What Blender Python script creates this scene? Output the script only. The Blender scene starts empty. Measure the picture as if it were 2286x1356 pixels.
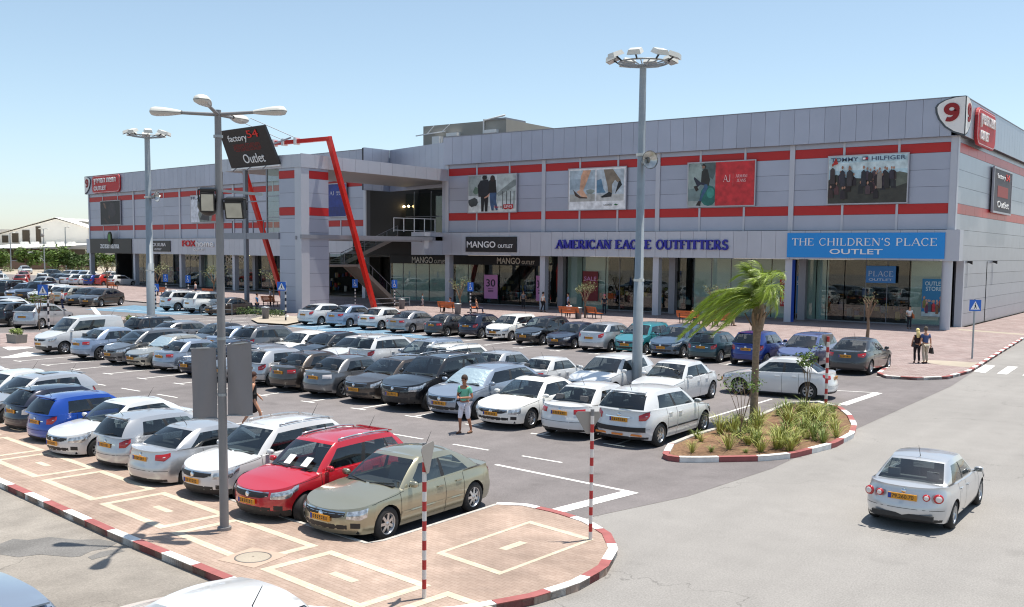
import bpy, bmesh, math, random
import numpy as np
from mathutils import Vector, Matrix
random.seed(7)
SC = bpy.context.scene
COL = SC.collection
PI = math.pi
rad = math.radians

# ------------------------------------------------------------------ camera
# world frame: X runs along the shop front to the right, Y away from the lot, Z up;
# origin at the foot of the right hand corner column
IMW, IMH = 2286.0, 1356.0
FOC, PCX, PCY = 2211.4, 1143.0, 752.5
_p, _r, _yaw = -.08528, .00917, .93954
_cp, _sp, _cr, _sr = math.cos(_p), math.sin(_p), math.cos(_r), math.sin(_r)
_U = np.array([-math.sin(_yaw), math.cos(_yaw), 0]); _N = np.array([-math.cos(_yaw), -math.sin(_yaw), 0])
_M = np.array([-_U, -_N, [0, 0, 1]])
def ray(x, y):
    xx = (x - PCX) / FOC; yy = (y - PCY) / FOC
    X = xx * _cr + yy * _sr; v = -xx * _sr + yy * _cr
    return _M @ np.array([X, _cp + v * _sp, -v * _cp + _sp])
CAM = np.array([16.53, -75.88, 5.4])
def G(x, y, z=0.0):
    r = ray(x, y); t = (z - CAM[2]) / r[2]
    return CAM + r * t
def PLX(x, y, X):
    r = ray(x, y); return CAM + r * ((X - CAM[0]) / r[0])
def PLY(x, y, Y):
    r = ray(x, y); return CAM + r * ((Y - CAM[1]) / r[1])
def PLN(x, y, p, n):
    r = ray(x, y); return CAM + r * (((np.array(p) - CAM) @ n) / (r @ n))

cam = bpy.data.cameras.new('camera'); camo = bpy.data.objects.new('camera', cam); COL.objects.link(camo)
_f0 = ray(PCX, PCY); _rt = ray(PCX + FOC, PCY) - _f0; _up = ray(PCX, PCY - FOC) - _f0
camo.matrix_world = Matrix(((_rt[0], _up[0], -_f0[0], CAM[0]), (_rt[1], _up[1], -_f0[1], CAM[1]), (_rt[2], _up[2], -_f0[2], CAM[2]), (0, 0, 0, 1)))
cam.sensor_width = 36; cam.lens = 36 * FOC / IMW
cam.shift_x = 0; cam.shift_y = (PCY - IMH / 2) / IMW
cam.clip_start = .1; cam.clip_end = 6000
SC.camera = camo

# ------------------------------------------------------------------ light
SUN_EL = rad(77.0); SUN_D = Vector((.483 * math.cos(SUN_EL), .876 * math.cos(SUN_EL), math.sin(SUN_EL)))
world = bpy.data.worlds.new('World'); SC.world = world; world.use_nodes = True
wn = world.node_tree; wn.nodes.clear()
_o = wn.nodes.new('ShaderNodeOutputWorld'); _b = wn.nodes.new('ShaderNodeBackground'); _s = wn.nodes.new('ShaderNodeTexSky')
_s.sky_type = 'NISHITA'; _s.sun_disc = False; _s.sun_elevation = SUN_EL; _s.sun_rotation = math.atan2(.483, .876)
_s.altitude = 10; _s.air_density = .88; _s.dust_density = .6; _s.ozone_density = 2.4
_b.inputs[1].default_value = 0.112
_hs = wn.nodes.new('ShaderNodeHueSaturation'); _hs.inputs['Hue'].default_value = .486; _hs.inputs['Saturation'].default_value = .82; _hs.inputs['Value'].default_value = .99
wn.links.new(_s.outputs[0], _hs.inputs['Color']); wn.links.new(_hs.outputs[0], _b.inputs[0]); wn.links.new(_b.outputs[0], _o.inputs[0])
sl = bpy.data.lights.new('sun', 'SUN'); sl.energy = 4.2; sl.angle = rad(.53); sl.color = (1, .94, .84)
so = bpy.data.objects.new('sun', sl); COL.objects.link(so)
so.rotation_euler = SUN_D.to_track_quat('Z', 'Y').to_euler(); so.location = (0, -40, 60)
SC.view_settings.view_transform = 'Standard'; SC.view_settings.look = 'None'
SC.view_settings.exposure = 0.62; SC.view_settings.gamma = 1
try: SC.cycles.max_bounces = 8; SC.cycles.transparent_max_bounces = 12; SC.cycles.use_denoising = True; SC.cycles.denoiser = 'OPENIMAGEDENOISE'; SC.cycles.denoising_prefilter = 'ACCURATE'; SC.cycles.pixel_filter_type = 'BLACKMAN_HARRIS'; SC.cycles.filter_width = 1.15; SC.cycles.caustics_reflective = False; SC.cycles.caustics_refractive = False; SC.cycles.sample_clamp_indirect = 6
except Exception: pass

# ------------------------------------------------------------------ helpers
def tag(o, label=None, cat=None, group=None, kind=None):
    if label: o['label'] = label
    if cat: o['category'] = cat
    if group: o['group'] = group
    if kind: o['kind'] = kind
    return o
def empty(name, loc=(0, 0, 0), rz=0.0, label=None, cat=None, group=None):
    o = bpy.data.objects.new(name, None); COL.objects.link(o); o.location = [float(v) for v in loc]; o.rotation_euler = (0, 0, rz)
    o.empty_display_size = .2
    return tag(o, label, cat, group)
def V3(a): return np.array([float(a[0]), float(a[1]), float(a[2])])
class MB:
    """collects shapes, links them as ONE mesh object"""
    def __init__(s): s.v = []; s.f = []; s.m = []; s.sm = []
    def add(s, vs, fs, mi=0, smooth=False):
        b = len(s.v); s.v += [tuple(map(float, p)) for p in vs]
        for f in fs: s.f.append(tuple(b + i for i in f)); s.m.append(mi); s.sm.append(smooth)
        return s
    def box(s, x0, x1, y0, y1, z0, z1, mi=0):
        return s.add([(x0, y0, z0), (x1, y0, z0), (x1, y1, z0), (x0, y1, z0), (x0, y0, z1), (x1, y0, z1), (x1, y1, z1), (x0, y1, z1)],
                     [(0, 3, 2, 1), (4, 5, 6, 7), (0, 1, 5, 4), (1, 2, 6, 5), (2, 3, 7, 6), (3, 0, 4, 7)], mi)
    def obox(s, o, a, b, c, mi=0):      # corner o, edge vectors a,b,c
        o, a, b, c = V3(o), V3(a), V3(b), V3(c)
        P = [o, o + a, o + a + b, o + b, o + c, o + a + c, o + a + b + c, o + b + c]
        F = [(0, 3, 2, 1), (4, 5, 6, 7), (0, 1, 5, 4), (1, 2, 6, 5), (2, 3, 7, 6), (3, 0, 4, 7)]
        if np.dot(np.cross(a, b), c) < 0: F = [f[::-1] for f in F]
        return s.add(P, F, mi)
    def quad(s, a, b, c, d, mi=0): return s.add([a, b, c, d], [(0, 1, 2, 3)], mi)
    def bar(s, p, q, w, h, mi=0, upv=(0, 0, 1)):   # rectangular bar p->q
        p, q = V3(p), V3(q); d = q - p; u = V3(upv); r = np.cross(d, u)
        if np.linalg.norm(r) < 1e-6: u = np.array([1., 0, 0]); r = np.cross(d, u)
        r /= np.linalg.norm(r); u = np.cross(r, d); u /= np.linalg.norm(u)
        return s.obox(p - r * w / 2 - u * h / 2, r * w, d, u * h, mi)
    def tube(s, pts, rs, n=8, mi=0, cap=True, smooth=True):
        pts = [V3(p) for p in pts]
        if not hasattr(rs, '__len__'): rs = [rs] * len(pts)
        vs = []; fs = []; N = len(pts)
        t0 = pts[1] - pts[0]; ref = np.array([0, 0, 1.]) if abs(t0[2]) < .9 * np.linalg.norm(t0) else np.array([1., 0, 0])
        for i, p in enumerate(pts):
            t = pts[min(i + 1, N - 1)] - pts[max(i - 1, 0)]; t = t / (np.linalg.norm(t) + 1e-9)
            a = np.cross(ref, t); a /= np.linalg.norm(a) + 1e-9; b = np.cross(t, a)
            for k in range(n):
                an = 2 * PI * k / n; vs.append(p + (a * math.cos(an) + b * math.sin(an)) * rs[i])
        for i in range(N - 1):
            for k in range(n): fs.append((i * n + k, i * n + (k + 1) % n, (i + 1) * n + (k + 1) % n, (i + 1) * n + k))
        s.add(vs, fs, mi, smooth)
        if cap: s.add(vs[:n], [tuple(range(n))[::-1]], mi); s.add(vs[-n:], [tuple(range(n))], mi)
        return s
    def lathe(s, prof, o=(0, 0, 0), ax=(0, 0, 1), n=20, mi=0, smooth=True):   # prof (r,h)
        o = V3(o); ax = V3(ax); ax /= np.linalg.norm(ax); ref = np.array([1., 0, 0]) if abs(ax[0]) < .8 else np.array([0, 1., 0])
        a = np.cross(ax, ref); a /= np.linalg.norm(a); b = np.cross(ax, a); vs = []; fs = []
        for r, hh in prof:
            for k in range(n): an = 2 * PI * k / n; vs.append(o + ax * hh + (a * math.cos(an) + b * math.sin(an)) * r)
        for i in range(len(prof) - 1):
            for k in range(n): fs.append((i * n + k, i * n + (k + 1) % n, (i + 1) * n + (k + 1) % n, (i + 1) * n + k))
        return s.add(vs, fs, mi, smooth)
    def prism(s, poly, z0, z1, mi=0, mside=None, bottom=False):
        n = len(poly); A = sum(poly[i][0] * poly[(i + 1) % n][1] - poly[(i + 1) % n][0] * poly[i][1] for i in range(n))
        if A < 0: poly = poly[::-1]
        s.add([(p[0], p[1], z1) for p in poly], [tuple(range(n))], mi)
        vs = [(p[0], p[1], z0) for p in poly] + [(p[0], p[1], z1) for p in poly]
        s.add(vs, [(i, (i + 1) % n, n + (i + 1) % n, n + i) for i in range(n)], mi if mside is None else mside)
        if bottom: s.add([(p[0], p[1], z0) for p in poly], [tuple(range(n))[::-1]], mi)
        return s
    def mesh(s, name, mats):
        me = bpy.data.meshes.new(name); me.from_pydata(s.v, [], s.f)
        for m in mats: me.materials.append(m)
        me.polygons.foreach_set('material_index', s.m); me.polygons.foreach_set('use_smooth', s.sm); me.update()
        return me
    def build(s, name, mats, parent=None, loc=(0, 0, 0), weld=False, angle=None):
        if not isinstance(mats, (list, tuple)): mats = [mats]
        me = s.mesh(name, mats)
        if weld or angle:
            bm = bmesh.new(); bm.from_mesh(me); bmesh.ops.remove_doubles(bm, verts=bm.verts, dist=1e-4); bm.to_mesh(me); bm.free()
        if angle: me.set_sharp_from_angle(angle=rad(angle))
        o = bpy.data.objects.new(name, me); COL.objects.link(o); o.location = [float(v) for v in loc]
        if parent: o.parent = parent
        return o
def setloc(mb, base):
    base = V3(base); mb.v = [tuple(V3(p) - base) for p in mb.v]; return mb

# ------------------------------------------------------------------ materials
MATS = {}
def mat(name, col, rough=.6, metal=0.0, var=0.0, vscale=3.0, bump=0.0, bscale=20.0, island=0.0, spec=.5, coat=0.0, detail=6, emit=0.0, var2=0.0, v2scale=.3, trans=0.0):
    if name in MATS: return MATS[name]
    m = bpy.data.materials.new(name); m.use_nodes = True; nt = m.node_tree; p = nt.nodes['Principled BSDF']; L = nt.links.new
    p.inputs['Base Color'].default_value = (*col, 1); p.inputs['Roughness'].default_value = rough; p.inputs['Metallic'].default_value = metal
    p.inputs['Specular IOR Level'].default_value = spec; p.inputs['Coat Weight'].default_value = coat; p.inputs['Coat Roughness'].default_value = .03
    if emit: p.inputs['Emission Color'].default_value = (*col, 1); p.inputs['Emission Strength'].default_value = emit
    fac = None
    def noise(sc, det, amp):
        tc = nt.nodes.new('ShaderNodeTexCoord'); n = nt.nodes.new('ShaderNodeTexNoise'); n.inputs['Scale'].default_value = sc; n.inputs['Detail'].default_value = det
        L(tc.outputs['Object'], n.inputs['Vector'])
        r = nt.nodes.new('ShaderNodeMapRange'); r.inputs[1].default_value = .25; r.inputs[2].default_value = .75; r.inputs[3].default_value = 1 - amp; r.inputs[4].default_value = 1 + amp
        L(n.outputs[0], r.inputs[0]); return r.outputs[0]
    facs = []
    if var: facs.append(noise(vscale, detail, var))
    if var2: facs.append(noise(v2scale, 3, var2))
    if island:
        gi = nt.nodes.new('ShaderNodeNewGeometry'); r = nt.nodes.new('ShaderNodeMapRange'); r.inputs[3].default_value = 1 - island; r.inputs[4].default_value = 1 + island
        L(gi.outputs['Random Per Island'], r.inputs[0]); facs.append(r.outputs[0])
    if facs:
        cur = None
        for f in facs:
            mx = nt.nodes.new('ShaderNodeMix'); mx.data_type = 'RGBA'; mx.blend_type = 'MULTIPLY'; mx.inputs[0].default_value = 1
            if cur is None: mx.inputs[6].default_value = (*col, 1)
            else: L(cur, mx.inputs[6])
            L(f, mx.inputs[7]); cur = mx.outputs[2]
        L(cur, p.inputs['Base Color'])
    if bump:
        tc = nt.nodes.new('ShaderNodeTexCoord'); n = nt.nodes.new('ShaderNodeTexNoise'); n.inputs['Scale'].default_value = bscale; n.inputs['Detail'].default_value = 4
        b = nt.nodes.new('ShaderNodeBump'); b.inputs['Strength'].default_value = bump; b.inputs['Distance'].default_value = .02
        L(tc.outputs['Object'], n.inputs['Vector']); L(n.outputs[0], b.inputs['Height']); L(b.outputs[0], p.inputs['Normal'])
    m.diffuse_color = (*col, 1); MATS[name] = m; return m
def srgb(r, g, b):
    return tuple(((c / 255) / 12.92 if c / 255 <= .04045 else ((c / 255 + .055) / 1.055) ** 2.4) for c in (r, g, b))
def cm(r, g, b, rough=.55):      # flat printed / painted colour given as 0-255
    return mat('print_%d_%d_%d' % (r, g, b), srgb(r, g, b), rough)
def glassmat(name, tint, refl=.06, rough=.0):
    if name in MATS: return MATS[name]
    m = bpy.data.materials.new(name); m.use_nodes = True; nt = m.node_tree; nt.nodes.clear(); L = nt.links.new
    o = nt.nodes.new('ShaderNodeOutputMaterial'); t = nt.nodes.new('ShaderNodeBsdfTransparent'); t.inputs[0].default_value = (*tint, 1)
    gl = nt.nodes.new('ShaderNodeBsdfGlossy'); gl.inputs['Roughness'].default_value = rough; gl.inputs[0].default_value = (1, 1, 1, 1)
    fr = nt.nodes.new('ShaderNodeLayerWeight'); fr.inputs[0].default_value = .5
    pw = nt.nodes.new('ShaderNodeMath'); pw.operation = 'POWER'; pw.inputs[1].default_value = 4.5; L(fr.outputs['Facing'], pw.inputs[0])
    ma = nt.nodes.new('ShaderNodeMath'); ma.operation = 'MULTIPLY_ADD'; ma.inputs[1].default_value = .95 - refl; ma.inputs[2].default_value = refl; ma.use_clamp = True
    mx = nt.nodes.new('ShaderNodeMixShader'); L(pw.outputs[0], ma.inputs[0]); L(ma.outputs[0], mx.inputs[0]); L(t.outputs[0], mx.inputs[1]); L(gl.outputs[0], mx.inputs[2]); L(mx.outputs[0], o.inputs[0])
    MATS[name] = m; return m
def groundmat(name, col, amp=.12, big=.12, scale=60, crack=False, rough=.9, bump=.25, stain=0.0):
    """asphalt / concrete: fine grain, broad patches, optional hairline cracks and oil stains"""
    m = bpy.data.materials.new(name); m.use_nodes = True; nt = m.node_tree; p = nt.nodes['Principled BSDF']; L = nt.links.new
    p.inputs['Roughness'].default_value = rough; p.inputs['Specular IOR Level'].default_value = .25
    tc = nt.nodes.new('ShaderNodeTexCoord')
    def nz(sc, det, lo, hi, a0=.3, a1=.7, stretch=None):
        n = nt.nodes.new('ShaderNodeTexNoise'); n.inputs['Scale'].default_value = sc; n.inputs['Detail'].default_value = det
        if stretch:
            mp = nt.nodes.new('ShaderNodeMapping'); mp.inputs['Scale'].default_value = stretch; L(tc.outputs['Object'], mp.inputs[0]); L(mp.outputs[0], n.inputs['Vector'])
        else: L(tc.outputs['Object'], n.inputs['Vector'])
        r = nt.nodes.new('ShaderNodeMapRange'); r.inputs[1].default_value = a0; r.inputs[2].default_value = a1; r.inputs[3].default_value = lo; r.inputs[4].default_value = hi
        L(n.outputs[0], r.inputs[0]); return r.outputs[0], n.outputs[0]
    fs = []
    a, raw = nz(scale, 8, 1 - amp, 1 + amp); fs.append(a)
    fs.append(nz(.16, 5, 1 - big, 1 + big)[0]); fs.append(nz(1.3, 6, 1 - big * .6, 1 + big * .6)[0])
    fs.append(nz(.5, 4, 1 - big * .5, 1 + big * .5, stretch=(2.5, .12, 1))[0])
    if stain: fs.append(nz(.9, 3, 1, 1 - stain, .62, .75)[0])
    if crack:
        v = nt.nodes.new('ShaderNodeTexVoronoi'); v.feature = 'DISTANCE_TO_EDGE'; v.inputs['Scale'].default_value = .13
        n2 = nt.nodes.new('ShaderNodeTexNoise'); n2.inputs['Scale'].default_value = .9; n2.inputs['Detail'].default_value = 6
        ad = nt.nodes.new('ShaderNodeVectorMath'); ad.operation = 'ADD'; sc_ = nt.nodes.new('ShaderNodeVectorMath'); sc_.operation = 'SCALE'; sc_.inputs['Scale'].default_value = 2.2
        L(tc.outputs['Object'], n2.inputs['Vector']); L(n2.outputs['Color'], sc_.inputs[0]); L(tc.outputs['Object'], ad.inputs[0]); L(sc_.outputs[0], ad.inputs[1]); L(ad.outputs[0], v.inputs['Vector'])
        r = nt.nodes.new('ShaderNodeMapRange'); r.inputs[1].default_value = 0; r.inputs[2].default_value = .0022; r.inputs[3].default_value = .62; r.inputs[4].default_value = 1
        L(v.outputs[0], r.inputs[0]); fs.append(r.outputs[0])
    cur = None
    for f in fs:
        mx = nt.nodes.new('ShaderNodeMix'); mx.data_type = 'RGBA'; mx.blend_type = 'MULTIPLY'; mx.inputs[0].default_value = 1
        if cur is None: mx.inputs[6].default_value = (*col, 1)
        else: L(cur, mx.inputs[6])
        L(f, mx.inputs[7]); cur = mx.outputs[2]
    L(cur, p.inputs['Base Color'])
    b = nt.nodes.new('ShaderNodeBump'); b.inputs['Strength'].default_value = bump; b.inputs['Distance'].default_value = .01; L(raw, b.inputs['Height']); L(b.outputs[0], p.inputs['Normal'])
    MATS[name] = m; return m
def pavermat(name, c1, c2, mortar, bw, bh, ang=0.0, msize=.02, big=.12):
    m = bpy.data.materials.new(name); m.use_nodes = True; nt = m.node_tree; p = nt.nodes['Principled BSDF']; L = nt.links.new
    p.inputs['Roughness'].default_value = .9; p.inputs['Specular IOR Level'].default_value = .2
    tc = nt.nodes.new('ShaderNodeTexCoord'); mp = nt.nodes.new('ShaderNodeMapping'); mp.inputs['Rotation'].default_value = (0, 0, ang); L(tc.outputs['Object'], mp.inputs[0])
    b = nt.nodes.new('ShaderNodeTexBrick'); b.inputs['Color1'].default_value = (*c1, 1); b.inputs['Color2'].default_value = (*c2, 1); b.inputs['Mortar'].default_value = (*mortar, 1)
    b.inputs['Scale'].default_value = 1; b.inputs['Brick Width'].default_value = bw; b.inputs['Row Height'].default_value = bh; b.inputs['Mortar Size'].default_value = msize * bh; b.inputs['Bias'].default_value = 0
    L(mp.outputs[0], b.inputs['Vector']); cur = b.outputs[0]
    for sc, am in ((.35, big), (2.2, big * .7), (30, .08)):
        n = nt.nodes.new('ShaderNodeTexNoise'); n.inputs['Scale'].default_value = sc; n.inputs['Detail'].default_value = 6; L(tc.outputs['Object'], n.inputs['Vector'])
        r = nt.nodes.new('ShaderNodeMapRange'); r.inputs[1].default_value = .3; r.inputs[2].default_value = .7; r.inputs[3].default_value = 1 - am; r.inputs[4].default_value = 1 + am; L(n.outputs[0], r.inputs[0])
        mx = nt.nodes.new('ShaderNodeMix'); mx.data_type = 'RGBA'; mx.blend_type = 'MULTIPLY'; mx.inputs[0].default_value = 1; L(cur, mx.inputs[6]); L(r.outputs[0], mx.inputs[7]); cur = mx.outputs[2]
    L(cur, p.inputs['Base Color']); MATS[name] = m; return m

# ------------------------------------------------------------------ facade frames and lettering
class Fr:
    """vertical plane: o origin, r right, n outwards (towards the viewer), z up"""
    def __init__(s, o, r):
        s.o = V3(o); s.r = V3(r); s.r /= np.linalg.norm(s.r); s.u = np.array([0, 0, 1.]); s.n = np.cross(s.r, s.u)
    def p(s, a, b, c=0.0): return s.o + s.r * a + s.u * b + s.n * c
    def at(s, x, y, c=0.0):
        q = PLN(x, y, s.o + s.n * c, s.n) - s.o
        return float(q @ s.r), float(q @ s.u)
    def box(s, mb, a0, a1, b0, b1, c0, c1, mi=0):
        return mb.obox(s.p(a0, b0, c0), s.r * (a1 - a0), s.u * (b1 - b0), s.n * (c1 - c0), mi)
def text_mesh(body, m, depth=.02, bold=0.0):
    cu = bpy.data.curves.new('lettering', 'FONT'); cu.body = body; cu.offset = bold; cu.extrude = depth / 2; cu.resolution_u = 3
    o = bpy.data.objects.new('lettering', cu); COL.objects.link(o)
    dg = bpy.context.evaluated_depsgraph_get(); me = bpy.data.meshes.new_from_object(o.evaluated_get(dg))
    bpy.data.objects.remove(o); bpy.data.curves.remove(cu)
    me.materials.clear(); me.materials.append(m); return me
def place_text(me, fr, a0, a1, b0, b1, c, parent=None, depth=.03, name='lettering', skew=0.0, bold=0.0):
    co = np.empty(len(me.vertices) * 3, 'f'); me.vertices.foreach_get('co', co); co = co.reshape(-1, 3)
    lo, hi = co.min(0), co.max(0); d = np.maximum(hi - lo, 1e-6)
    t = (co - lo) / d; zz = (t[:, 2] if hi[2] - lo[2] > 1e-5 else np.zeros(len(co)))
    A = a0 + (a1 - a0) * t[:, 0] + skew * t[:, 1]; Bz = b0 + (b1 - b0) * t[:, 1]; Cc = c + depth * zz
    W = fr.o + np.outer(A, fr.r) + np.outer(Bz, fr.u) + np.outer(Cc, fr.n)
    base = W.mean(0); W = W - base
    me.vertices.foreach_set('co', W.astype('f').ravel()); me.update()
    o = bpy.data.objects.new(name, me); COL.objects.link(o); o.location = base.tolist()
    if parent:
        o.parent = parent; o.location = (base - np.array(parent.matrix_basis.translation)).tolist() if parent.parent is None else base.tolist()
    return o
def text(body, fr, a0, a1, b0, b1, c, m, parent=None, depth=.03, bold=.012, **k):
    return place_text(text_mesh(body, m, .1, bold), fr, a0, a1, b0, b1, c, parent, depth, **k)
# a small seriffed alphabet, strokes on a unit-high body
def _arc(cx, cy, rx, ry, a0, a1, n=9): return [(cx + rx * math.cos(rad(a0 + (a1 - a0) * i / n)), cy + ry * math.sin(rad(a0 + (a1 - a0) * i / n))) for i in range(n + 1)]
T_, t_ = 1.0, .42
SERIF = {
 'A': (.86, [([(.05, 0), (.43, 1)], t_), ([(.43, 1), (.81, 0)], T_), ([(.2, .34), (.68, .34)], t_)], [(.06, 0), (.8, 0)]),
 'M': (1.06, [([(.12, 0), (.12, 1)], t_), ([(.12, 1), (.53, .08)], T_), ([(.53, .08), (.94, 1)], t_), ([(.94, 0), (.94, 1)], T_)], [(.12, 0), (.94, 0), (.08, 1), (.98, 1)]),
 'E': (.72, [([(.14, 0), (.14, 1)], T_), ([(.1, .03), (.64, .03)], t_), ([(.1, .97), (.6, .97)], t_), ([(.14, .5), (.48, .5)], t_), ([(.64, 0), (.64, .22)], t_), ([(.6, 1), (.6, .8)], t_)], [(.12, 0), (.12, 1)]),
 'R': (.8, [([(.14, 0), (.14, 1)], T_), ([(.14, .97)] + _arc(.36, .74, .24, .235, 90, -90) + [(.14, .5)], t_ * 1.3), ([(.36, .5), (.72, 0)], T_)], [(.14, 0), (.12, 1), (.74, 0)]),
 'I': (.36, [([(.18, 0), (.18, 1)], T_)], [(.18, 0), (.18, 1)]),
 'C': (.8, [(_arc(.42, .5, .34, .485, 50, 310, 16), t_ * 1.5), ([(.08, .3), (.08, .7)], T_ * .8), ([(.66, .97), (.66, .72)], t_), ([(.7, .12), (.66, .24)], t_)], []),
 'N': (.9, [([(.13, 0), (.13, 1)], t_), ([(.13, 1), (.76, .02)], T_), ([(.76, 0), (.76, 1)], t_)], [(.13, 0), (.1, 1), (.76, 1)]),
 'G': (.86, [(_arc(.42, .5, .34, .485, 50, 320, 16), t_ * 1.5), ([(.08, .3), (.08, .7)], T_ * .8), ([(.68, .97), (.68, .74)], t_), ([(.7, .42), (.7, .08)], T_)], [(.7, .42)]),
 'L': (.7, [([(.14, 0), (.14, 1)], T_), ([(.1, .03), (.62, .03)], t_), ([(.62, 0), (.62, .24)], t_)], [(.14, 0), (.14, 1)]),
 'O': (.88, [(_arc(.43, .5, .35, .485, 0, 360, 22), t_ * 1.5), ([(.085, .28), (.085, .72)], T_ * .7), ([(.775, .28), (.775, .72)], T_ * .7)], []),
 'U': (.84, [([(.13, 1), (.13, .3)], T_), (_arc(.42, .3, .29, .285, 180, 360), t_ * 1.5), ([(.71, .3), (.71, 1)], t_)], [(.13, 1), (.71, 1)]),
 'T': (.74, [([(.37, 0), (.37, 1)], T_), ([(.05, .97), (.69, .97)], t_), ([(.05, 1), (.05, .78)], t_), ([(.69, 1), (.69, .78)], t_)], [(.37, 0)]),
 'F': (.68, [([(.14, 0), (.14, 1)], T_), ([(.1, .97), (.62, .97)], t_), ([(.14, .5), (.48, .5)], t_), ([(.62, 1), (.62, .78)], t_)], [(.14, 0), (.14, 1)]),
 'S': (.64, [(_arc(.32, .74, .22, .235, 40, 270, 10) + _arc(.32, .26, .23, .24, 90, -140, 10), T_ * .75), ([(.52, .96), (.52, .76)], t_), ([(.08, .04), (.08, .26)], t_)], []),
 'H': (.88, [([(.14, 0), (.14, 1)], T_), ([(.74, 0), (.74, 1)], T_), ([(.14, .5), (.74, .5)], t_)], [(.14, 0), (.14, 1), (.74, 0), (.74, 1)]),
 'D': (.84, [([(.14, 0), (.14, 1)], T_), ([(.1, .97), (.36, .97)] + _arc(.36, .5, .38, .47, 90, -90, 12) + [(.1, .03)], t_ * 1.5), ([(.74, .3), (.74, .7)], T_ * .7)], [(.14, 0), (.14, 1)]),
 'P': (.72, [([(.14, 0), (.14, 1)], T_), ([(.1, .97), (.34, .97)] + _arc(.34, .72, .27, .25, 90, -90) + [(.14, .47)], t_ * 1.5)], [(.14, 0), (.14, 1)]),
 'J': (.5, [([(.3, 1), (.3, .2), (.22, .02), (.06, .02)], T_ * .8)], [(.3, 1)]),
 "'": (.22, [([(.12, 1), (.09, .74)], T_ * .8)], []),
 '9': (.84, [(_arc(.42, .69, .26, .235, 0, 360, 22), 1), ([(.68, .69)] + _arc(.33, .5, .35, .42, 12, -112, 12), 1)], []),
 ' ': (.4, [], []),
}
def serif_mesh(body, m, w=.17, sw=.3, gap=.08):
    mb = MB(); x = 0.0; cnt_ = [0]
    def stroke(pts, ww):
        cnt_[0] += 1
        for i in range(len(pts) - 1):
            p, q = np.array(pts[i]), np.array(pts[i + 1]); d = q - p; l = np.linalg.norm(d)
            if l < 1e-6: continue
            d /= l; e = ww * .12 if len(pts) > 2 else 0
            n = np.array([-d[1], d[0]]) * ww / 2; p = p - d * e; q = q + d * e
            mb.obox((x + p[0] - n[0], p[1] - n[1], 0), (q[0] - p[0], q[1] - p[1], 0), (2 * n[0], 2 * n[1], 0), (0, 0, .1 + .0017 * ((cnt_[0] * 5 + i * 3) % 13)))
    for ch in body:
        adv, strokes, ser = SERIF[ch]
        for pts, ww in strokes: stroke(pts, w * ww)
        for sx, sy in ser:
            y = w * .16 if sy < .5 else sy - w * .16
            stroke([(sx - sw / 2, y), (sx + sw / 2, y)], w * .32)
        x += adv + gap
    return mb.mesh('lettering', [m])
def serif(body, fr, a0, a1, b0, b1, c, m, parent=None, depth=.03, w=.17, sw=.3, **k):
    return place_text(serif_mesh(body, m, w, sw), fr, a0, a1, b0, b1, c, parent, depth, **k)
# ------------------------------------------------------------------ the ground
M_ASPH = groundmat('asphalt_lot', srgb(119, 114, 114), .2, .15, 45, crack=False, stain=.2)
M_ROAD = groundmat('road_surface', srgb(142, 139, 136), .17, .07, 34, crack=True, stain=.1)
M_ROAD2 = groundmat('near_road_surface', srgb(138, 132, 125), .16, .2, 40, crack=True, stain=.15)
M_EARTH = groundmat('dry_earth', (.36, .29, .21), .15, .2, 12)
M_SOIL = groundmat('bed_soil', (.185, .11, .065), .3, .25, 14, bump=.9)
M_CONC = groundmat('pale_concrete', srgb(168, 158, 144), .07, .1, 40)
M_WHITE = mat('road_paint', (.74, .73, .7), .75, var=.18, vscale=9)
M_BLUEP = mat('blue_road_paint', srgb(98, 130, 152), .8, var=.3, vscale=3)
M_PLAZA = pavermat('plaza_paving', srgb(160, 146, 143), srgb(144, 126, 123), srgb(116, 106, 103), .42, .21, .0, .06, .12)
M_PAVE = pavermat('pavement_brick', srgb(165, 146, 134), srgb(157, 138, 126), srgb(142, 122, 109), .2, .1, .12, .05, .2)
M_CREAM = pavermat('cream_brick', srgb(200, 189, 170), srgb(190, 178, 159), srgb(180, 170, 152), .2, .2, .12, .05, .08)
M_KW = mat('kerb_white', (.76, .74, .71), .8, var=.16, vscale=5, bump=.2)
M_KR = mat('kerb_red', srgb(152, 88, 86), .8, var=.16, vscale=5, bump=.2)
M_KG = mat('kerb_grey', (.46, .44, .41), .85, var=.15, vscale=6, bump=.2)
def sheet(name, poly, z, m, sub=None):
    mb = MB(); n = len(poly)
    A = sum(poly[i][0] * poly[(i + 1) % n][1] - poly[(i + 1) % n][0] * poly[i][1] for i in range(n))
    if A < 0: poly = poly[::-1]
    mb.add([(p[0], p[1], z) for p in poly], [tuple(range(n))])
    return tag(mb.build(name, m), kind='structure')
sheet('ground', [(-2500, -1500), (1500, -1500), (1500, 2500), (-2500, 2500)], 0, M_EARTH)
sheet('road', [(-46, -340), (40, -340), (40, 320), (5.5, 320), (5.2, -4), (6.4, -20), (7.15, -32), (7.2, -45), (7.3, -52), (6.9, -56), (6.0, -59.2), (-46, -63)], .004, M_ROAD)
sheet('parking_lot', [(-260, -56), (-46, -62), (6.0, -62.5), (6.0, -59.2), (6.9, -56), (7.3, -52), (7.2, -45), (7.15, -32), (6.4, -20), (5.2, -4), (-90, -2), (-100, 40), (-260, 40)], .008, M_ASPH)
sheet('near_road', [(-140, -52), (-20, -63.2), (-5.7, -64.95), (3.7, -66.0), (9, -67.2), (30, -74), (30, -200), (-140, -200)], .012, M_ROAD2)
sheet('far_road', [(-420, 26), (-150, 26), (-128, 62), (-420, 150)], .012, M_CONC)
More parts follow.
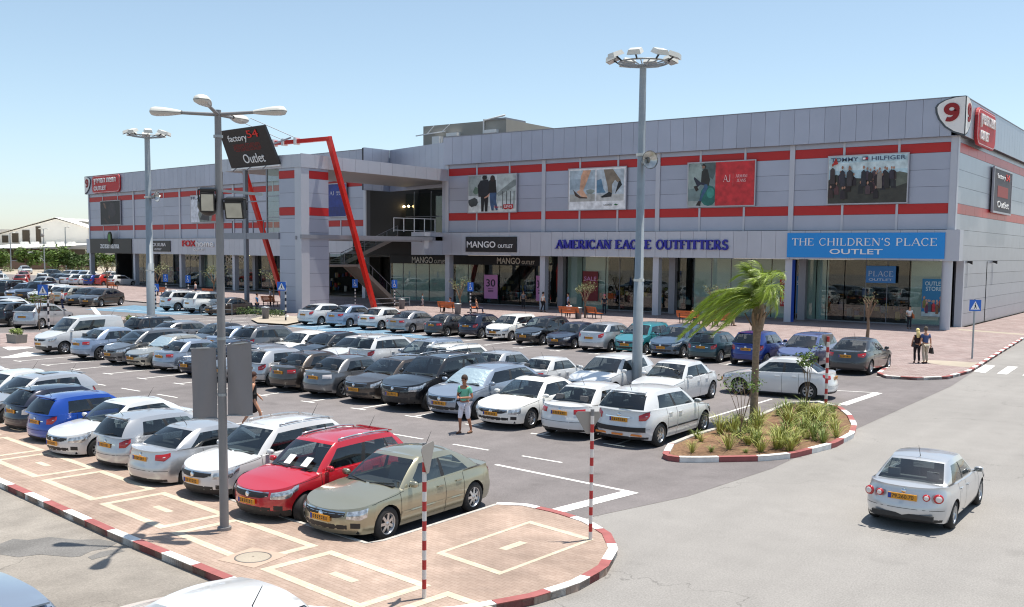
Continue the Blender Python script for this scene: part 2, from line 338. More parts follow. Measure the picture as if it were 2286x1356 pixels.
# plaza in front of the shops
pl = [(-118, 8), (-118, -12), (-66, -18.5), (-62, -20.2), (-46, -21.5), (-44, -23.3), (2.2, -25.6), (3.2, -27.5), (3.6, -30.2), (4.3, -31.2), (5.6, -30.9), (6.5, -29.6), (6.75, -26.5), (6.5, -22), (5.9, -12), (5.45, -4), (5.2, 6), (5.2, 90), (.3, 90), (.3, 4), (-62, 4)]
P_ = MB(); P_.prism(pl, .0, .12)
tag(P_.build('plaza', M_PLAZA), kind='structure')
sheet('plaza_path', [(0.4, .3), (2.9, -.6), (5.3, -1.5), (5.3, -.4), (2.9, .6), (.4, 1.6)], .124, M_CONC)
sheet('plaza_ramp', [(3.9, -23.9), (5.1, -24.9), (6.45, -25.1), (6.35, -22.5), (5.0, -22.6), (3.9, -22.9)], .125, M_CONC)
sheet('entrance_path', [tuple(G(*p)[:2]) for p in [(560, 716), (600, 706), (690, 712), (700, 716), (640, 728), (575, 724)]], .128, M_CONC)
def kerb(pts, w, h, seg, mats, name, z0=0.0, start=0):
    """kerb stones along a line, alternating paint; one mesh"""
    P2 = [np.array(p[:2], float) for p in pts]; mb = MB(); k = start
    d = [0]
    for i in range(len(P2) - 1): d.append(d[-1] + np.linalg.norm(P2[i + 1] - P2[i]))
    def at(t):
        t = min(max(t, 0), d[-1])
        for i in range(len(P2) - 1):
            if t <= d[i + 1] + 1e-9: return P2[i] + (P2[i + 1] - P2[i]) * ((t - d[i]) / max(d[i + 1] - d[i], 1e-9))
    t = 0
    while t < d[-1] - .05:
        t1 = min(t + seg, d[-1]); sub = 3
        xs = [t + (t1 - t - .012) * j / sub for j in range(sub + 1)]
        L_ = [];
        for x in xs:
            p = at(x); q = at(x + .05) - at(x - .05); q /= np.linalg.norm(q) + 1e-9; n = np.array([-q[1], q[0]])
            L_.append((p, p + n * w))
        vs = []; fs = []
        for a, b in L_:
            e = (b - a) / w * .02
            vs += [(a[0], a[1], z0), (a[0], a[1], z0 + h - .025), (a[0] + e[0], a[1] + e[1], z0 + h), (b[0], b[1], z0 + h), (b[0], b[1], z0)]
        for j in range(sub):
            for m in range(4): fs.append((j * 5 + m, (j + 1) * 5 + m, (j + 1) * 5 + m + 1, j * 5 + m + 1))
        fs += [(0, 1, 2, 3, 4), tuple(5 * sub + i for i in (4, 3, 2, 1, 0))]
        mb.add(vs, fs, k % len(mats)); k += 1; t = t1
    o = mb.build(name, mats); bm = bmesh.new(); bm.from_mesh(o.data); bmesh.ops.recalc_face_normals(bm, faces=bm.faces); bm.to_mesh(o.data); bm.free()
    return tag(o, kind='structure')
kerb([(5.45, -4), (5.9, -12), (6.5, -22), (6.75, -26.5), (6.5, -29.6), (5.6, -30.9), (4.3, -31.2), (3.6, -30.2), (3.2, -27.5)], -.16, .135, 1.0, [M_KW, M_KR], 'plaza_kerb')
kerb([(2.2, -25.6), (-44, -23.3), (-46, -21.5), (-62, -20.2), (-66, -18.5), (-118, -12)], -.15, .13, 1.0, [M_KG], 'plaza_kerb_grey')
# near pavement with the rounded end
sw = [(-60, -58.2), (-30, -59.3), (-13.66, -61.0), (-9.64, -61.45), (-2, -62.5), (2.5, -63.05), (4.15, -63.2), (4.2, -59.5), (4.7, -59.2), (5.6, -59.25), (6.5, -59.5), (7.25, -60.0), (7.85, -60.75), (8.25, -61.8), (8.3, -62.8), (8.1, -63.7), (7.6, -64.8), (6.8, -65.7), (5.6, -66.3), (3.66, -66.06), (-.11, -65.69), (-5.7, -64.96), (-20, -63.2), (-60, -58.5 - 1.0)]
P_ = MB(); P_.prism(sw, 0, .13); tag(P_.build('pavement', M_PAVE), kind='structure')
kerb([(-60, -59.5), (-20, -63.2), (-5.7, -64.96), (-.11, -65.69), (3.66, -66.06), (5.6, -66.3), (6.8, -65.7), (7.6, -64.8), (8.1, -63.7), (8.3, -62.8), (8.25, -61.8), (7.85, -60.75), (7.25, -60.0), (6.5, -59.5), (5.6, -59.25), (4.7, -59.2), (4.2, -59.5)][::-1], -.16, .145, 1.0, [M_KW, M_KR], 'pavement_kerb')
kerb([(4.2, -59.6), (4.15, -63.2), (2.5, -63.05), (-2, -62.5), (-9.64, -61.45), (-13.66, -61.0), (-30, -59.3), (-60, -58.2)], .1, .14, 1.0, [M_KG], 'lot_kerb')
# cream brick outlines laid into the pavement
cb = MB(); ce = np.array([.9925, -.122]); cn = np.array([-.122, -.9925])
def rect_outline(o, w, d, dash=True, t=.17):
    o = np.array(o, float)
    def q(a0, a1, b0, b1):
        pts = [o + ce * a + cn * b for a, b in ((a0, b0), (a1, b0), (a1, b1), (a0, b1))]
        cb.add([(p[0], p[1], .1335) for p in pts][::-1], [(0, 1, 2, 3)])
    q(0, w, 0, t); q(0, w, d - t, d); q(0, t, t, d - t); q(w - t, w, t, d - t)
    if dash: q(w * .38, w * .62, d / 2 - .08, d / 2 + .08)
for k in range(-12, 3): rect_outline(np.array((.93, -63.58)) + ce * 3.0 * k + cn * .0, 2.62, 1.46, dash=(k % 2 != 0) if k != 0 else False)
bp = [np.array(v) for v in ((5.56, -60.2), (7.22, -60.5), (7.05, -63.2), (5.46, -62.95))]
cc = sum(bp) / 4
for i in range(4):
    a, b = bp[i], bp[(i + 1) % 4]; a2, b2 = a + (cc - a) * .11, b + (cc - b) * .11
    cb.add([(p[0], p[1], .1335) for p in (a, b, b2, a2)][::-1], [(0, 1, 2, 3)])
cb.add([(6.2, -61.45, .1335), (6.38, -61.45, .1335), (6.34, -62.05, .1335), (6.16, -62.05, .1335)][::-1], [(0, 1, 2, 3)])
tag(cb.build('pavement_border', M_CREAM), kind='structure')
# concrete manhole cover and its surround
mc = G(565, 1245, .13)
mo = empty('manhole_cover', (mc[0], mc[1], .13), .12, 'round pale manhole cover set in the brick pavement near the white kerb stones', 'manhole cover')
m_ = MB(); m_.lathe([(0.02, .012), (.27, .012), (.285, .004)], n=32); m_.build('lid', M_CONC, mo)
m_ = MB(); m_.lathe([(.29, .002), (.29, .0105), (.315, .0105), (.315, .002)], n=32); m_.build('rim', mat('iron_rim', (.16, .15, .14), .7), mo)
m_ = MB(); m_.box(-.42, .42, -.42, .42, .0035, .005); m_.build('surround', mat('pave_patch', srgb(178, 156, 140), .9, var=.1), mo)
# painted markings
ml = MB(); ZM = .013
def mline(p, q, w=.11, z=ZM):
    p = np.array(p[:2]); q = np.array(q[:2]); d = (q - p) / np.linalg.norm(q - p); n = np.array([-d[1], d[0]]) * w / 2
    ml.add([(*(p - n), z), (*(q - n), z), (*(q + n), z), (*(p + n), z)], [(0, 1, 2, 3)])
for k in range(-10, 1):      # row beside the near pavement
    x = 3.0 - .0 + (k - 1) * 2.46 ; mline((x + .95, -62.0 + .116 * (3 - x)), (x + 1.0, -56.6 + .05 * (3 - x)), .1)
mline((1.55, -56.05), (5.72, -56.45), .12); mline((5.72, -56.4), (5.25, -59.2), .36, .0148)
for k in range(-14, 2):      # row in the middle, T shaped ends
    x = 3.1 + (k - .2) * 2.52; mline((x, -46.2), (x, -51.9), .1); mline((x - .35, -51.9), (x + .35, -51.9), .1, .0148)
mline((5.35, -36.1), (5.25, -40.2), .34); mline((5.35, -36.1), (2.5, -36.9), .1, .0148)
for k in range(-14, 2): x = 2.7 + k * 2.52; mline((x, -40.4), (x, -46.19), .1)
for k in range(-20, 2):      # row along the plaza
    x = 1.55 + k * 2.52; mline((x, -25.4), (x, -30.7 - .02 * k), .11); mline((x - .35, -30.7), (x + .35, -30.7), .1, .0148)
for k in range(22): x = -50 + k * 2.45; mline((x, -54.0 - .035 * (x + 20)), (x + 1.3, -54.0 - .035 * (x + 21.3)), .09)
for q in [[(2173, 830), (2199, 815), (2222, 817.6), (2199, 834)], [(2225.6, 835), (2250, 818.5), (2273, 820), (2247.7, 837)]]:
    ml.add([tuple(G(*p)[:2]) + (.0135,) for p in q][::-1], [(0, 1, 2, 3)])
for k in range(3): ml.add([(8.85 + k * 1.05, -25.95, .0135), (9.3 + k * 1.05, -25.95, .0135), (9.1 + k * 1.05, -22.1, .0135), (8.65 + k * 1.05, -22.1, .0135)], [(0, 1, 2, 3)])
for q in [[(0, 800), (30, 800), (105, 793), (60, 786)], [(20, 783), (75, 777), (52, 772), (5, 776)], [(0, 774), (30, 770), (10, 767), (0, 768)]]:
    ml.add([tuple(G(*p)[:2]) + (.0135,) for p in q], [tuple(range(len(q)))])
q = [(183, 697), (216, 703), (224, 703), (208, 694)]
mline(G(205, 684), G(222, 706), .4); mline(G(186, 686), G(420, 702), .14, .0148)
o = ml.build('road_markings', M_WHITE)
bm = bmesh.new(); bm.from_mesh(o.data)
for f in bm.faces:
    if f.normal.z < 0: f.normal_flip()
bm.to_mesh(o.data); bm.free(); tag(o, kind='structure')
bl = MB()
bl.add([(*G(*p)[:2], .0125) for p in [(190, 692), (300, 682), (395, 690), (520, 703), (360, 703)]][::-1], [(0, 1, 2, 3, 4)])
bl.add([(*G(*p)[:2], .0125) for p in [(640, 729), (700, 719), (860, 738), (960, 752), (1010, 764), (830, 745), (760, 745)]][::-1], [tuple(range(7))])
o = bl.build('blue_bays', M_BLUEP)
bm = bmesh.new(); bm.from_mesh(o.data)
for f in bm.faces:
    if f.normal.z < 0: f.normal_flip()
bm.to_mesh(o.data); bm.free(); tag(o, kind='structure')
# worn patches and a repair strip on the near road
def blob(name, pts, m, z):
    sheet(name, [tuple(G(*p)[:2]) for p in pts], z, m)
M_PATCH = groundmat('asphalt_patch', srgb(112, 110, 108), .2, .2, 40, stain=.2)
blob('road_patch', [(0, 1240), (0, 1216), (30, 1205), (62, 1208), (110, 1201), (170, 1207), (225, 1206), (262, 1214), (240, 1226), (205, 1232), (180, 1244), (160, 1246), (90, 1240), (40, 1246)], M_PATCH, .016)
blob('road_patch', [(196, 1246), (225, 1234), (262, 1228), (280, 1232), (250, 1240), (205, 1252)], M_PATCH, .016)
# planted island
isl = [G(*p)[:2] for p in [(1479, 1026), (1493, 1001), (1540, 982), (1606, 962), (1688, 937.5), (1758, 906), (1829, 904), (1879, 918), (1900, 935), (1912, 958), (1906, 978), (1865, 1000), (1773, 1024), (1702, 1031), (1557, 1034), (1500, 1033)]]
ic = sum(isl) / len(isl)
P_ = MB(); P_.prism([tuple(ic + (p - ic) * .955) for p in isl], 0, .1)
tag(P_.build('planting_bed_ground', M_SOIL), kind='structure')
k_ = isl[::-1]
kerb([tuple(p) for p in [isl[10], isl[11], isl[12], isl[13], isl[14], isl[15], isl[0], isl[1]]], -.15, .15, 1.05, [M_KW, M_KR], 'bed_kerb')
kerb([tuple(p) for p in isl[1:7]], -.13, .14, 1.0, [M_KG], 'bed_kerb_grey')
kerb([tuple(p) for p in isl[6:11]], -.15, .145, 1.05, [M_KW, M_KR], 'bed_kerb_end')
# the left hand promenade with planters
sheet('promenade', [tuple(G(*p)[:2]) for p in [(0, 745), (130, 742), (270, 708), (420, 722), (330, 742), (100, 775), (0, 775)]], .016, M_PLAZA)
# ------------------------------------------------------------------ the shopping centre
M_PAN = mat('aluminium_panel', srgb(164, 169, 184), .42, metal=.35, island=.05, var=.05, vscale=.5, spec=.4, var2=.04, v2scale=.15)
M_PANC = mat('aluminium_panel_light', srgb(182, 185, 194), .45, metal=.25, island=.03, var=.03, vscale=1.2, spec=.4)
M_PANS = mat('aluminium_panel_side', srgb(164, 169, 180), .36, metal=.5, island=.03, var=.05, vscale=.9, spec=.5)
M_SEAM = mat('panel_seam', (.06, .062, .075), .8)
M_REDB = mat('red_panel', srgb(176, 30, 30), .5, island=.03, var=.03)
M_REDS = mat('red_panel_side', srgb(176, 44, 48), .34, island=.03, var=.05)
M_STEEL = mat('grey_steel', srgb(140, 142, 150), .5, metal=.4, var=.04)
M_SOF = mat('soffit_metal', srgb(168, 166, 164), .55, metal=.1)
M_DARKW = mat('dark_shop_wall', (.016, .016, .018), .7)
M_PALE = mat('pale_display_wall', srgb(222, 234, 228), .7, var=.05, vscale=.8)
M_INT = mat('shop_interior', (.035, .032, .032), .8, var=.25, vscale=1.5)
M_TILE = mat('shop_floor', (.2, .19, .18), .35, var=.1)
M_SHOPG = glassmat('shop_glass', (.78, .84, .82), .05)
M_MULL = mat('mullion', srgb(120, 122, 128), .5, metal=.4)
M_WHT = mat('white_letter', (.78, .78, .78), .5)
M_BLK = mat('black_board', (.014, .013, .015), .45)
M_ROOF = mat('roof_membrane', (.3, .3, .3), .9)
M_REDP = mat('red_steel', srgb(205, 36, 24), .42, var=.05, vscale=2, coat=.3)
mall = empty('shopping_centre', (0, 0, 0), 0, 'long grey two storey outlet centre with twin red bands and an arcade of shops', 'shopping centre')
def bpart(mb, name, mats, **k): return mb.build(name, mats, mall, **k)
GAP = .02
def grid(mb, fr, a0, a1, b0, b1, na, nb, c, mi=0, th=.05):
    """cladding panels with open joints"""
    da, db = (a1 - a0) / na, (b1 - b0) / nb
    for i in range(na):
        for j in range(nb):
            fr.box(mb, a0 + i * da + GAP / 2, a0 + (i + 1) * da - GAP / 2, b0 + j * db + GAP / 2, b0 + (j + 1) * db - GAP / 2, c - th, c, mi)
def wing(fr, W, bays, z, zfloor=0.1, back=24, open_from=None, side_parapet=0):
    can0, can1, l0, l1, u0, u1, f0, f1 = z
    mb = MB(); fr.box(mb, 0.02, W - .02, can1 - .3, f1 - .15, -.6, -.06); bpart(mb, 'wall', M_SEAM)
    mb = MB(); prev = bays[0]
    for i in range(len(bays) - 1):
        a, b = bays[i], bays[i + 1]
        for (q0, q1, rows) in ((can1 + .03, l0, 1), (l1, u0, 3), (u1, f0 + .1, 1)):
            grid(mb, fr, a, b, q0, q1, 3, rows, 0)
    bpart(mb, 'wall_panelling', M_PAN)
    for q0, q1 in ((l0, l1), (u0, u1)):
        mb = MB()
        for i in range(len(bays) - 1): grid(mb, fr, bays[i], bays[i + 1], q0, q1, 3, 1, .004)
        bpart(mb, 'red_band', M_REDB)
    for i, b in enumerate(bays):
        mb = MB(); a0 = min(max(b - .2, 0), W - .4); fr.box(mb, a0, a0 + .4, can1 + .02, f0 + .02, -.05, .09); bpart(mb, 'pilaster', M_PANC)
        if i < len(bays) - 1:
            for t in (1 / 3, 2 / 3):
                x = b + (bays[i + 1] - b) * t; mb = MB()
                fr.box(mb, x - .085, x + .085, can1 + .02, l1 + .02, .005, .05); fr.box(mb, x - .085, x + .085, u0 - .02, f0 + .02, .005, .05); bpart(mb, 'pilaster', M_PANC)
    n = round(W / 1.19); mb = MB(); grid(mb, fr, 0, W, f0, f1 - .06, n, 1, .42, th=.06); bpart(mb, 'parapet_panelling', M_PAN)
    mb = MB(); fr.box(mb, .01, W - .01, f0 + .04, f1 - .1, -.5, .35); bpart(mb, 'parapet', M_SEAM)
    mb = MB(); fr.box(mb, 0, W, f1 - .06, f1, -.5, .45); bpart(mb, 'coping', M_STEEL)
    mb = MB(); grid(mb, fr, 0, W, can0, can1, n, 1, .5, th=.06); bpart(mb, 'canopy_panelling', M_PANC)
    mb = MB(); fr.box(mb, .01, W - .01, can0 + .03, can1 - .01, -3.6, .43); bpart(mb, 'canopy', M_SOF)
    mb = MB(); fr.box(mb, 0.1, W - .1, can1, f1 - .7, -back, -.62); bpart(mb, 'roof_block', M_DARKW)
    return n
FA = Fr((-47.2, 0, 0), (1, 0, 0)); WA = 47.2
baysA = [0, 11.75, 23.5, 35.2, 47.2]
ZA = (5.06, 7.27, 8.45, 9.18, 12.8, 13.5, 13.87, 16.6)
wing(FA, WA, baysA, ZA)
_a = .11; _e = np.array([-math.cos(_a), math.sin(_a), 0]); WB = 68.5
FB = Fr(np.array([-62.1, 4, 0]) + _e * WB, -_e)
baysB = [0, 14.75, 28.1, 41.6, 55, 68.5]
ZB = (4.68, 6.88, 8.15, 8.85, 12.6, 13.32, 13.78, 16.6)
wing(FB, WB, baysB, ZB)
# columns of the arcade
for fr, bays, ztop, W in ((FA, baysA, 5.07, WA), (FB, baysB, 4.7, WB)):
    for b in bays:
        mb = MB(); a = min(max(b, .3), W - .35)
        if fr is FA and b == bays[-1]: mb.lathe([(.36, .1), (.36, ztop)], fr.p(a, 0, -.05), n=20)
        else: fr.box(mb, a - .28, a + .28, .1, ztop, -.5, .12)
        bpart(mb, 'column', M_PANC)
    for b in bays[1:-1]:
        mb = MB(); fr.box(mb, b - .3, b + .3, .1, ztop, -3.4, -2.9); bpart(mb, 'inner_column', M_STEEL)
# the right hand gable
FS = Fr((0.0, 0, 0), (0, 1, 0)); LS = 78
mb = MB(); FS.box(mb, .02, LS, 5.1, 16.3, -.7, -.06); FS.box(mb, 3.9, LS, .1, 5.1, -.7, -.06); bpart(mb, 'gable_wall', M_SEAM)
mb = MB()
for q0, q1, r in ((5.06, 8.45, 3), (9.18, 12.8, 3), (13.5, 13.9, 1)): grid(mb, FS, .45, LS, q0, q1, 3, r, 0)
grid(mb, FS, 3.9, LS, .1, 5.06, 3, 5, 0)
bpart(mb, 'gable_panelling', M_PANS)
for q0, q1 in ((8.45, 9.18), (12.8, 13.5)):
    mb = MB(); grid(mb, FS, .45, LS, q0, q1, 26, 1, .004); bpart(mb, 'gable_red_band', M_REDS)
mb = MB(); grid(mb, FS, 0, LS, 13.87, 16.54, 66, 1, .42, th=.06); bpart(mb, 'gable_parapet_panelling', M_PANS)
mb = MB(); FS.box(mb, -.42, LS, 13.9, 16.5, -.4, .35); bpart(mb, 'gable_parapet', M_SEAM)
mb = MB(); FS.box(mb, -.45, LS, 16.54, 16.6, -.5, .45); bpart(mb, 'gable_coping', M_STEEL)
mb = MB(); mb.box(-.45, .06, -.06, .44, 7.28, 13.9); bpart(mb, 'corner_pilaster', M_PANC)
mb = MB(); mb.box(-.46, .52, -.515, .6, 5.055, 7.275); bpart(mb, 'canopy_end', M_PANC)
mb = MB(); mb.box(-.5, .02, 3.55, 3.92, .1, 5.06); bpart(mb, 'shopfront_end', M_PANC)
for y in (4.75, 14.2):
    lo = empty('wall_lamp', (0.03, y, 4.95), 0, 'small black wall lamp with its conduit, %s the corner of the metal gable' % ('nearest to' if y < 6 else 'farther from'), 'wall lamp', 'lamps on the gable wall')
    mb = MB(); mb.box(0, .34, -.12, .12, -.05, .1); mb.add([(.1, -.1, -.05), (.34, -.1, -.05), (.34, .1, -.05), (.34, -.1, -.16), (.34, .1, -.16), (.1, .1, -.05)], [(0, 1, 3), (1, 2, 4, 3), (2, 5, 4), (0, 3, 4, 5)]); mb.build('lamp_head', M_BLK, lo)
    mb = MB(); mb.tube([(.015, 0, -.05), (.015, 0, -1.9)], .015, 6); mb.build('conduit', M_PANS, lo)
# ---------------- shop fronts (glass set back under the canopy)
CG = -3.4
def segx(fr, x0, x1, y=640): return fr.at(x0, y, CG)[0], fr.at(x1, y, CG)[0]
goods = MB(); rng = random.Random(3)
def shop(fr, a0, a1, kind, ztop=5.03, band=None):
    """one shop unit: its glazing, frame, back wall and fascia are parts of their own"""
    if a1 - a0 < .05: return
    glass = MB(); mull = MB(); wall_ = MB()
    fr.box(glass, a0 + .03, a1 - .03, .22, ztop, CG - .012, CG)
    n = max(1, round((a1 - a0) / 1.9))
    for i in range(n + 1):
        a = a0 + (a1 - a0) * i / n; fr.box(mull, a - .025, a + .025, .12, ztop, CG - .06, CG + .02)
    fr.box(mull, a0, a1, .1, .22, CG - .06, CG + .025)
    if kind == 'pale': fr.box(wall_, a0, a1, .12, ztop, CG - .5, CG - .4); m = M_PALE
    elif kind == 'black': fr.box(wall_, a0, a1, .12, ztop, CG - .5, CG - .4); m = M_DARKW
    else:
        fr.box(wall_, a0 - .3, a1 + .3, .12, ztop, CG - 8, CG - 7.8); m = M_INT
        for i in range(int((a1 - a0) * 5)):
            a = rng.uniform(a0 + .1, a1 - .1); c = CG - rng.choice([1.2, 2.0, 3.1, 4.5, 6.0]); zz = rng.choice([.3, .9, 1.5, 2.1, .3, .9]); w = rng.uniform(.15, .5); h_ = rng.uniform(.3, .75)
            fr.box(goods, a - w / 2, a + w / 2, zz, zz + h_, c - .25, c, rng.randrange(7))
    bpart(wall_, 'shop_back_wall', m); bpart(glass, 'shopfront_glazing', M_SHOPG); bpart(mull, 'shopfront_frame', M_MULL)
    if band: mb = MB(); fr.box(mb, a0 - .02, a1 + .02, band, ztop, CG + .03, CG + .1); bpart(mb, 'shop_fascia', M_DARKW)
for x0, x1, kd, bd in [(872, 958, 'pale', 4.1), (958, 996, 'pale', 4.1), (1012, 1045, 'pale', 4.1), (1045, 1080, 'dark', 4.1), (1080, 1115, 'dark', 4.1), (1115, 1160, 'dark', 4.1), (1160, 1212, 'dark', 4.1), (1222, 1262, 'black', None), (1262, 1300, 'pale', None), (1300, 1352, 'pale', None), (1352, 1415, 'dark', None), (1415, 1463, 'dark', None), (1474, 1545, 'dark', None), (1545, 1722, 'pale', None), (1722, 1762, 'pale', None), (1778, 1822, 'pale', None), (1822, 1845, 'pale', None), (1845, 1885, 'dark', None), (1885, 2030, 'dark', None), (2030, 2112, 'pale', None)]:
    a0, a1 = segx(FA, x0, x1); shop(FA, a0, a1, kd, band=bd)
for x0, x1, kd in [(296, 303, 'dark'), (308, 345, 'dark'), (345, 402, 'dark'), (410, 440, 'dark'), (440, 476, 'pale'), (476, 548, 'dark'), (548, 640, 'dark'), (640, 735, 'dark')]:
    a0, a1 = segx(FB, x0, x1, 610); shop(FB, a0, a1, kd, ztop=4.66)
_aB = segx(FB, 262, 735, 610)
for fr, q0, q1, zt_ in ((FA, -12, WA, 5.0), (FB, _aB[0], WB, 4.66)):
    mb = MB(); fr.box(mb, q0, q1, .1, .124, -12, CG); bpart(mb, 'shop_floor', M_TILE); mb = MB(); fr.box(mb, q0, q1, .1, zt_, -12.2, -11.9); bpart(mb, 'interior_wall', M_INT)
mb = MB(); FB.box(mb, _aB[0] - .6, _aB[0], .12, 4.66, -12, CG); bpart(mb, 'shop_side_wall', M_DARKW)
mb = MB(); FB.box(mb, 13.2, 14.0, .12, 4.66, CG - .5, CG); bpart(mb, 'shopfront_pier', M_STEEL)
tag(bpart(goods, 'merchandise', [cm(150, 40, 36), cm(210, 205, 200), cm(40, 60, 120), cm(40, 40, 44), cm(160, 140, 110), cm(60, 110, 130), cm(190, 150, 60)]), kind='stuff')
# warm ceiling spots seen through the glass
M_WARM = mat('warm_lamp', (1, .72, .32), .5, emit=14)
spots = []
for i, (x, y) in enumerate([(850, 468), (876, 463), (890, 462), (902, 464), (912, 463), (834, 469)]):
    p = PLY(x, y, 9.5); mb = MB(); mb.lathe([(.0, .0), (.11, .04), (.14, .13), (.09, .22), (0, .24)], (0, 0, 0), n=10)
    o = mb.build('hanging_lamp', M_WARM, None, p); tag(o, 'small glowing warm lamp hanging in the dark upstairs entrance' , 'lamp', 'glowing lamps of the upstairs entrance')
p = FB.p(*FB.at(557, 571, -5)[:2], -5); mb = MB(); mb.lathe([(0, 0), (.14, .05), (.17, .16), (0, .28)], n=10); o = mb.build('hanging_lamp', M_WARM, None, p); tag(o, 'single glowing lamp inside the home shop beside the steel column', 'lamp')
# ---------------- recess between the two wings, upper entrance
mb = MB(); mb.box(-64, -47.3, 12.0, 12.4, 6.9, 13); bpart(mb, 'recess_wall', M_DARKW)
mb = MB(); mb.box(-63.5, -47.2, -3.2, 12.2, 6.45, 6.85); bpart(mb, 'upper_floor', M_STEEL)
mb = MB(); mb.box(-63.5, -47.25, 3.3, 3.6, 4.98, 6.5); bpart(mb, 'upper_shopfront_wall', M_DARKW)
mb = MB(); mb.box(-48.9, -47.2, -3.2, -.02, 5.06, 7.27); bpart(mb, 'balcony_front', M_PANC)
mb = MB(); mb.box(-63.0, -47.3, 9.9, 9.92, 6.9, 12); bpart(mb, 'upper_glazing', M_SHOPG)
mb = MB()
for i in range(7): x = -62.8 + i * 2.55; mb.box(x - .04, x + .04, 9.86, 9.98, 6.9, 12.2)
mb.box(-63, -47.3, 9.86, 9.98, 9.3, 9.4); bpart(mb, 'upper_glazing_frame', M_MULL)
mb = MB(); mb.box(-47.7, -47.22, .02, 12, 5.06, 13.9); bpart(mb, 'recess_cheek', M_PAN)
pA, pB, pC = G(812, 329, 16.6), G(870, 335.6, 16.6), G(993, 318, 16.6)
FR1 = Fr((pA[0], pA[1], 0), (pB[0] - pA[0], pB[1] - pA[1], 0)); w1 = float(np.linalg.norm((pB - pA)[:2]))
FR2 = Fr((pB[0], pB[1], 0), (pC[0] - pB[0], pC[1] - pB[1], 0)); w2 = float(np.linalg.norm((pC - pB)[:2]))
mb = MB(); grid(mb, FR1, 0, w1, 12, 16.6, max(1, round(w1 / 1.2)), 1, 0); grid(mb, FR2, 0, w2, 12, 16.6, max(1, round(w2 / 1.2)), 1, 0); bpart(mb, 'recess_parapet_panelling', M_PAN)
mb = MB(); FR1.box(mb, 0, w1, 12, 16.55, -.3, -.06); FR2.box(mb, 0, w2, 12, 16.55, -.3, -.06); bpart(mb, 'recess_parapet', M_SEAM)
# ---------------- tower, big canopy roof, upper walkway
TX1, TX0, TY0, TY1 = -47.0, -49.75, -19.0, -15.9
FT = Fr((TX0, TY0, 0), (1, 0, 0)); FT2 = Fr((TX1, TY0, 0), (0, 1, 0))
mb = MB(); mb.box(TX0 + .06, TX1 - .06, TY0 + .06, TY1, 0, 12.4); bpart(mb, 'tower_core', M_SEAM)
mb = MB(); rb = MB()
for fr, w, a1 in ((FT, TX1 - TX0, .62), (FT2, TY1 - TY0, .62)):
    s0, s1 = (0, w - .75) if fr is FT else (.85, w)
    lv = [0.02, 1.15, 2.3, 3.45, 4.6, 5.75, 6.9, 8.05]
    for i in range(len(lv) - 1): grid(mb, fr, s0, s1, lv[i], lv[i + 1], 1, 1, 0)
    grid(mb, fr, s0, s1, 8.05, 8.33, 1, 1, 0); grid(mb, fr, s0, s1, 9.02, 11.42, 1, 2, 0); grid(mb, fr, s0, s1, 12.08, 12.4, 1, 1, 0)
    grid(rb, fr, s0, s1, 8.33, 9.02, 1, 1, .004); grid(rb, fr, s0, s1, 11.42, 12.08, 1, 1, .004)
bpart(mb, 'tower_panelling', M_PAN); bpart(rb, 'tower_red_band', M_REDB)
mb = MB(); mb.box(TX1 - .75, TX1 + .04, TY0 - .04, TY0 + .85, 0.02, 12.4); bpart(mb, 'tower_pilaster', M_PANC)
CX0 = -57.6
mb = MB(); mb.box(CX0 + .1, TX1 - .0, TY0 - .0, 10, 12.36, 13.35); bpart(mb, 'canopy_roof', M_SOF)
mb = MB(); grid(mb, Fr((CX0, TY0 - .1, 0), (1, 0, 0)), 0, TX1 + .1 - CX0, 12.3, 13.4, 9, 1, 0); grid(mb, Fr((TX1 + .1, TY0 - .1, 0), (0, 1, 0)), 0, 19, 12.3, 13.45, 12, 1, 0); bpart(mb, 'canopy_roof_edge', M_PANC)
mb = MB(); mb.bar((CX0 - .2, TY0, 6.6), (TX0, TY0, 6.6), .25, .55); bpart(mb, 'walkway_beam', M_STEEL)
mb = MB(); mb.bar((TX1 + .05, TY0 - .1, 6.55), (TX1 + .05, -2.0, 6.62), .25, .34); mb.bar((TX1 - .6, TY0 - .1, 6.45), (TX1 - .6, -2.0, 6.45), .2, .3); bpart(mb, 'walkway_beam', M_STEEL)
mb = MB(); mb.box(CX0, TX0, TY0 + .1, TY0 + 2.4, 6.6, 6.75); mb.box(TX0, TX1 - .5, TY1, TY1 + 2.0, 6.6, 6.75); bpart(mb, 'walkway_floor', M_SOF)
for x in (CX0 - .0, -54.15):
    mb = MB(); mb.box(x - .16, x + .16, TY0 - .16, TY0 + .16, 0, 12.36); bpart(mb, 'steel_column', M_STEEL)
mb = MB(); x = -51.3
mb.box(x - .06, x + .06, TY0 - .06, TY0 + .06, 6.88, 12.3); mb.bar((-54.0, TY0, 9.6), (-51.3, TY0, 9.6), .08, .1); mb.bar((-51.3, TY0, 8.2), (TX0, TY0, 8.2), .06, .08); mb.bar((-51.3, TY0, 10.0), (TX0, TY0, 10.0), .06, .08); bpart(mb, 'walkway_frame', M_STEEL)
mb = MB(); mb.box(-51.25, TX0, TY0 - .012, TY0 + .012, 6.9, 12.3); bpart(mb, 'walkway_glazing', M_SHOPG)
mb = MB()
for q in (-57.4, -56, -54.6, -53.2, -51.8): mb.box(q - .025, q + .025, TY0 - .03, TY0 + .03, 6.88, 7.95)
mb.bar((-57.5, TY0, 7.95), (TX0, TY0, 7.95), .05, .05); bpart(mb, 'walkway_railing', M_MULL)
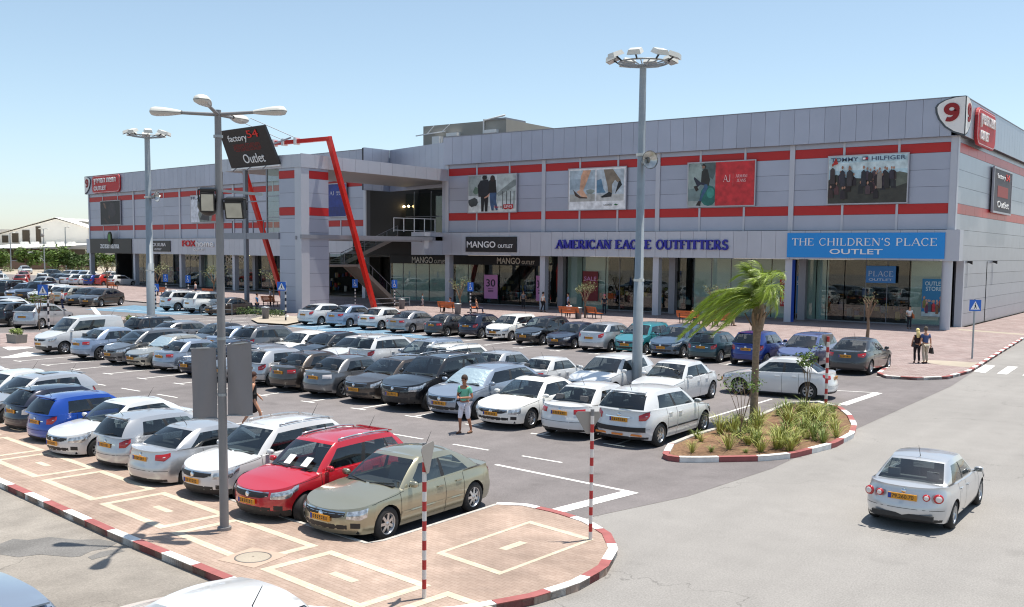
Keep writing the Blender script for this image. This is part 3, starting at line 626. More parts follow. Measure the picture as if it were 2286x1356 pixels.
# stairs beside the tower
M_STAIR = mat('stair_metal', srgb(128, 120, 112), .6)
def flight(x0, x1, y0, z0, y1, z1, name):
    mb = MB(); n = int(abs(z1 - z0) / .165)
    for i in range(n):
        t = i / n; y = y0 + (y1 - y0) * t; zz = z0 + (z1 - z0) * (i + 1) / n; dy = (y1 - y0) / n
        mb.box(x0, x1, min(y, y + dy), max(y, y + dy), zz - .05, zz)
    mb.bar((x1, y0, z0 - .05), (x1, y1, z1 - .05), .07, .36); mb.bar((x0, y0, z0 - .05), (x0, y1, z1 - .05), .07, .36)
    mb.add([(x0, y0, z0 - .16), (x1, y0, z0 - .16), (x1, y1, z1 - .16), (x0, y1, z1 - .16)], [(0, 1, 2, 3)])
    o = bpart(mb, name, M_STAIR)
    r = MB(); g = MB(); m_ = max(2, int(abs(y1 - y0) / 1.5))
    for i in range(m_ + 1):
        t = i / m_; y = y0 + (y1 - y0) * t; zz = z0 + (z1 - z0) * t; r.box(x1 - .02, x1 + .02, y - .025, y + .025, zz, zz + 1.05)
    r.bar((x1, y0, z0 + 1.05), (x1, y1, z1 + 1.05), .05, .05)
    g.add([(x1 - .03, y0, z0 + .12), (x1 - .03, y1, z1 + .12), (x1 - .03, y1, z1 + .98), (x1 - .03, y0, z0 + .98)], [(0, 1, 2, 3)])
    r.build('handrail', M_MULL, o); g.build('rail_glass', M_SHOPG, o)
flight(-50.4, -48.5, -5.2, .12, -10.9, 4.15, 'stair_flight'); flight(-52.6, -50.7, -10.9, 4.15, -3.2, 6.85, 'stair_flight')
mb = MB(); mb.box(-52.6, -48.5, -14.5, -10.9, 3.95, 4.15); o = bpart(mb, 'stair_landing', M_STAIR)
r = MB(); r.bar((-48.5, -14.4, 5.2), (-48.5, -10.9, 5.2), .05, .05)
for y in (-14.4, -12.6, -10.9): r.box(-48.52, -48.48, y - .025, y + .025, 4.15, 5.2)
r.build('handrail', M_MULL, o); g = MB(); g.box(-48.55, -48.53, -14.4, -10.9, 4.25, 5.1); g.build('rail_glass', M_SHOPG, o)
mb = MB()
for y in (-6.1, -4.7, -3.2, -1.7, -.1): mb.box(-48.55, -48.49, y - .03, y + .03, 7.25, 8.55)
mb.bar((-48.52, -6.1, 8.55), (-48.52, 0, 8.62), .06, .06); mb.bar((-48.52, -6.1, 7.4), (-48.52, 0, 7.4), .04, .04); bpart(mb, 'balcony_railing', M_WHT)
mb = MB(); mb.bar((-48.2, -9.2, .95), (-48.2, -4.2, .95), .04, .04); mb.bar((-48.2, -9.2, .5), (-48.2, -4.2, .5), .04, .04); mb.box(-48.22, -48.18, -9.22, -9.18, .1, .97); mb.box(-48.22, -48.18, -4.22, -4.18, .1, .97); bpart(mb, 'stair_guard', M_WHT)
# roof top block behind the parapet
rt = empty('rooftop_block', (-61, 40, 16), 0, 'flat beige concrete block with white pipes rising behind the parapet', 'rooftop block')
M_BEIGE = mat('rooftop_concrete', srgb(152, 150, 144), .9, var=.06, vscale=.6)
def rp(mb, name, m): setloc(mb, (-61, 40, 16)); return mb.build(name, m, rt)
x0, x1 = PLY(945, 287, 20)[0], PLY(1130, 265, 20)[0]
mb = MB(); mb.box(x0, x1, 20, 62, 12, 21.15); rp(mb, 'wall', M_BEIGE)
mb = MB(); mb.box(x1 - 3.4, x1, 19.9, 24, 21.15, 21.35); rp(mb, 'roof_hatch', M_STEEL)
mb = MB(); xx = PLY(1080, 290, 19.85)[0]; mb.tube([(xx, 19.85, 16), (xx, 19.85, 21.2), (xx + 3.2, 19.85, 21.6)], .12, 6); rp(mb, 'pipe', M_WHT)
for px, py, w in ((1011, 301, 1.7), (1095, 294, 1.9)):
    q = PLY(px, py, 19.6); mb = MB(); mb.box(q[0] - w / 2, q[0] + w / 2, 19.3, 20.0, q[2] - .2, q[2] + .2); rp(mb, 'air_unit', M_WHT)
q = PLY(980, 300, 19.6); mb = MB(); mb.bar((x0 - .8, 19.5, q[2] - .0), (x0 + 4, 19.5, q[2] + .3), .12, .12); mb.bar((x0 + 1, 19.5, q[2] + .1), (x0 + 2.2, 19.5, 21), .08, .08); mb.bar((x0 + 3.4, 19.5, q[2] + .2), (x0 + 4.7, 19.5, 21), .08, .08); rp(mb, 'steel_bracket', M_WHT)
q = PLY(978, 315, 19.6); mb = MB(); mb.box(q[0] - .5, q[0] + .7, 19, 19.9, 15, q[2] + .5); rp(mb, 'white_cabinet', M_WHT)
mb = MB(); mb.box(x1 + .05, x1 + .6, 24, 44, 17, 19.4); rp(mb, 'green_awning', cm(60, 120, 100))
# ---------------- red leaning portal and its sign
po = empty('red_portal_frame', (-46.3, -11.0, 0), 0, 'leaning red steel portal frame passing over the canopy beside the tower', 'portal frame')
def pp(mb, name, m): setloc(mb, (-46.3, -11.0, 0)); return mb.build(name, m, po)
lean = np.array([0, -5.35, 14.37]) / 14.37
b1 = np.array([-46.3, -11.0 + .05, 0.0]); t1 = b1 + lean * 14.84; b2 = np.array([-58.45, -10.9, 0.0]); t2 = b2 + lean * 14.84
for b, t in ((b1, t1), (b2, t2)):
    mb = MB(); mb.bar(b, t + lean * .17, .42, .36, upv=(0, 1, 0)); pp(mb, 'leg', M_REDP)
mb = MB(); mb.bar(t1 + [.21, 0, 0], t2 - [.21, 0, 0], .34, .34); pp(mb, 'crossbar', M_REDP)
for x in (-50.3, -51.9, -53.2): mb = MB(); mb.box(x - .14, x + .14, t1[1] - .27, t1[1] + .27, 14.55, 15.15); pp(mb, 'clamp', M_WHT)
for x, z in ((-50.3, 15.1), (-51.9, 15.0)): mb = MB(); mb.tube([(x, t1[1], z), (x - 2.6, t1[1] - 2.9, z + 1.6)], .03, 5); pp(mb, 'stay_rod', M_STEEL)
nl = np.cross(lean, [1, 0, 0]); nl /= np.linalg.norm(nl)
if nl[1] > 0: nl = -nl
off = nl * 3.4; pc = b1 + off
sc_ = [PLN(x, y, pc, nl) for x, y in [(517, 376.7), (623.5, 366.9), (589, 279.8), (488.4, 294)]]
sg = empty('tilted_sign', tuple(sc_[0]), 0, 'tilted black sign reading factory 54 Outlet hung on the red portal', 'sign')
mb = MB(); th = nl * .22; P = [p - sc_[0] for p in sc_]
mb.add([*P, *[p - th for p in P]], [(0, 1, 2, 3), (7, 6, 5, 4), (0, 4, 5, 1), (1, 5, 6, 2), (2, 6, 7, 3), (3, 7, 4, 0)]); mb.build('board', M_BLK, sg)
mb = MB(); mb.bar(P[0] - th / 2 - [0, 0, .12], P[1] - th / 2 - [0, 0, .12], .3, .12); mb.build('lower_rail', M_WHT, sg)
for u in (.2, .8):
    q = P[0] * (1 - u) * .55 + P[1] * u * .55 + P[2] * u * .45 + P[3] * (1 - u) * .45 - nl * .2; mb = MB(); mb.bar(q, q - nl * 3.1, .1, .14); mb.build('support_arm', M_STEEL, sg)
for t in (.12, .42, .75): mb = MB(); q = P[0] + (P[1] - P[0]) * t; mb.tube([q + nl * .1, q + nl * .5 - [0, 0, .15]], .04, 5); mb.build('spotlight', M_STEEL, sg)
class Sk:      # skewed plane for the tilted board
    pass
def on_board(me, u0, u1, v0, v1, m):
    co = np.empty(len(me.vertices) * 3, 'f'); me.vertices.foreach_get('co', co); co = co.reshape(-1, 3); lo, hi = co.min(0), co.max(0); t = (co - lo) / np.maximum(hi - lo, 1e-6)
    W_ = []
    for a, b, c in t:
        u = u0 + (u1 - u0) * a; v = v0 + (v1 - v0) * b
        W_.append(P[0] * (1 - u) * (1 - v) + P[1] * u * (1 - v) + P[2] * u * v + P[3] * (1 - u) * v + nl * (.012 + .05 * c))
    me.vertices.foreach_set('co', np.array(W_, 'f').ravel()); me.update()
    o = bpy.data.objects.new('lettering', me); COL.objects.link(o); o.parent = sg; return o
M_REDL = mat('red_letter', srgb(214, 40, 34), .5)
on_board(text_mesh('factory', M_WHT, .1), .15, .56, .64, .86, M_WHT); on_board(text_mesh('54', M_REDL, .1), .58, .82, .74, .93, M_REDL)
on_board(text_mesh('Outlet', M_WHT, .1), .33, .77, .1, .34, M_WHT)
mb = MB()
for j in range(7):
    for i in range(26):
        if (i * 7 + j * 3 + (i // 3) * (j % 2)) % 5 == 0: continue
        u = .2 + .58 * i / 26 ; v = .42 + .2 * j / 7
        q = lambda a, b: P[0] * (1 - a) * (1 - b) + P[1] * a * (1 - b) + P[2] * a * b + P[3] * (1 - a) * b + nl * .012
        mb.add([q(u, v), q(u + .016, v), q(u + .016, v + .02), q(u, v + .02)], [(0, 1, 2, 3)])
mb.build('led_matrix', cm(120, 28, 26), sg)
# ------------------------------------------------------------------ shop signs and posters
def quadpx(fr, x0, y0, x1, y1, c=0.0):
    """pixel box -> (a0, a1, b0, b1) on the plane"""
    a0, t0 = fr.at(x0, (y0 + y1) / 2, c); a1, t1 = fr.at(x1, (y0 + y1) / 2, c)
    xm = (x0 + x1) / 2; b1 = fr.at(xm, y0, c)[1]; b0 = fr.at(xm, y1, c)[1]
    return a0, a1, b0, b1
def sign(name, fr, box, c, label, cat='sign', th=.12, board=M_BLK, group=None, frame=None, fw=.07):
    a0, a1, b0, b1 = box; base = fr.p(a0, b0, c)
    r = empty(name, tuple(base), 0, label, cat, group)
    if board:
        mb = MB(); fr.box(mb, a0, a1, b0, b1, c, c + th); setloc(mb, base); mb.build('board', board, r)
    if frame:
        mb = MB()
        for q in ((a0 - fw, a1 + fw, b1, b1 + fw), (a0 - fw, a1 + fw, b0 - fw, b0), (a0 - fw, a0, b0, b1), (a1, a1 + fw, b0, b1)): fr.box(mb, *q, c, c + th + .03)
        setloc(mb, base); mb.build('frame', frame, r)
    r['_'] = 0; del r['_']; return r
def art(r, fr, box, c, layers, name='print'):
    """flat printed picture: coloured shapes in the 0..1 box, each layer 1.5 mm above the last"""
    a0, a1, b0, b1 = box; base = V3(r.location); mats = []; mb = MB()
    for n, (col, pts) in enumerate(layers):
        m = mat('art_%d_%d_%d' % col, srgb(*col), .5, var=.32, vscale=2.2, detail=8)
        if m not in mats: mats.append(m)
        pts = [(min(max(u, 0.004), .996), min(max(v, .004), .996)) for u, v in pts]
        A = sum(pts[i][0] * pts[(i + 1) % len(pts)][1] - pts[(i + 1) % len(pts)][0] * pts[i][1] for i in range(len(pts)))
        if A < 0: pts = pts[::-1]
        mb.add([fr.p(a0 + (a1 - a0) * u, b0 + (b1 - b0) * v, c + .003 + .0015 * n) - base for u, v in pts], [tuple(range(len(pts)))], mats.index(m))
    return mb.build(name, mats, r)
def ell(u, v, ru, rv, n=12, w=0.0, rg=None): return [(u + ru * math.cos(2 * PI * i / n) * (1 + (rg.uniform(-w, w) if rg else 0)), v + rv * math.sin(2 * PI * i / n) * (1 + (rg.uniform(-w, w) if rg else 0))) for i in range(n)]
def rc(u0, v0, u1, v1): return [(u0, v0), (u1, v0), (u1, v1), (u0, v1)]
M_AEB = mat('deep_blue_letter', srgb(34, 34, 150), .45)
M_CPB = mat('sky_blue_board', srgb(24, 138, 214), .5)
M_FRM = mat('poster_frame', srgb(170, 170, 178), .4, metal=.5)
# --- MANGO OUTLET
bx = quadpx(FA, 1041, 529, 1154, 563, .5)
r = sign('shop_sign', FA, bx, .5, 'black signboard reading MANGO OUTLET on the light canopy band', board=M_BLK)
def tx(r, fr, box, c, body, u0, u1, v0, v1, m, ser=False, depth=.03, **k):
    a0, a1, b0, b1 = box; f = serif if ser else text
    o = f(body, fr, a0 + (a1 - a0) * u0, a0 + (a1 - a0) * u1, b0 + (b1 - b0) * v0, b0 + (b1 - b0) * v1, c, m, r, depth, **k)
    return o
tx(r, FA, bx, .625, 'MANGO', .03, .6, .28, .7, M_WHT); tx(r, FA, bx, .625, 'OUTLET', .65, .94, .27, .5, M_WHT)
# --- American Eagle letters
bx = quadpx(FA, 1240, 535, 1627, 558, .5)
r = sign('shop_sign', FA, bx, .5, 'deep blue seriffed letters reading AMERICAN EAGLE OUTFITTERS on the canopy', board=None)
tx(r, FA, bx, .52, 'AMERICAN EAGLE OUTFITTERS', 0, 1, 0, 1, M_AEB, True, depth=.16, w=.25, sw=.42)
# --- The Children's Place
bx = (WA - 12.0, WA - .45, 5.2, 7.08)
r = sign('shop_sign', FA, bx, .5, "sky blue signboard reading THE CHILDREN'S PLACE OUTLET at the right end", board=M_CPB)
tx(r, FA, bx, .625, "THE CHILDREN'S PLACE", .035, .955, .48, .8, M_WHT, True, w=.13, sw=.26); tx(r, FA, bx, .625, 'OUTLET', .29, .63, .15, .36, M_WHT)
# --- posters on the upper wall
def poster(fr, px, label, layers, c=.1, name='poster', board=None, texts=()):
    bx = quadpx(fr, *px, c); r = sign(name, fr, bx, c, label, 'poster', .1, board or cm(225, 225, 225), 'large posters on the upper wall', M_FRM)
    art(r, fr, bx, c + .1, layers)
    for t in texts:
        body, u0, u1, v0, v1, m = t[:6]; tx(r, fr, bx, c + .13, body, u0, u1, v0, v1, m, len(t) > 6, depth=.004, **({'w': t[6], 'sw': .22} if len(t) > 6 else {}))
    return r
rg = random.Random(5)
M_P = lambda r_, g_, b_: cm(r_, g_, b_)
L_ = [((196, 204, 204), rc(0, 0, 1, 1)), ((150, 160, 158), rc(0, .45, .28, 1)), ((176, 186, 184), rc(.6, .3, 1, 1)), ((118, 128, 124), rc(.3, .5, .4, 1)), ((205, 210, 208), rc(0, 0, 1, .2)), ((60, 66, 68), ell(.1, .26, .1, .12, 10, .3, rg)), ((96, 120, 104), ell(.17, .6, .06, .1, 9, .3, rg)), ((130, 140, 138), [(.6, .5), (.95, .85), (1, .85), (1, .7), (.64, .42)])]
for u in (.72, .8, .88, .95): L_.append(((50, 54, 56), rc(u, .08, u + .014, .55)))
L_ += [((28, 32, 40), [(.22, .42), (.2, .72), (.26, .86), (.42, .88), (.46, .74), (.44, .42)]), ((32, 28, 26), ell(.345, .935, .05, .06)), ((22, 24, 30), [(.27, .45), (.28, .02), (.33, .02), (.345, .3), (.36, .02), (.41, .02), (.43, .45)]),
       ((24, 22, 22), [(.43, .5), (.44, .84), (.5, .92), (.58, .86), (.6, .5)]), ((50, 36, 30), ell(.515, .9, .05, .09)), ((58, 84, 120), [(.455, .52), (.47, .2), (.5, .04), (.54, .04), (.55, .2), (.59, .04), (.63, .06), (.59, .3), (.6, .52)]), ((196, 150, 126), [(.4, .44), (.34, .4), (.35, .37), (.44, .42), (.46, .52)]),
       ((176, 30, 36), rc(.74, .09, .94, .2)), ((176, 30, 36), [(.74, .09), (.79, .06), (.84, .09)]), ((176, 30, 36), [(.84, .09), (.89, .06), (.94, .09)])]
poster(FA, (1047, 391, 1154, 474), 'poster of a couple seen from behind with a red tab logo', L_, texts=[("LEVI'S", .76, .92, .11, .18, M_WHT), ('live in', .56, .71, .11, .17, cm(176, 30, 36))])
L_ = [((226, 228, 230), rc(0, 0, 1, 1)), ((172, 188, 198), rc(.02, .2, .47, .96)), ((150, 168, 180), rc(.02, .5, .47, .75)), ((166, 166, 160), rc(.02, .2, .47, .38)), ((128, 138, 132), ell(.38, .44, .08, .07, 9, .3, rg)), ((178, 190, 198), rc(.5, .2, .97, .96)), ((92, 130, 156), [(.5, .4), (.5, .7), (.58, .74), (.62, .5), (.66, .4)]), ((186, 188, 186), rc(.5, .2, .97, .36)),
      ((206, 158, 128), [(.2, .5), (.22, .82), (.26, .96), (.4, .96), (.32, .66), (.26, .46)]), ((214, 168, 138), [(.14, .44), (.22, .5), (.27, .46), (.33, .33), (.34, .29), (.26, .29)]), ((70, 54, 46), [(.08, .5), (.12, .34), (.2, .28), (.34, .27), (.33, .3), (.22, .32), (.15, .4)]),
      ((128, 116, 100), [(.62, .96), (.69, .56), (.71, .36), (.77, .36), (.77, .6), (.82, .7), (.86, .64), (.92, .68), (.78, .96)]), ((30, 32, 36), [(.57, .3), (.66, .37), (.72, .42), (.77, .38), (.76, .3), (.6, .28)]), ((30, 32, 36), [(.82, .36), (.88, .66), (.91, .68), (.94, .58), (.86, .44)]),
      ((40, 100, 60), [(.8, .1), (.83, .13), (.88, .11), (.85, .085)])]
poster(FA, (1271, 376, 1398, 468), 'white poster with two pictures of walking feet in shoes', L_, texts=[('LACOSTE', .63, .77, .085, .125, cm(60, 64, 70))])
L_ = [((112, 132, 132), rc(0, 0, .42, 1)), ((146, 162, 158), ell(.1, .7, .14, .3, 12, .2, rg)), ((80, 96, 96), ell(.34, .85, .12, .2, 10, .3, rg)), ((150, 160, 156), rc(0, 0, .42, .12)), ((36, 104, 96), ell(.32, .24, .13, .24)), ((62, 140, 128), ell(.35, .3, .06, .12)), ((192, 44, 50), rc(.42, 0, 1, 1)),
      ((44, 46, 42), [(.2, .5), (.21, .8), (.25, .86), (.3, .84), (.34, .6), (.32, .46)]), ((140, 106, 86), ell(.235, .91, .022, .05)), ((40, 36, 32), [(.2, .94), (.24, .98), (.28, .92), (.27, .84), (.255, .92)]), ((40, 42, 58), [(.26, .54), (.2, .55), (.1, .68), (.09, .64), (.15, .44), (.2, .5), (.3, .46)]), ((58, 92, 124), [(.3, .5), (.26, .5), (.19, .18), (.17, .08), (.2, .06), (.23, .2), (.31, .42)]), ((44, 32, 28), [(.09, .46), (.14, .48), (.17, .38), (.13, .34)]), ((44, 32, 28), [(.13, .02), (.17, .12), (.21, .12), (.2, .01)]), ((214, 130, 130), rc(.682, .46, .685, .74))]
poster(FA, (1537, 362, 1686, 460), 'poster half red with AJ lettering, half a seated woman', L_, texts=[('AJ', .535, .645, .54, .7, cm(240, 220, 220), .1), ('ARMANI', .72, .89, .63, .7, cm(240, 220, 220), .12), ('JEANS', .74, .87, .53, .6, cm(240, 220, 220), .12)])
L_ = [((176, 204, 214), rc(0, 0, 1, 1)), ((196, 214, 218), rc(0, .7, 1, .86)), ((58, 58, 52), [(0, 0), (0, .5), (.1, .62), (.2, .55), (.6, .5), (.72, .58), (.86, .62), (1, .6), (1, 0)]), ((92, 98, 88), [(.7, .5), (.8, .6), (.9, .64), (1, .6), (1, .4), (.8, .3)])]
for i in range(34):
    u = rg.uniform(.04, .84); v = rg.uniform(.08, .5); dk = rg.uniform(20, 70); L_.append(((int(dk * rg.uniform(.8, 1.5)), int(dk * .9), int(dk * rg.uniform(.8, 1.2))), [(u - .03, v), (u - .028, v + .16), (u, v + .2), (u + .03, v + .15), (u + .034, v)])); L_.append(((168, 128, 108), ell(u, v + .235, .012, .03, 8)))
for u, v, c_ in ((.46, .55, (40, 40, 48)), (.66, .5, (120, 112, 104)), (.75, .5, (38, 34, 34)), (.06, .62, (60, 50, 50)), (.19, .56, (50, 50, 60)), (.28, .56, (60, 56, 60))): L_ += [(c_, [(u - .03, v - .2), (u - .03, v + .1), (u, v + .15), (u + .03, v + .1), (u + .035, v - .2)]), ((150, 110, 90), ell(u, v + .2, .014, .036, 8))]
L_ += [((178, 44, 40), [(.05, .8), (.1, .98), (.13, .84)]), ((24, 36, 80), rc(.44, .89, .51, .97)), ((240, 240, 240), rc(.445, .91, .4775, .95)), ((196, 40, 46), rc(.4775, .91, .508, .95))]
poster(FA, (1850, 347, 2027, 454), 'widest poster showing a crowd on dark rocks under pale sky', L_, texts=[('TOMMY', .03, .38, .885, .97, cm(70, 84, 110)), ('HILFIGER', .55, .97, .885, .97, cm(70, 84, 110))])
L_ = [((24, 24, 30), rc(0, 0, 1, 1)), ((110, 84, 70), [(.14, .94), (.2, .74), (.3, .66), (.24, .9)]), ((70, 54, 50), [(.44, .56), (.5, .4), (.48, .24), (.4, .3)]), ((60, 46, 42), [(.2, .3), (.3, .2), (.44, .06), (.34, .04), (.18, .22)]), ((44, 40, 48), ell(.6, .6, .2, .3, 12, .2, rg))]
poster(FB, (226, 449, 270, 502), 'dark square poster with a faint lit figure at the far left', L_, texts=[('FROMOD', .72, .95, .05, .09, M_WHT)][:0])
L_ = [((206, 212, 220), rc(0, 0, 1, 1)), ((120, 128, 122), [(.3, .0), (.24, .3), (.34, .62), (.5, .7), (.78, .66), (.86, .4), (.8, 0)]), ((40, 42, 44), ell(.52, .8, .12, .11)), ((160, 120, 100), ell(.56, .76, .08, .1)), ((176, 52, 48), [(.66, .04), (.7, .3), (.9, .26), (.94, .02)]), ((56, 52, 56), [(.3, .1), (.4, .36), (.6, .3), (.6, .04)]), ((70, 92, 140), [(.82, .2), (.86, .3), (.96, .26), (.94, .12)])]
poster(FB, (427, 436, 497, 496), 'pale poster with a capped sportsman and FILA letters behind lamp', L_, texts=[('FILA', .02, .33, .86, .97, cm(44, 56, 96))])
L_ = [((34, 54, 132), rc(0, 0, 1, 1)), ((26, 42, 112), rc(.0, .0, 1, .3))]
poster(FB, (733, 411, 774, 484), 'tall blue banner with white AJ lettering beside the red leg', L_, c=.16, texts=[('AJ', .12, .36, .66, .78, M_WHT, .1), ('ARMANI', .46, .86, .72, .77, M_WHT, .12), ('JEANS', .5, .84, .65, .7, M_WHT, .12)])
# tall board on the gable
a0, t1 = FS.at(2217, 375, .12); a1 = FS.at(2254, 420, .12)[0]; b1 = 12.5; b0 = 9.1
r = sign('gable_sign', FS, (a0, a1, b0, b1), .12, 'grey framed board reading factory 54 Outlet on the side wall', 'sign', .14, cm(70, 66, 74), None, M_FRM, .15)
bx = (a0, a1, b0, b1); tx(r, FS, bx, .28, 'factory', .14, .6, .76, .9, M_WHT); tx(r, FS, bx, .28, '54', .64, .86, .78, .94, M_REDL); tx(r, FS, bx, .28, 'Outlet', .2, .86, .1, .26, M_WHT)
mb = MB(); FS.box(mb, a0 + (a1 - a0) * .2, a0 + (a1 - a0) * .8, b0 + 1.2, b0 + 2.1, .265, .275); setloc(mb, r.location); mb.build('red_panel', cm(150, 60, 56), r)
# centre's own pill shaped signs and the number shields
def pill(fr, box, c, label):
    a0, a1, b0, b1 = box; base = fr.p(a0, b0, c); r = empty('centre_sign', tuple(base), 0, label, 'sign', 'red pill shaped signs of the centre')
    def rr(a0, a1, b0, b1, rad_, n=6):
        P = []
        for cx_, cy_, s in ((a1 - rad_, b1 - rad_, 0), (a0 + rad_, b1 - rad_, 90), (a0 + rad_, b0 + rad_, 180), (a1 - rad_, b0 + rad_, 270)):
            for i in range(n + 1): P.append((cx_ + rad_ * math.cos(rad(s + 90 * i / n)), cy_ + rad_ * math.sin(rad(s + 90 * i / n))))
        return P
    def slab(name, pts, c0, c1, m):
        mb = MB(); n = len(pts); F = [fr.p(a, b, c1) - base for a, b in pts]; K = [fr.p(a, b, c0) - base for a, b in pts]
        mb.add(F + K, [tuple(range(n))] + [(i, n + i, n + (i + 1) % n, (i + 1) % n) for i in range(n)], 0); return mb.build(name, m, r)
    h = b1 - b0
    slab('rim', rr(a0, a1, b0, b1, h * .3), c, c + .2, cm(176, 44, 52)); slab('white_line', rr(a0 + .09, a1 - .09, b0 + .09, b1 - .09, h * .27), c + .2, c + .215, cm(236, 214, 214)); slab('face', rr(a0 + .15, a1 - .15, b0 + .15, b1 - .15, h * .25), c + .215, c + .23, cm(184, 40, 46))
    bx = (a0, a1, b0, b1); tx(r, fr, bx, c + .235, 'ץרפמה תוצוח', .1, .88, .48, .84, M_WHT, depth=.12); tx(r, fr, bx, c + .235, 'OUTLET', .1, .54, .15, .4, M_WHT, depth=.12)
pill(FS, (2.75, 9.3, 13.55, 16.25), .46, 'red pill sign with white Hebrew and OUTLET lettering on the right hand gable corner')
pill(FB, (2.75, 11.9, 13.85, 16.5), .46, 'red pill sign with white Hebrew and OUTLET lettering at the far left end')
def shield(fr, a0, b0, b1, c, sgn, w=2.35):
    P = [(0, b1)] + [(w * t, b1 - (b1 - b0) * q) for t, q in ((.35, .01), (.7, .07), (.93, .16), (1, .24), (.98, .38), (.88, .56), (.66, .76), (.36, .91), (0, 1))]
    return [(a0 + sgn * x, z) for x, z in P]
def shield_sign(label, faces, base):
    r = empty('number_shield', base, 0, label, 'number sign', 'white number shields at the corners')
    for fr, a0, sgn, c, tb in faces:
        for nm, sc, c0, c1, m in (('shield_rim', 1.0, c, c + .06, cm(70, 78, 84)), ('shield_face', .92, c + .06, c + .075, cm(226, 226, 224))):
            pts = shield(fr, a0, 13.82 + (1 - sc) * 1.5, 16.58 - (1 - sc) * .6, c, sgn, 2.0 * sc)
            if sgn < 0: pts = pts[::-1]
            mb = MB(); n = len(pts); F = [fr.p(a, b, c1) - V3(base) for a, b in pts]; K = [fr.p(a, b, c0) - V3(base) for a, b in pts]
            mb.add(F + K, [tuple(range(n))[::-1], *[(i, (i + 1) % n, n + (i + 1) % n, n + i) for i in range(n)]]); o = mb.build(nm, m, r)
            bm = bmesh.new(); bm.from_mesh(o.data); bmesh.ops.recalc_face_normals(bm, faces=bm.faces); bm.to_mesh(o.data); bm.free()
        x0, x1 = (a0 + sgn * .35, a0 + sgn * 1.4); serif('9', fr, min(x0, x1), max(x0, x1), 14.85, 16.15, c + .075, cm(140, 20, 26), r, .06, w=.25)
shield_sign('white shield with dark red number 9 wrapped round the near corner of the parapet', [(FA, WA + .47, -1, .47, 0), (FS, -.47, 1, .47, 0)], (.4, -.4, 13.8))
q_ = FB.p(0, 13.8, .4); shield_sign('white shield with dark red number cut by the far left corner', [(FB, -.05, 1, .47, 0)], tuple(q_))
# --- left wing shop signs
bx = quadpx(FB, 203, 536, 295, 567, .5); bx = (bx[0], bx[1], 4.7, 6.86)
r = sign('shop_sign', FB, bx, .5, 'black signboard with white zozamama lettering and a green emblem above', board=M_BLK)
tx(r, FB, bx, .625, 'zozamama', .26, .72, .33, .62, M_WHT)
mb = MB(); a_, b_2 = FB.at(247, 534, .6); n = 18; P_ = [(a_ + .62 * math.cos(2 * PI * i / n), 6.95 + 1.0 * math.sin(2 * PI * i / n)) for i in range(n)]
F = [FB.p(a, b, .82) - V3(r.location) for a, b in P_]; K = [FB.p(a, b, .62) - V3(r.location) for a, b in P_]; mb.add(F + K, [tuple(range(n))] + [(i, n + i, n + (i + 1) % n, (i + 1) % n) for i in range(n)]); mb.build('emblem_disc', cm(40, 52, 30), r)
mb = MB(); P_ = [(a_ + .36 * math.cos(2 * PI * i / n), 7.05 + .6 * math.sin(2 * PI * i / n)) for i in range(n)]; mb.add([FB.p(a, b, .83) - V3(r.location) for a, b in P_], [tuple(range(n))]); mb.build('emblem', cm(76, 130, 50), r)
bx = quadpx(FB, 333, 538, 381, 562, .5)
r = sign('shop_sign', FB, bx, .5, 'small black signboard reading JACK KUBA OUTLET behind the tall lamp post', board=M_BLK)
tx(r, FB, bx, .625, 'JACK KUBA', .05, .82, .4, .8, M_WHT); tx(r, FB, bx, .625, 'OUTLET', .3, .62, .12, .3, M_WHT)
bx = quadpx(FB, 408, 537, 478, 561, .5)
r = sign('shop_sign', FB, bx, .5, 'red and white letters reading FOXhome OUTLET without a board', board=None)
tx(r, FB, bx, .5, 'FOX', 0, .43, .42, 1, mat('fox_red', srgb(206, 40, 44), .5), depth=.14); tx(r, FB, bx, .5, 'home', .45, 1, .42, 1, M_WHT, depth=.14); tx(r, FB, bx, .5, 'OUTLET', .36, .7, .02, .26, M_WHT, depth=.08)
# --- smaller lettering and posters inside the shop fronts
M_CRM = mat('cream_letter', (.62, .58, .5), .5)
for (x0, y0, x1, y1), lab in (((920, 574, 996, 588), 'cream MANGO OUTLET letters over the shop window beside the stairs'), ((1110, 576, 1194, 590), 'cream MANGO OUTLET letters over the dark entrance between columns')):
    bx = quadpx(FA, x0, y0, x1, y1, CG + .1); r = sign('shop_lettering', FA, bx, CG + .1, lab, board=None, group='MANGO lettering over the windows')
    tx(r, FA, bx, CG + .11, 'MANGO', 0, .62, 0, 1, M_CRM); tx(r, FA, bx, CG + .11, 'OUTLET', .66, 1, 0, .55, M_CRM)
M_PINK = cm(206, 138, 190); M_DK = cm(40, 30, 50)
for (x0, y0, x1, y1), lab in (((1081, 614, 1111, 667), 'pink sale poster with number 30 in the window, left of the entrance'), ((1197, 616, 1212, 672), 'pink sale poster half hidden by the grey column')):
    bx = quadpx(FA, x0, y0, x1, y1, CG + .12); r = sign('window_poster', FA, bx, CG + .12, lab, 'poster', .03, M_PINK, 'pink sale posters')
    tx(r, FA, bx, CG + .155, '30', .16, .84, .5, .82, M_DK, depth=.01)
    for v in (.4, .33, .28): mb = MB(); FA.box(mb, bx[0] + (bx[1] - bx[0]) * .3, bx[0] + (bx[1] - bx[0]) * .7, bx[2] + (bx[3] - bx[2]) * v, bx[2] + (bx[3] - bx[2]) * (v + .025), CG + .152, CG + .156); setloc(mb, r.location); mb.build('text_line', M_DK, r)
bx = quadpx(FA, 1217, 606, 1228, 676, CG + .5); r = sign('vertical_banner', FA, bx, CG + .5, 'narrow black banner with MANGO written downwards beside the column', 'banner', .05, M_BLK)
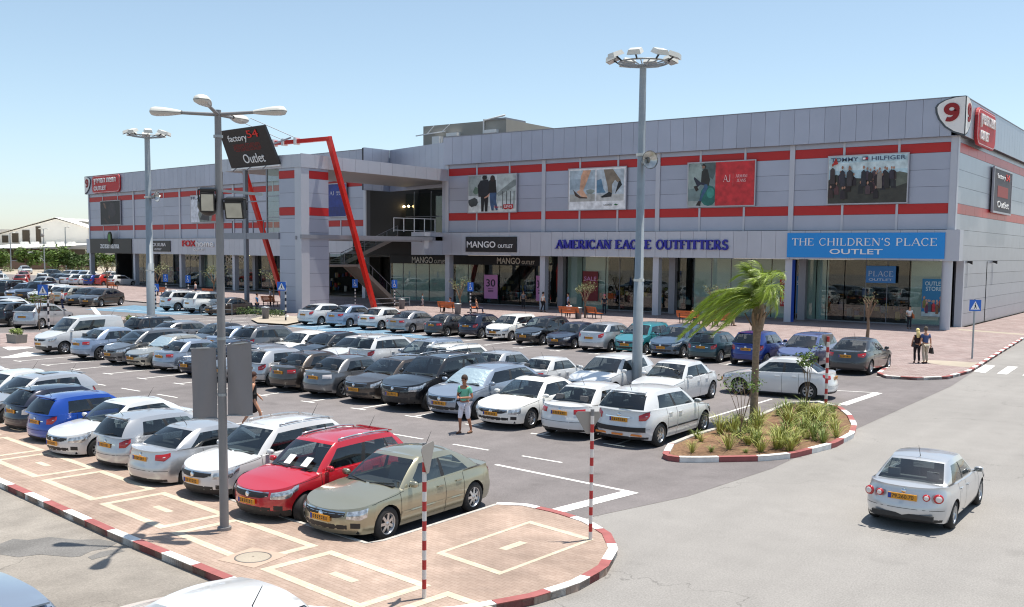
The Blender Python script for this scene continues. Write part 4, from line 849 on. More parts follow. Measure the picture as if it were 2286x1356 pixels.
me = text_mesh('MANGO', M_WHT, .1); co = np.empty(len(me.vertices) * 3, 'f'); me.vertices.foreach_get('co', co); co = co.reshape(-1, 3); co2 = co.copy(); co2[:, 0] = co[:, 1]; co2[:, 1] = -co[:, 0]; me.vertices.foreach_set('co', co2.ravel()); me.flip_normals()
place_text(me, FA, bx[0] + (bx[1] - bx[0]) * .25, bx[0] + (bx[1] - bx[0]) * .75, bx[2] + .2, bx[3] - .4, CG + .552, r, .01)
bx = quadpx(FA, 1301, 606, 1335, 672, CG + .06); r = sign('window_poster', FA, bx, CG + .06, 'dark red SALE poster hanging behind the window glass', 'poster', .03, cm(120, 34, 40)); tx(r, FA, bx, CG + .095, 'SALE', .1, .9, .68, .82, M_PINK, depth=.005)
bx = quadpx(FA, 1499, 606, 1514, 632, CG + .06); r = sign('window_sign', FA, bx, CG + .06, 'small black hanging sign with a white letter Y', 'sign', .03, M_BLK); tx(r, FA, bx, CG + .095, 'Y', .25, .75, .2, .8, M_WHT, depth=.005)
bx = quadpx(FA, 1934, 594, 2000, 632, CG + .35); r = sign('hanging_sign', FA, bx, CG + .35, 'blue hanging sign reading PLACE OUTLET over the shop doors', 'sign', .08, cm(56, 124, 190)); tx(r, FA, bx, CG + .44, 'PLACE', .08, .92, .38, .7, cm(190, 206, 220), True, depth=.01, w=.12, sw=.24); tx(r, FA, bx, CG + .44, 'OUTLET', .1, .9, .12, .26, cm(190, 206, 220), depth=.01)
bx = quadpx(FA, 2058, 623, 2110, 707, CG + .06); r = sign('window_poster', FA, bx, CG + .06, 'blue OUTLET STORE poster with a crowd in the corner window', 'poster', .03, cm(36, 120, 170))
tx(r, FA, bx, CG + .095, 'OUTLET', .12, .92, .82, .93, cm(190, 214, 220), depth=.005); tx(r, FA, bx, CG + .095, 'STORE', .16, .84, .68, .79, cm(190, 214, 220), depth=.005)
L_ = [((180, 196, 200), rc(0, 0, 1, .12))]
for i in range(14): u = rg.uniform(.08, .92); v = rg.uniform(.12, .34); L_ += [((rg.randint(60, 200), rg.randint(40, 120), rg.randint(50, 120)), [(u - .06, v - .08), (u - .06, v + .1), (u, v + .16), (u + .06, v + .1), (u + .06, v - .08)]), ((190, 150, 130), ell(u, v + .2, .04, .035, 8))]
art(r, FA, bx, CG + .09, L_)
bx = quadpx(FA, 1778, 617, 1798, 700, CG + .06); r = sign('window_poster', FA, bx, CG + .06, 'blue window poster reading SALE half hidden behind the blue faced column', 'poster', .03, cm(36, 110, 160)); tx(r, FA, bx, CG + .095, 'SALE', .05, .9, .76, .88, cm(200, 214, 220), depth=.005)
for i, (y0, y1, cl, t) in enumerate(((613, 622, (150, 160, 40), ''), (624, 636, (176, 44, 50), '9'), (638, 646, (150, 160, 40), ''), (648, 660, (176, 44, 50), '19'), (664, 684, (176, 44, 50), '19'))):
    bx = quadpx(FA, 1741, y0, 1757, y1, CG + .06); r = sign('price_card', FA, bx, CG + .06, ('%s price card, number %d down the column of cards in the window' % ('olive' if not t else 'red', i + 1)) if False else ['plain olive price card, topmost of the column in the window', 'red price card reading 9 between two olive cards', 'plain olive price card between two red cards', 'red price card reading 19 above the tall lowest card', 'tall red price card at the foot of the column'][i], 'price card', .02, cm(*cl), 'price cards in the window')
    if t: tx(r, FA, bx, CG + .085, t, .25, .75, .2, .8, M_WHT, depth=.004)
bx = quadpx(FB, 400, 572, 442, 584, CG + .1); r = sign('shop_lettering', FB, bx, CG + .1, 'grey JACK KUBA letters over the shop window behind the column', board=None); tx(r, FB, bx, CG + .11, 'JACK KUBA', 0, 1, 0, 1, M_CRM)
bx = quadpx(FB, 500, 569, 545, 594, CG + .1); r = sign('shop_lettering', FB, bx, CG + .1, 'white home OUTLET letters over the shop entrance beside the steel column', board=None); tx(r, FB, bx, CG + .11, 'home', .1, 1, .4, 1, M_CRM); tx(r, FB, bx, CG + .11, 'OUTLET', .06, .5, 0, .3, M_CRM)
mb = MB(); mb.box(-11.62, -11.58, -.42, -.1, .1, 5.05); 
bx = None
M_COLB = cm(40, 84, 190)
mb = MB(); FA.box(mb, 35.2 + .282, 35.2 + .30, .12, 5.0, -.5, .1); bpart(mb, 'column_cover', M_COLB)
# ------------------------------------------------------------------ cars
M_TRIM = mat('black_trim', (.018, .018, .02), .55)
M_TRIM2 = mat('grey_trim', (.06, .06, .065), .6)
M_WELL = mat('wheel_well', (.008, .008, .009), .9)
M_TYRE = mat('tyre_rubber', (.02, .02, .021), .8)
M_RIM = mat('alloy_rim', (.5, .51, .53), .3, metal=.8)
M_RIMD = mat('rim_shadow', (.02, .02, .022), .6)
M_CHROME = mat('chrome', (.75, .76, .78), .12, metal=1)
M_SEAT = mat('car_seat', (.11, .11, .115), .85)
M_SEATB = mat('car_seat_beige', (.3, .27, .22), .85)
M_DASH = mat('dashboard', (.045, .045, .048), .8)
M_GLASS = glassmat('car_glass', (.62, .69, .69), .11)
M_GLASSD = glassmat('tinted_car_glass', (.36, .41, .42), .085)
M_LAMP = mat('headlamp_lens', (.5, .53, .56), .1, metal=.6, coat=1, var=.55, vscale=14, detail=2)
M_LAMPR = mat('tail_lamp_red', (.42, .012, .014), .12, coat=.8)
M_LAMPW = mat('tail_lamp_clear', (.72, .66, .64), .12, coat=.8)
M_AMBER = mat('amber_lens', (.7, .2, .02), .15, coat=.6)
M_PLATE = mat('plate_yellow', srgb(206, 140, 28), .5)
M_PLATEB = mat('plate_blue', srgb(30, 60, 150), .5)
M_INK = mat('plate_ink', (.02, .02, .02), .6)
M_FOIL = mat('silver_sunshade', (.78, .86, .88), .28, metal=.75, bump=.8, bscale=6)
M_PAPER = mat('white_paper', (.8, .8, .78), .8)
def paint(name, col, metal=0.0, rough=.28):
    n = 'paint_' + name
    if n in MATS: return MATS[n]
    return mat(n, col, rough, metal=metal, coat=1.0, spec=.5)
def interp(x, tab): return float(np.interp(x, [t[0] for t in tab], [t[1] for t in tab]))
# all lengths in metres; positions counted from the nose
KINDS = {
 'sedan': dict(L=4.44, W=1.76, H=1.47, wb=2.65, fo=.88, wr=.315, sill=.2, hf=.7, cowl=1.22, cz=.93, belt=[(0, .7), (.5, .80), (1.25, .905), (2.6, .93), (3.7, .975), (4.2, 1.0), (4.52, .96)], deck=(3.92, .985), rf=1.98, rr=3.18, bb=3.86, yr=.60, rg=0, b=.49, c=.86, tail='sedan', ra=.36),
 'saloon': dict(L=4.62, W=1.80, H=1.43, wb=2.70, fo=.95, wr=.32, sill=.2, hf=.66, cowl=1.32, cz=.89, belt=[(0, .66), (.5, .76), (1.35, .865), (2.6, .89), (3.7, .92), (4.3, .945), (4.7, .9)], deck=(4.0, .95), rf=2.12, rr=3.22, bb=3.95, yr=.58, rg=0, b=.49, c=.86, tail='saloon', ra=.36, round=1),
 'hatch': dict(L=4.2, W=1.76, H=1.49, wb=2.58, fo=.86, wr=.315, sill=.2, hf=.7, cowl=1.12, cz=.94, belt=[(0, .7), (.5, .81), (1.15, .915), (2.4, .95), (3.6, 1.0), (4.05, 1.0), (4.2, .96)], deck=None, rf=1.88, rr=3.62, bb=4.04, yr=.61, rg=.10, b=.46, c=.80, tail='hatch', ra=.36),
 'small_hatch': dict(L=3.85, W=1.67, H=1.49, wb=2.45, fo=.78, wr=.29, sill=.2, hf=.7, cowl=.98, cz=.93, belt=[(0, .7), (.4, .80), (1.0, .91), (2.2, .93), (3.3, .96), (3.7, .97), (3.85, .93)], deck=None, rf=1.68, rr=3.38, bb=3.70, yr=.60, rg=.08, b=.47, c=.81, tail='hatch', ra=.335),
 'suv': dict(L=4.53, W=1.82, H=1.69, wb=2.62, fo=.92, wr=.355, sill=.27, hf=.84, cowl=1.22, cz=1.07, belt=[(0, .84), (.5, .95), (1.25, 1.05), (2.6, 1.08), (3.9, 1.15), (4.35, 1.16), (4.53, 1.1)], deck=None, rf=1.95, rr=3.98, bb=4.36, yr=.64, rg=.06, b=.45, c=.76, tail='tall', ra=.41, clad=1, rails=1, quarter=1),
 'crossover': dict(L=4.33, W=1.78, H=1.60, wb=2.6, fo=.87, wr=.335, sill=.24, hf=.77, cowl=1.16, cz=1.0, belt=[(0, .77), (.5, .88), (1.2, .98), (2.5, 1.0), (3.7, 1.07), (4.15, 1.08), (4.33, 1.02)], deck=None, rf=1.9, rr=3.72, bb=4.15, yr=.62, rg=.08, b=.46, c=.78, tail='hatch', ra=.385, clad=1, rails=1, quarter=1),
 'wagon': dict(L=4.5, W=1.74, H=1.5, wb=2.62, fo=.86, wr=.31, sill=.2, hf=.7, cowl=1.16, cz=.92, belt=[(0, .7), (.5, .8), (1.2, .905), (2.5, .92), (3.9, .96), (4.35, .96), (4.5, .92)], deck=None, rf=1.9, rr=4.0, bb=4.36, yr=.62, rg=.06, b=.43, c=.72, tail='tall', ra=.355, rails=1, quarter=1),
 'mpv': dict(L=4.15, W=1.74, H=1.58, wb=2.6, fo=.80, wr=.31, sill=.2, hf=.74, cowl=.86, cz=.98, belt=[(0, .74), (.4, .87), (.95, .965), (2.2, .98), (3.6, 1.02), (4.0, 1.03), (4.15, .98)], deck=None, rf=1.75, rr=3.66, bb=4.02, yr=.60, rg=.06, b=.47, c=.80, tail='tall', ra=.355, quarter=1),
 'van': dict(L=4.38, W=1.81, H=1.81, wb=2.73, fo=.92, wr=.32, sill=.22, hf=.8, cowl=1.0, cz=1.08, belt=[(0, .8), (.45, .94), (1.05, 1.07), (2.0, 1.08), (4.2, 1.1), (4.38, 1.06)], deck=None, rf=1.78, rr=4.18, bb=4.33, yr=.72, rg=.06, b=.36, c=.62, tail='tall', ra=.37, clad=1, van=1),
}
def variant(name, src, **ch):
    d = dict(KINDS[src]); d.update(ch); KINDS[name] = d
variant('sedan_fastback', 'sedan', L=4.5, H=1.46, hf=.74, cowl=1.12, rf=1.92, rr=3.3, bb=4.02, deck=(4.06, 1.02), belt=[(0, .74), (.5, .85), (1.2, .93), (2.6, .97), (3.7, 1.02), (4.25, 1.04), (4.5, 1.0)], cz=.955, tail='hatch', hl='tall', yr=.585)
variant('sedan_boxy', 'sedan', L=4.35, W=1.70, H=1.43, hf=.68, cowl=1.26, rf=1.95, rr=3.12, bb=3.68, deck=(3.74, .95), belt=[(0, .68), (.5, .77), (1.3, .875), (2.6, .89), (3.6, .92), (4.1, .95), (4.35, .92)], cz=.9, tail='saloon', hl='flat', yr=.60)
variant('hatch_round', 'hatch', L=4.15, H=1.47, hf=.72, cowl=1.02, rf=1.82, rr=3.4, bb=3.98, belt=[(0, .72), (.5, .84), (1.1, .925), (2.4, .985), (3.4, 1.05), (4.0, 1.06), (4.15, 1.0)], cz=.95, tail='tall', hl='tall', yr=.575, quarter=1, c=.74)
variant('hatch_old', 'hatch', L=4.0, W=1.69, H=1.43, hf=.67, cowl=1.14, rf=1.86, rr=3.42, bb=3.84, belt=[(0, .67), (.5, .77), (1.15, .88), (2.4, .9), (3.5, .93), (3.85, .93), (4.0, .9)], cz=.905, tail='hatch', hl='flat', yr=.59, fo=.82, wb=2.5)
ALT = {'sedan': ['sedan', 'sedan_fastback', 'sedan_boxy'], 'hatch': ['hatch', 'hatch_round', 'hatch_old'], 'saloon': ['saloon', 'sedan_boxy'], 'small_hatch': ['small_hatch', 'small_hatch', 'hatch_round']}
def car_parts(kind):
    k = KINDS[kind]; L, W, H, wr, sill, hf = k['L'], k['W'], k['H'], k['wr'], k['sill'], k['hf']
    hw = W / 2; xf = k['fo']; xr = k['fo'] + k['wb']; RA = k['ra']; bulge = .03 if k.get('round') else .02
    # plan contour of the tub: (distance from nose, half width fraction)
    nose = [(0, 0), (.012, .2), (.05, .4), (.115, .58), (.185, .71), (.265, .81), (.345, .875), (.42, .915)]
    tail = [(0, 0), (.008, .2), (.03, .4), (.075, .58), (.135, .71), (.205, .81), (.275, .875), (.34, .92)]
    side = []
    xs = [.46, .56, .68, .82, .98] + [.98 + i * .155 for i in range(1, int((L - 1.9) / .155))] + [L - .85, L - .7, L - .57, L - .46, L - .37]
    xs += [k['cowl'] + .12]
    for ax in (xf, xr):
        xs = [x for x in xs if abs(x - ax) > RA + .03]
        xs += [ax + RA * math.cos(PI * i / 10) for i in range(11)] + [ax - RA - .004, ax + RA + .004]
    xs = sorted(x for x in xs if .435 < x < L - .35)
    def yfrac(x):
        f = interp(x, [(.42, .915), (.6, .965), (.9, .99), (1.4, 1)]); r = interp(L - x, [(.34, .92), (.5, .96), (.8, .987), (1.2, 1)])
        return min(f, r)
    C = [(a, b, a, 9.) for a, b in nose] + [(x, yfrac(x), x, L - x) for x in xs] + [(L - a, b, 9., a) for a, b in tail[::-1]]
    nP = len(C)
    def top(x): return interp(x, k['belt'])
    def bot(x):
        z = sill + interp(x, [(0, .02), (.3, 0)]) + interp(L - x, [(0, .06), (.35, 0)])
        for ax in (xf, xr):
            d = abs(x - ax)
            if d < RA + .001: z = max(z, wr + math.sqrt(max(RA * RA - d * d, 0)) * 1.0)
        return z
    zref = top(1.2)
    def S(i, z, sd):
        """point on the tub skin at contour index i (float) and height z"""
        i0 = int(min(max(math.floor(i), 0), nP - 2)); t = i - i0
        a, b = C[i0], C[i0 + 1]; x = a[0] + (b[0] - a[0]) * t; yf = a[1] + (b[1] - a[1]) * t
        hrel = (z - sill) / (zref - sill)
        df, dr = x, L - x
        fr = interp(hrel, [(0, .10), (.2, .02), (.42, 0), (.6, .02), (.75, .075), (.9, .16), (1.0, .22)]) * max(0, 1 - df / 1.0)
        rt = interp(hrel, [(0, .09), (.2, .02), (.45, 0), (.55, .015), (.62, .05), (.9, .085), (1.05, .12)]) * max(0, 1 - dr / .9)
        yw = interp(hrel, [(0, .925), (.12, .96), (.3, .985), (.5, 1.0), (.68, 1.0), (.85, .985), (.97, .955), (1.1, .93)])
        y = hw * yf * yw
        for ax in (xf, xr): y += .018 * math.exp(-((x - ax) / .42) ** 2) * max(0, 1 - abs(hrel - .45) * 1.3) * (1 if yf > .9 else 0)
        return np.array([L / 2 - (x + fr - rt), sd * y, z])
    rows = [0, .1, .22, .36, .5, .62, .74, .85, .94, 1]
    nR = len(rows)
    ic0 = next(i for i, c in enumerate(C) if c[0] >= k['cowl'] + .1)               # cowl station
    dk = k['deck'][0] if k['deck'] else k['bb']
    ib0 = max(i for i, c in enumerate(C) if c[0] <= dk + .02)
    # greenhouse
    xB = xf + RA + .02; gl = k['c']
    xA, xC = k['cowl'] + .16, (k['bb'] - (.02 if k['deck'] else .1))
    rA, rC = k['rf'] + .06, k['rr'] - .04
    yr = k['yr'] * hw / .88; yr = k['yr'] * W / 1.76
    us = [0, .05] + [.05 + (k['b'] - .025 - .05) * i / 4 for i in range(1, 5)] + [k['b'] + .025] + [k['b'] + .025 + (gl - k['b'] - .025) * i / 3 for i in range(1, 4)]
    if k.get('quarter'): us += [gl + .03, .955]
    us += [1.0]
    yfs = [0, .3, .6, .82, .93]
    lab = []; base = []; topc = []
    zF, zM, zB = H - .085, H - .05, H - (.1 if not k['deck'] else .085)
    def zroof(u): return interp(u, [(0, zF), (.25, zM - .008), (.5, zM), (.75, zM - .008), (1, zB)])
    crown = .055
    for yf in yfs:
        yb = hw * .905 - .02
        base.append((k['cowl'] - .03 + .15 * yf * yf, yf * yb, k['cz'] - .01 + .0 * yf)); topc.append((k['rf'] - .05 + .09 * yf * yf, yf * yr, zF + crown * .6 * (1 - yf * yf))); lab.append(('f', yf))
    for u in us:
        x = xA + (xC - xA) * u; yb = hw * interp(x, [(xA, .905), (xA + .5, .925), (xC - .7, .92), (xC, .87)]) - .02
        base.append((x, yb, top(x) - .012)); topc.append((rA + (rC - rA) * u, yr * interp(u, [(0, .985), (.3, 1), (.7, 1), (1, .95)]), zroof(u))); lab.append(('s', u))
    zb_r = (k['deck'][1] if k['deck'] else top(k['bb']))
    for yf in yfs[::-1]:
        yb = (hw * .87 - .02)
        base.append((k['bb'] + .1 - .1 * yf * yf, yf * yb * (.985), zb_r - .012)); topc.append((k['rr'] + .06 - .09 * yf * yf, yf * yr * .95, zB + crown * .6 * (1 - yf * yf))); lab.append(('r', yf))
    vr = [0, .07, .3, .55, .78, .9, 1]
    nG = len(base)
    def Gh(i, v, sd):
        a, b = base[i], topc[i]; x = a[0] + (b[0] - a[0]) * v; y = a[1] + (b[1] - a[1]) * v; z = a[2] + (b[2] - a[2]) * v
        s_ = math.sin(PI * v)
        if lab[i][0] == 's': y += bulge * s_
        elif lab[i][0] == 'f': x -= .03 * s_ * (1); z += .02 * s_
        else: x += .025 * s_; z += .02 * s_
        return np.array([L / 2 - x, sd * y, z])
    parts = {}
    def new(n):
        if n not in parts: parts[n] = MB()
        return parts[n]
    body = new('body')
    # door spans (contour index ranges)
    def idx(x): return min(range(nP), key=lambda i: abs(C[i][0] - x))
    xAs = xf + RA + .06; xBs = xA + (xC - xA) * k['b'] + .02; xCs = min(xr - RA + .14, L - 1.0)
    if k.get('van'): xCs = xr - RA - .05
    i1, i2, i3 = idx(xAs), idx(xBs), idx(xCs)
    while C[i3][0] > xr - RA - .003: i3 -= 1
    doors = {('door', 1): (i1, i2), ('door_rear', 1): (i2, i3)}
    clad = k.get('clad')
    for sd in (1, -1):
        pts = [[S(i, bot(C[i][0]) + r * (top(C[i][0]) - bot(C[i][0])), sd) for r in rows] for i in range(nP)]
        fl = (lambda f: f) if sd == 1 else (lambda f: f[::-1])
        def put(mb, i, j, mi):
            mb.add([pts[i][j], pts[i + 1][j], pts[i + 1][j + 1], pts[i][j + 1]], [fl((0, 3, 2, 1))], mi, True)
        for i in range(nP - 1):
            dn = None
            if i1 <= i < i2: dn = 'door_f%d' % sd
            elif i2 <= i < i3: dn = 'door_r%d' % sd
            xm = (C[i][0] + C[i + 1][0]) / 2
            for j in range(nR - 1):
                zc = (pts[i][j][2] + pts[i][j + 1][2] + pts[i + 1][j][2] + pts[i + 1][j + 1][2]) / 4
                mi = 1 if (clad and zc < sill + .13) else 0
                if dn: put(new(dn), i, j, mi)
                else: put(body, i, j, mi)
            # inner lips, wheel wells
            a, b = pts[i][0], pts[i + 1][0]; ins = np.array([0, -sd * (.3 if bot(xm) > sill + .1 else .12), 0])
            if C[i][0] < .44: ins = np.array([-.15, 0, 0])
            if C[i][0] > L - .4: ins = np.array([.15, 0, 0])
            body.add([a, b, b + ins, a + ins], [fl((0, 1, 2, 3))], 2)
        # seams of the doors
        for q, nm in ((i1, 'door_f%d'), (i2, 'door_f%d'), (i3, 'door_r%d')):
            mb = new(nm % sd)
            for j in range(nR - 1):
                a, b = pts[q][j] + [0, sd * .0025, 0], pts[q][j + 1] + [0, sd * .0025, 0]; w = np.array([.005, 0, 0])
                mb.add([a - w, a + w, b + w, b - w], [fl((0, 3, 2, 1)) if False else fl((0, 1, 2, 3))], 3)
        # shoulder flange
        for i in range(nP - 1):
            if C[i][0] < k['cowl'] - .25 or C[i][0] > dk + .1: continue
            a, b = pts[i][-1], pts[i + 1][-1]; o_ = np.array([0, -sd * .085, .004])
            body.add([a, b, b + o_, a + o_], [fl((0, 3, 2, 1))], 0, True)
        # handles
        for q, nm in ((i2, 'handle_f%d'), (i3, 'handle_r%d')):
            xh = C[q][0] - .17; ih = np.interp(xh, [c[0] for c in C], range(nP)); zz = top(xh) - .13
            p = S(ih, zz, sd); new(nm % sd).obox(p + [-.09, 0 if sd > 0 else -.03, -.014], (.18, 0, 0), (0, .03, 0), (0, 0, .028))
        # mirror
        mm = new('mirror%d' % sd); p = np.array([L / 2 - (xA + .14), sd * (hw * .93), top(xA) + .035])
        c = p + [0, sd * .1, .05]; vs = []; fs = []; nu, nv = 10, 6
        for a in range(nv + 1):
            for b in range(nu):
                th = PI * a / nv; ph = 2 * PI * b / nu; e = lambda t: math.copysign(abs(t) ** .75, t)
                vs.append(c + [e(math.sin(th) * math.cos(ph)) * .06 - .01, e(math.cos(th)) * .1, e(math.sin(th) * math.sin(ph)) * .065])
        for a in range(nv):
            for b in range(nu): fs.append((a * nu + b, a * nu + (b + 1) % nu, (a + 1) * nu + (b + 1) % nu, (a + 1) * nu + b))
        mm.add(vs, fs, 0, True); mm.bar(p, c, .05, .03, 1)
        mm.add([c + [-.068, -.08, -.045], c + [-.068, .08, -.045], c + [-.068, .08, .045], c + [-.068, -.08, .045]], [(0, 1, 2, 3)], 2)
        # greenhouse skin and panes
        gp = [[Gh(i, v, sd) for v in vr] for i in range(nG)]
        for i in range(nG - 1):
            l0, l1 = lab[i], lab[i + 1]
            for j in range(len(vr) - 1):
                tgt = None; mi = 0
                if l0[0] == 'f' and l1[0] == 'f' and j < 5: tgt = 'windshield'
                elif l0[0] == 'r' and l1[0] == 'r' and 1 <= j < 5: tgt = 'rear_window'
                elif l0[0] == 's' and l1[0] == 's' and 1 <= j < 4:
                    um = (l0[1] + l1[1]) / 2
                    if .05 < um < k['b'] - .025: tgt = 'window_f%d' % sd
                    elif k['b'] + .025 < um < gl: tgt = 'window_r%d' % sd
                    elif k.get('quarter') and gl + .03 < um < .955: tgt = 'window_q%d' % sd
                    elif abs(um - k['b']) < .03: mi = 1
                    elif k.get('quarter') and gl < um < gl + .03: mi = 1
                    if k.get('van') and tgt and tgt.startswith('window_q'): tgt = None
                mb = new(tgt) if tgt else body
                mb.add([gp[i][j], gp[i + 1][j], gp[i + 1][j + 1], gp[i][j + 1]], [fl((0, 3, 2, 1))], 0 if tgt else mi, True)
                if tgt and tgt.startswith('window') and not k.get('van') or (tgt == 'rear_window'):
                    pass
    # hood, deck, roof: strips between left and right edges
    def lid(mb, rowsL, cr, mi, m=8):
        R = []
        for p, c in zip(rowsL, cr):
            R.append([np.array([p[0], p[1] * t, p[2] + c * (1 - t * t)]) for t in np.linspace(1, -1, m + 1)])
        for a in range(len(R) - 1):
            for b in range(m):
                mb.add([R[a][b], R[a][b + 1], R[a + 1][b + 1], R[a + 1][b]], [(0, 1, 2, 3)], mi, True)
    hoodm = new('hood'); rowsL = [S(i, top(C[i][0]), 1) for i in range(0, ic0 + 1)]
    cr = [interp(-p[0] + L / 2, [(0, 0), (.35, .012), (.7, .04), (k['cowl'], .055)]) * (C[i][1]) for i, p in enumerate(rowsL)]
    lid(hoodm, rowsL, cr, 0)
    dash = new('interior'); p = rowsL[-1]
    lid(dash, [p, p + [-.5, 0, 0.0]], [cr[-1], .02], 0)
    rowsR = [S(i, top(C[i][0]), 1) for i in range(ib0, nP)]
    if k['deck']:
        cr = [.035 * min(1, (p[0] + L / 2) / .5) * C[ib0 + n][1] + (k['deck'][1] - top(k['deck'][0])) * min(1, (p[0] + L / 2) / .5) for n, p in enumerate(rowsR)]
        lid(new('boot_lid'), rowsR, cr, 0); lid(dash, [rowsR[0] + [.6, 0, 0], rowsR[0]], [.0, cr[0]], 0)
    else:
        lid(body, rowsR, [.0] * len(rowsR), 0)
    rl = [Gh(i, 1, 1) for i in range(nG)]
    cr = [crown * min(1, (abs(p[1]) / yr)) ** 2 * (.6 if lab[i][0] != 's' else interp(lab[i][1], [(0, .6), (.25, 1), (.75, 1), (1, .6)])) for i, p in enumerate(rl)]
    lid(body, rl, cr, 0)
    # underside and cabin
    body.box(-L / 2 + .3, L / 2 - .3, -hw * .78, hw * .78, sill + .02, sill + .1, 2)
    cx0 = L / 2 - k['cowl'] - .25
    dash.box(-L / 2 + .45, cx0, -hw * .8, hw * .8, sill + .1, sill + .16, 0)
    def seat(x, y, w):
        dash.box(x - .05, x + .45, y - w / 2, y + w / 2, sill + .2, sill + .36, 1)
        dash.obox((x - .06, y - w / 2, sill + .34), (.14, 0, 0), (0, w, 0), (-.16, 0, H - .42 - (sill + .34)), 1)
        if w < .7:
            dash.box(x - .26, x - .17, y - .13, y + .13, H - .40, H - .22, 1)
    sx = cx0 - 1.0
    seat(sx, .36, .5); seat(sx, -.36, .5)
    if not k.get('van'):
        seat(sx - .88, 0, W * .68)
        for y in (-.4, .4): dash.box(sx - 1.14, sx - 1.06, y - .12, y + .12, H - .42, H - .27, 1)
    dash.box(cx0 - .02, cx0 + .3, -hw * .78, hw * .78, sill + .45, k['cz'] - .06, 0)
    dash.lathe([(.16, 0), (.185, .015), (.16, .03)], (cx0 - .22, .36, k['cz'] - .12), (-.9, 0, .45), 12, 0)
    # patches on the skin
    def Nrm(i, z, sd):
        a = S(i + .3, z, sd) - S(i - .3, z, sd) if .3 <= i <= nP - 1.3 else S(min(i + .6, nP - 1), z, sd) - S(max(i - .6, 0), z, sd)
        b = S(i, z + .02, sd) - S(i, z - .02, sd); n = np.cross(a, b); n = n * (1 if sd < 0 else -1) if False else n
        n /= np.linalg.norm(n) + 1e-9
        c = S(i, z, sd); out = np.array([c[0] * .6, c[1], 0]);
        return n if n @ out > 0 else -n
    def patch(mb, ia, ib, lo, hi, sd, off=.008, mi=0, n=8, m=3):
        P_ = []
        for a in range(n + 1):
            t = a / n; i = ia + (ib - ia) * t; l = interp(t, lo); h_ = interp(t, hi)
            P_.append([S(i, l + (h_ - l) * b / m, sd) + Nrm(i, l + (h_ - l) * b / m, sd) * (off if 0 < b < m and 0 < a < n else off * .3) for b in range(m + 1)])
        for a in range(n):
            for b in range(m):
                f = (0, 1, 2, 3)
                q = [P_[a][b], P_[a + 1][b], P_[a + 1][b + 1], P_[a][b + 1]]
                nn = np.cross(q[1] - q[0], q[3] - q[0]); c = q[0]
                if nn @ np.array([c[0], c[1], 0]) < 0: f = f[::-1]
                mb.add(q, [f], mi, True)
    FI = lambda x: float(np.interp(x, [c[0] for c in C], range(nP)))
    RI = lambda d: float(np.interp(L - d, [c[0] for c in C], range(nP)))
    hz = hf
    for sd in (1, -1):
        h = new('headlight%d' % sd)
        if kind == 'saloon' or k.get('hl') == 'flat': patch(h, 3.3, FI(.42), [(0, hz - .15), (.6, hz - .17), (1, hz - .12)], [(0, hz - .02), (.5, hz + .0), (1, hz + .04)], sd, .03)
        elif kind in ('van', 'small_hatch') or k.get('hl') == 'tall': patch(h, 4.0, FI(.5), [(0, hz - .16), (.5, hz - .17), (1, hz - .03)], [(0, hz - .04), (.5, hz + .03), (1, hz + .09)], sd, .03)
        else: patch(h, 3.4, FI(.62), [(0, hz - .16), (.4, hz - .155), (1, hz - .0)], [(0, hz - .03), (.5, hz + .035), (1, hz + .1)], sd, .028)
        # fog lamp pocket
        patch(body, 3.9, 5.6, [(0, sill + .14), (1, sill + .13)], [(0, sill + .24), (1, sill + .23)], sd, .006, 1, 4, 2)
        t = new('taillight%d' % sd); tz = top(L - .1)
        if k['tail'] == 'sedan': patch(t, nP - 1 - 3.1, RI(.34), [(0, tz - .21), (.5, tz - .23), (1, tz - .12)], [(0, tz - .08), (.5, tz - .06), (1, tz - .03)], sd, .012)
        elif k['tail'] == 'saloon': patch(t, nP - 1 - 2.7, RI(.26), [(0, tz - .21), (1, tz - .2)], [(0, tz - .08), (1, tz - .06)], sd, .012)
        elif k['tail'] == 'hatch': patch(t, nP - 1 - 3.3, RI(.3), [(0, tz - .26), (.5, tz - .25), (1, tz - .12)], [(0, tz - .12), (.5, tz - .05), (1, tz - .02)], sd, .014)
        else: patch(t, nP - 1 - 4.5, RI(.16), [(0, tz - .34), (1, tz - .32)], [(0, tz - .0), (1, tz - .0)], sd, .014)
        # reversing lamp inset
        patch(t, nP - 1 - 4.6, nP - 1 - 5.6, [(0, tz - .16), (1, tz - .16)], [(0, tz - .12), (1, tz - .11)], sd, .018, 1, 3, 2)
        gr = new('grille')
        patch(gr, 0, 3.0, [(0, hz - .15), (.7, hz - .14), (1, hz - .1)], [(0, hz - .035), (1, hz - .045)], sd, .008, 0, 6, 2)
        patch(gr, 0, 3.0, [(0, hz - .03), (1, hz - .04)], [(0, hz - .012), (1, hz - .02)], sd, .014, 1, 6, 1)
        patch(gr, 0, 3.4, [(0, sill + .1), (1, sill + .12)], [(0, sill + .21), (1, sill + .2)], sd, .006, 0, 6, 2)
        for q in (.062, .094): patch(gr, 0, 2.9, [(0, hz - q - .008), (1, hz - q - .006)], [(0, hz - q), (1, hz - q)], sd, .012, 1, 5, 1)
        rb = new('bumper_trim'); patch(rb, nP - 1, nP - 1 - 6.2, [(0, sill + .03), (1, sill + .04)], [(0, sill + (.2 if clad else .12)), (1, sill + (.18 if clad else .1))], sd, .007, 0, 8, 2)
        if clad: patch(new('bumper_trim_f'), 0, 6.5, [(0, sill + .02), (1, sill + .02)], [(0, sill + .1), (1, sill + .13)], sd, .007, 0, 8, 2)
        # rear bumper / hatch joint line
        patch(body, nP - 1, nP - 1 - 6.5, [(0, .505 + (sill - .2))], [(0, .515 + (sill - .2))], sd, .006, 2, 8, 1)
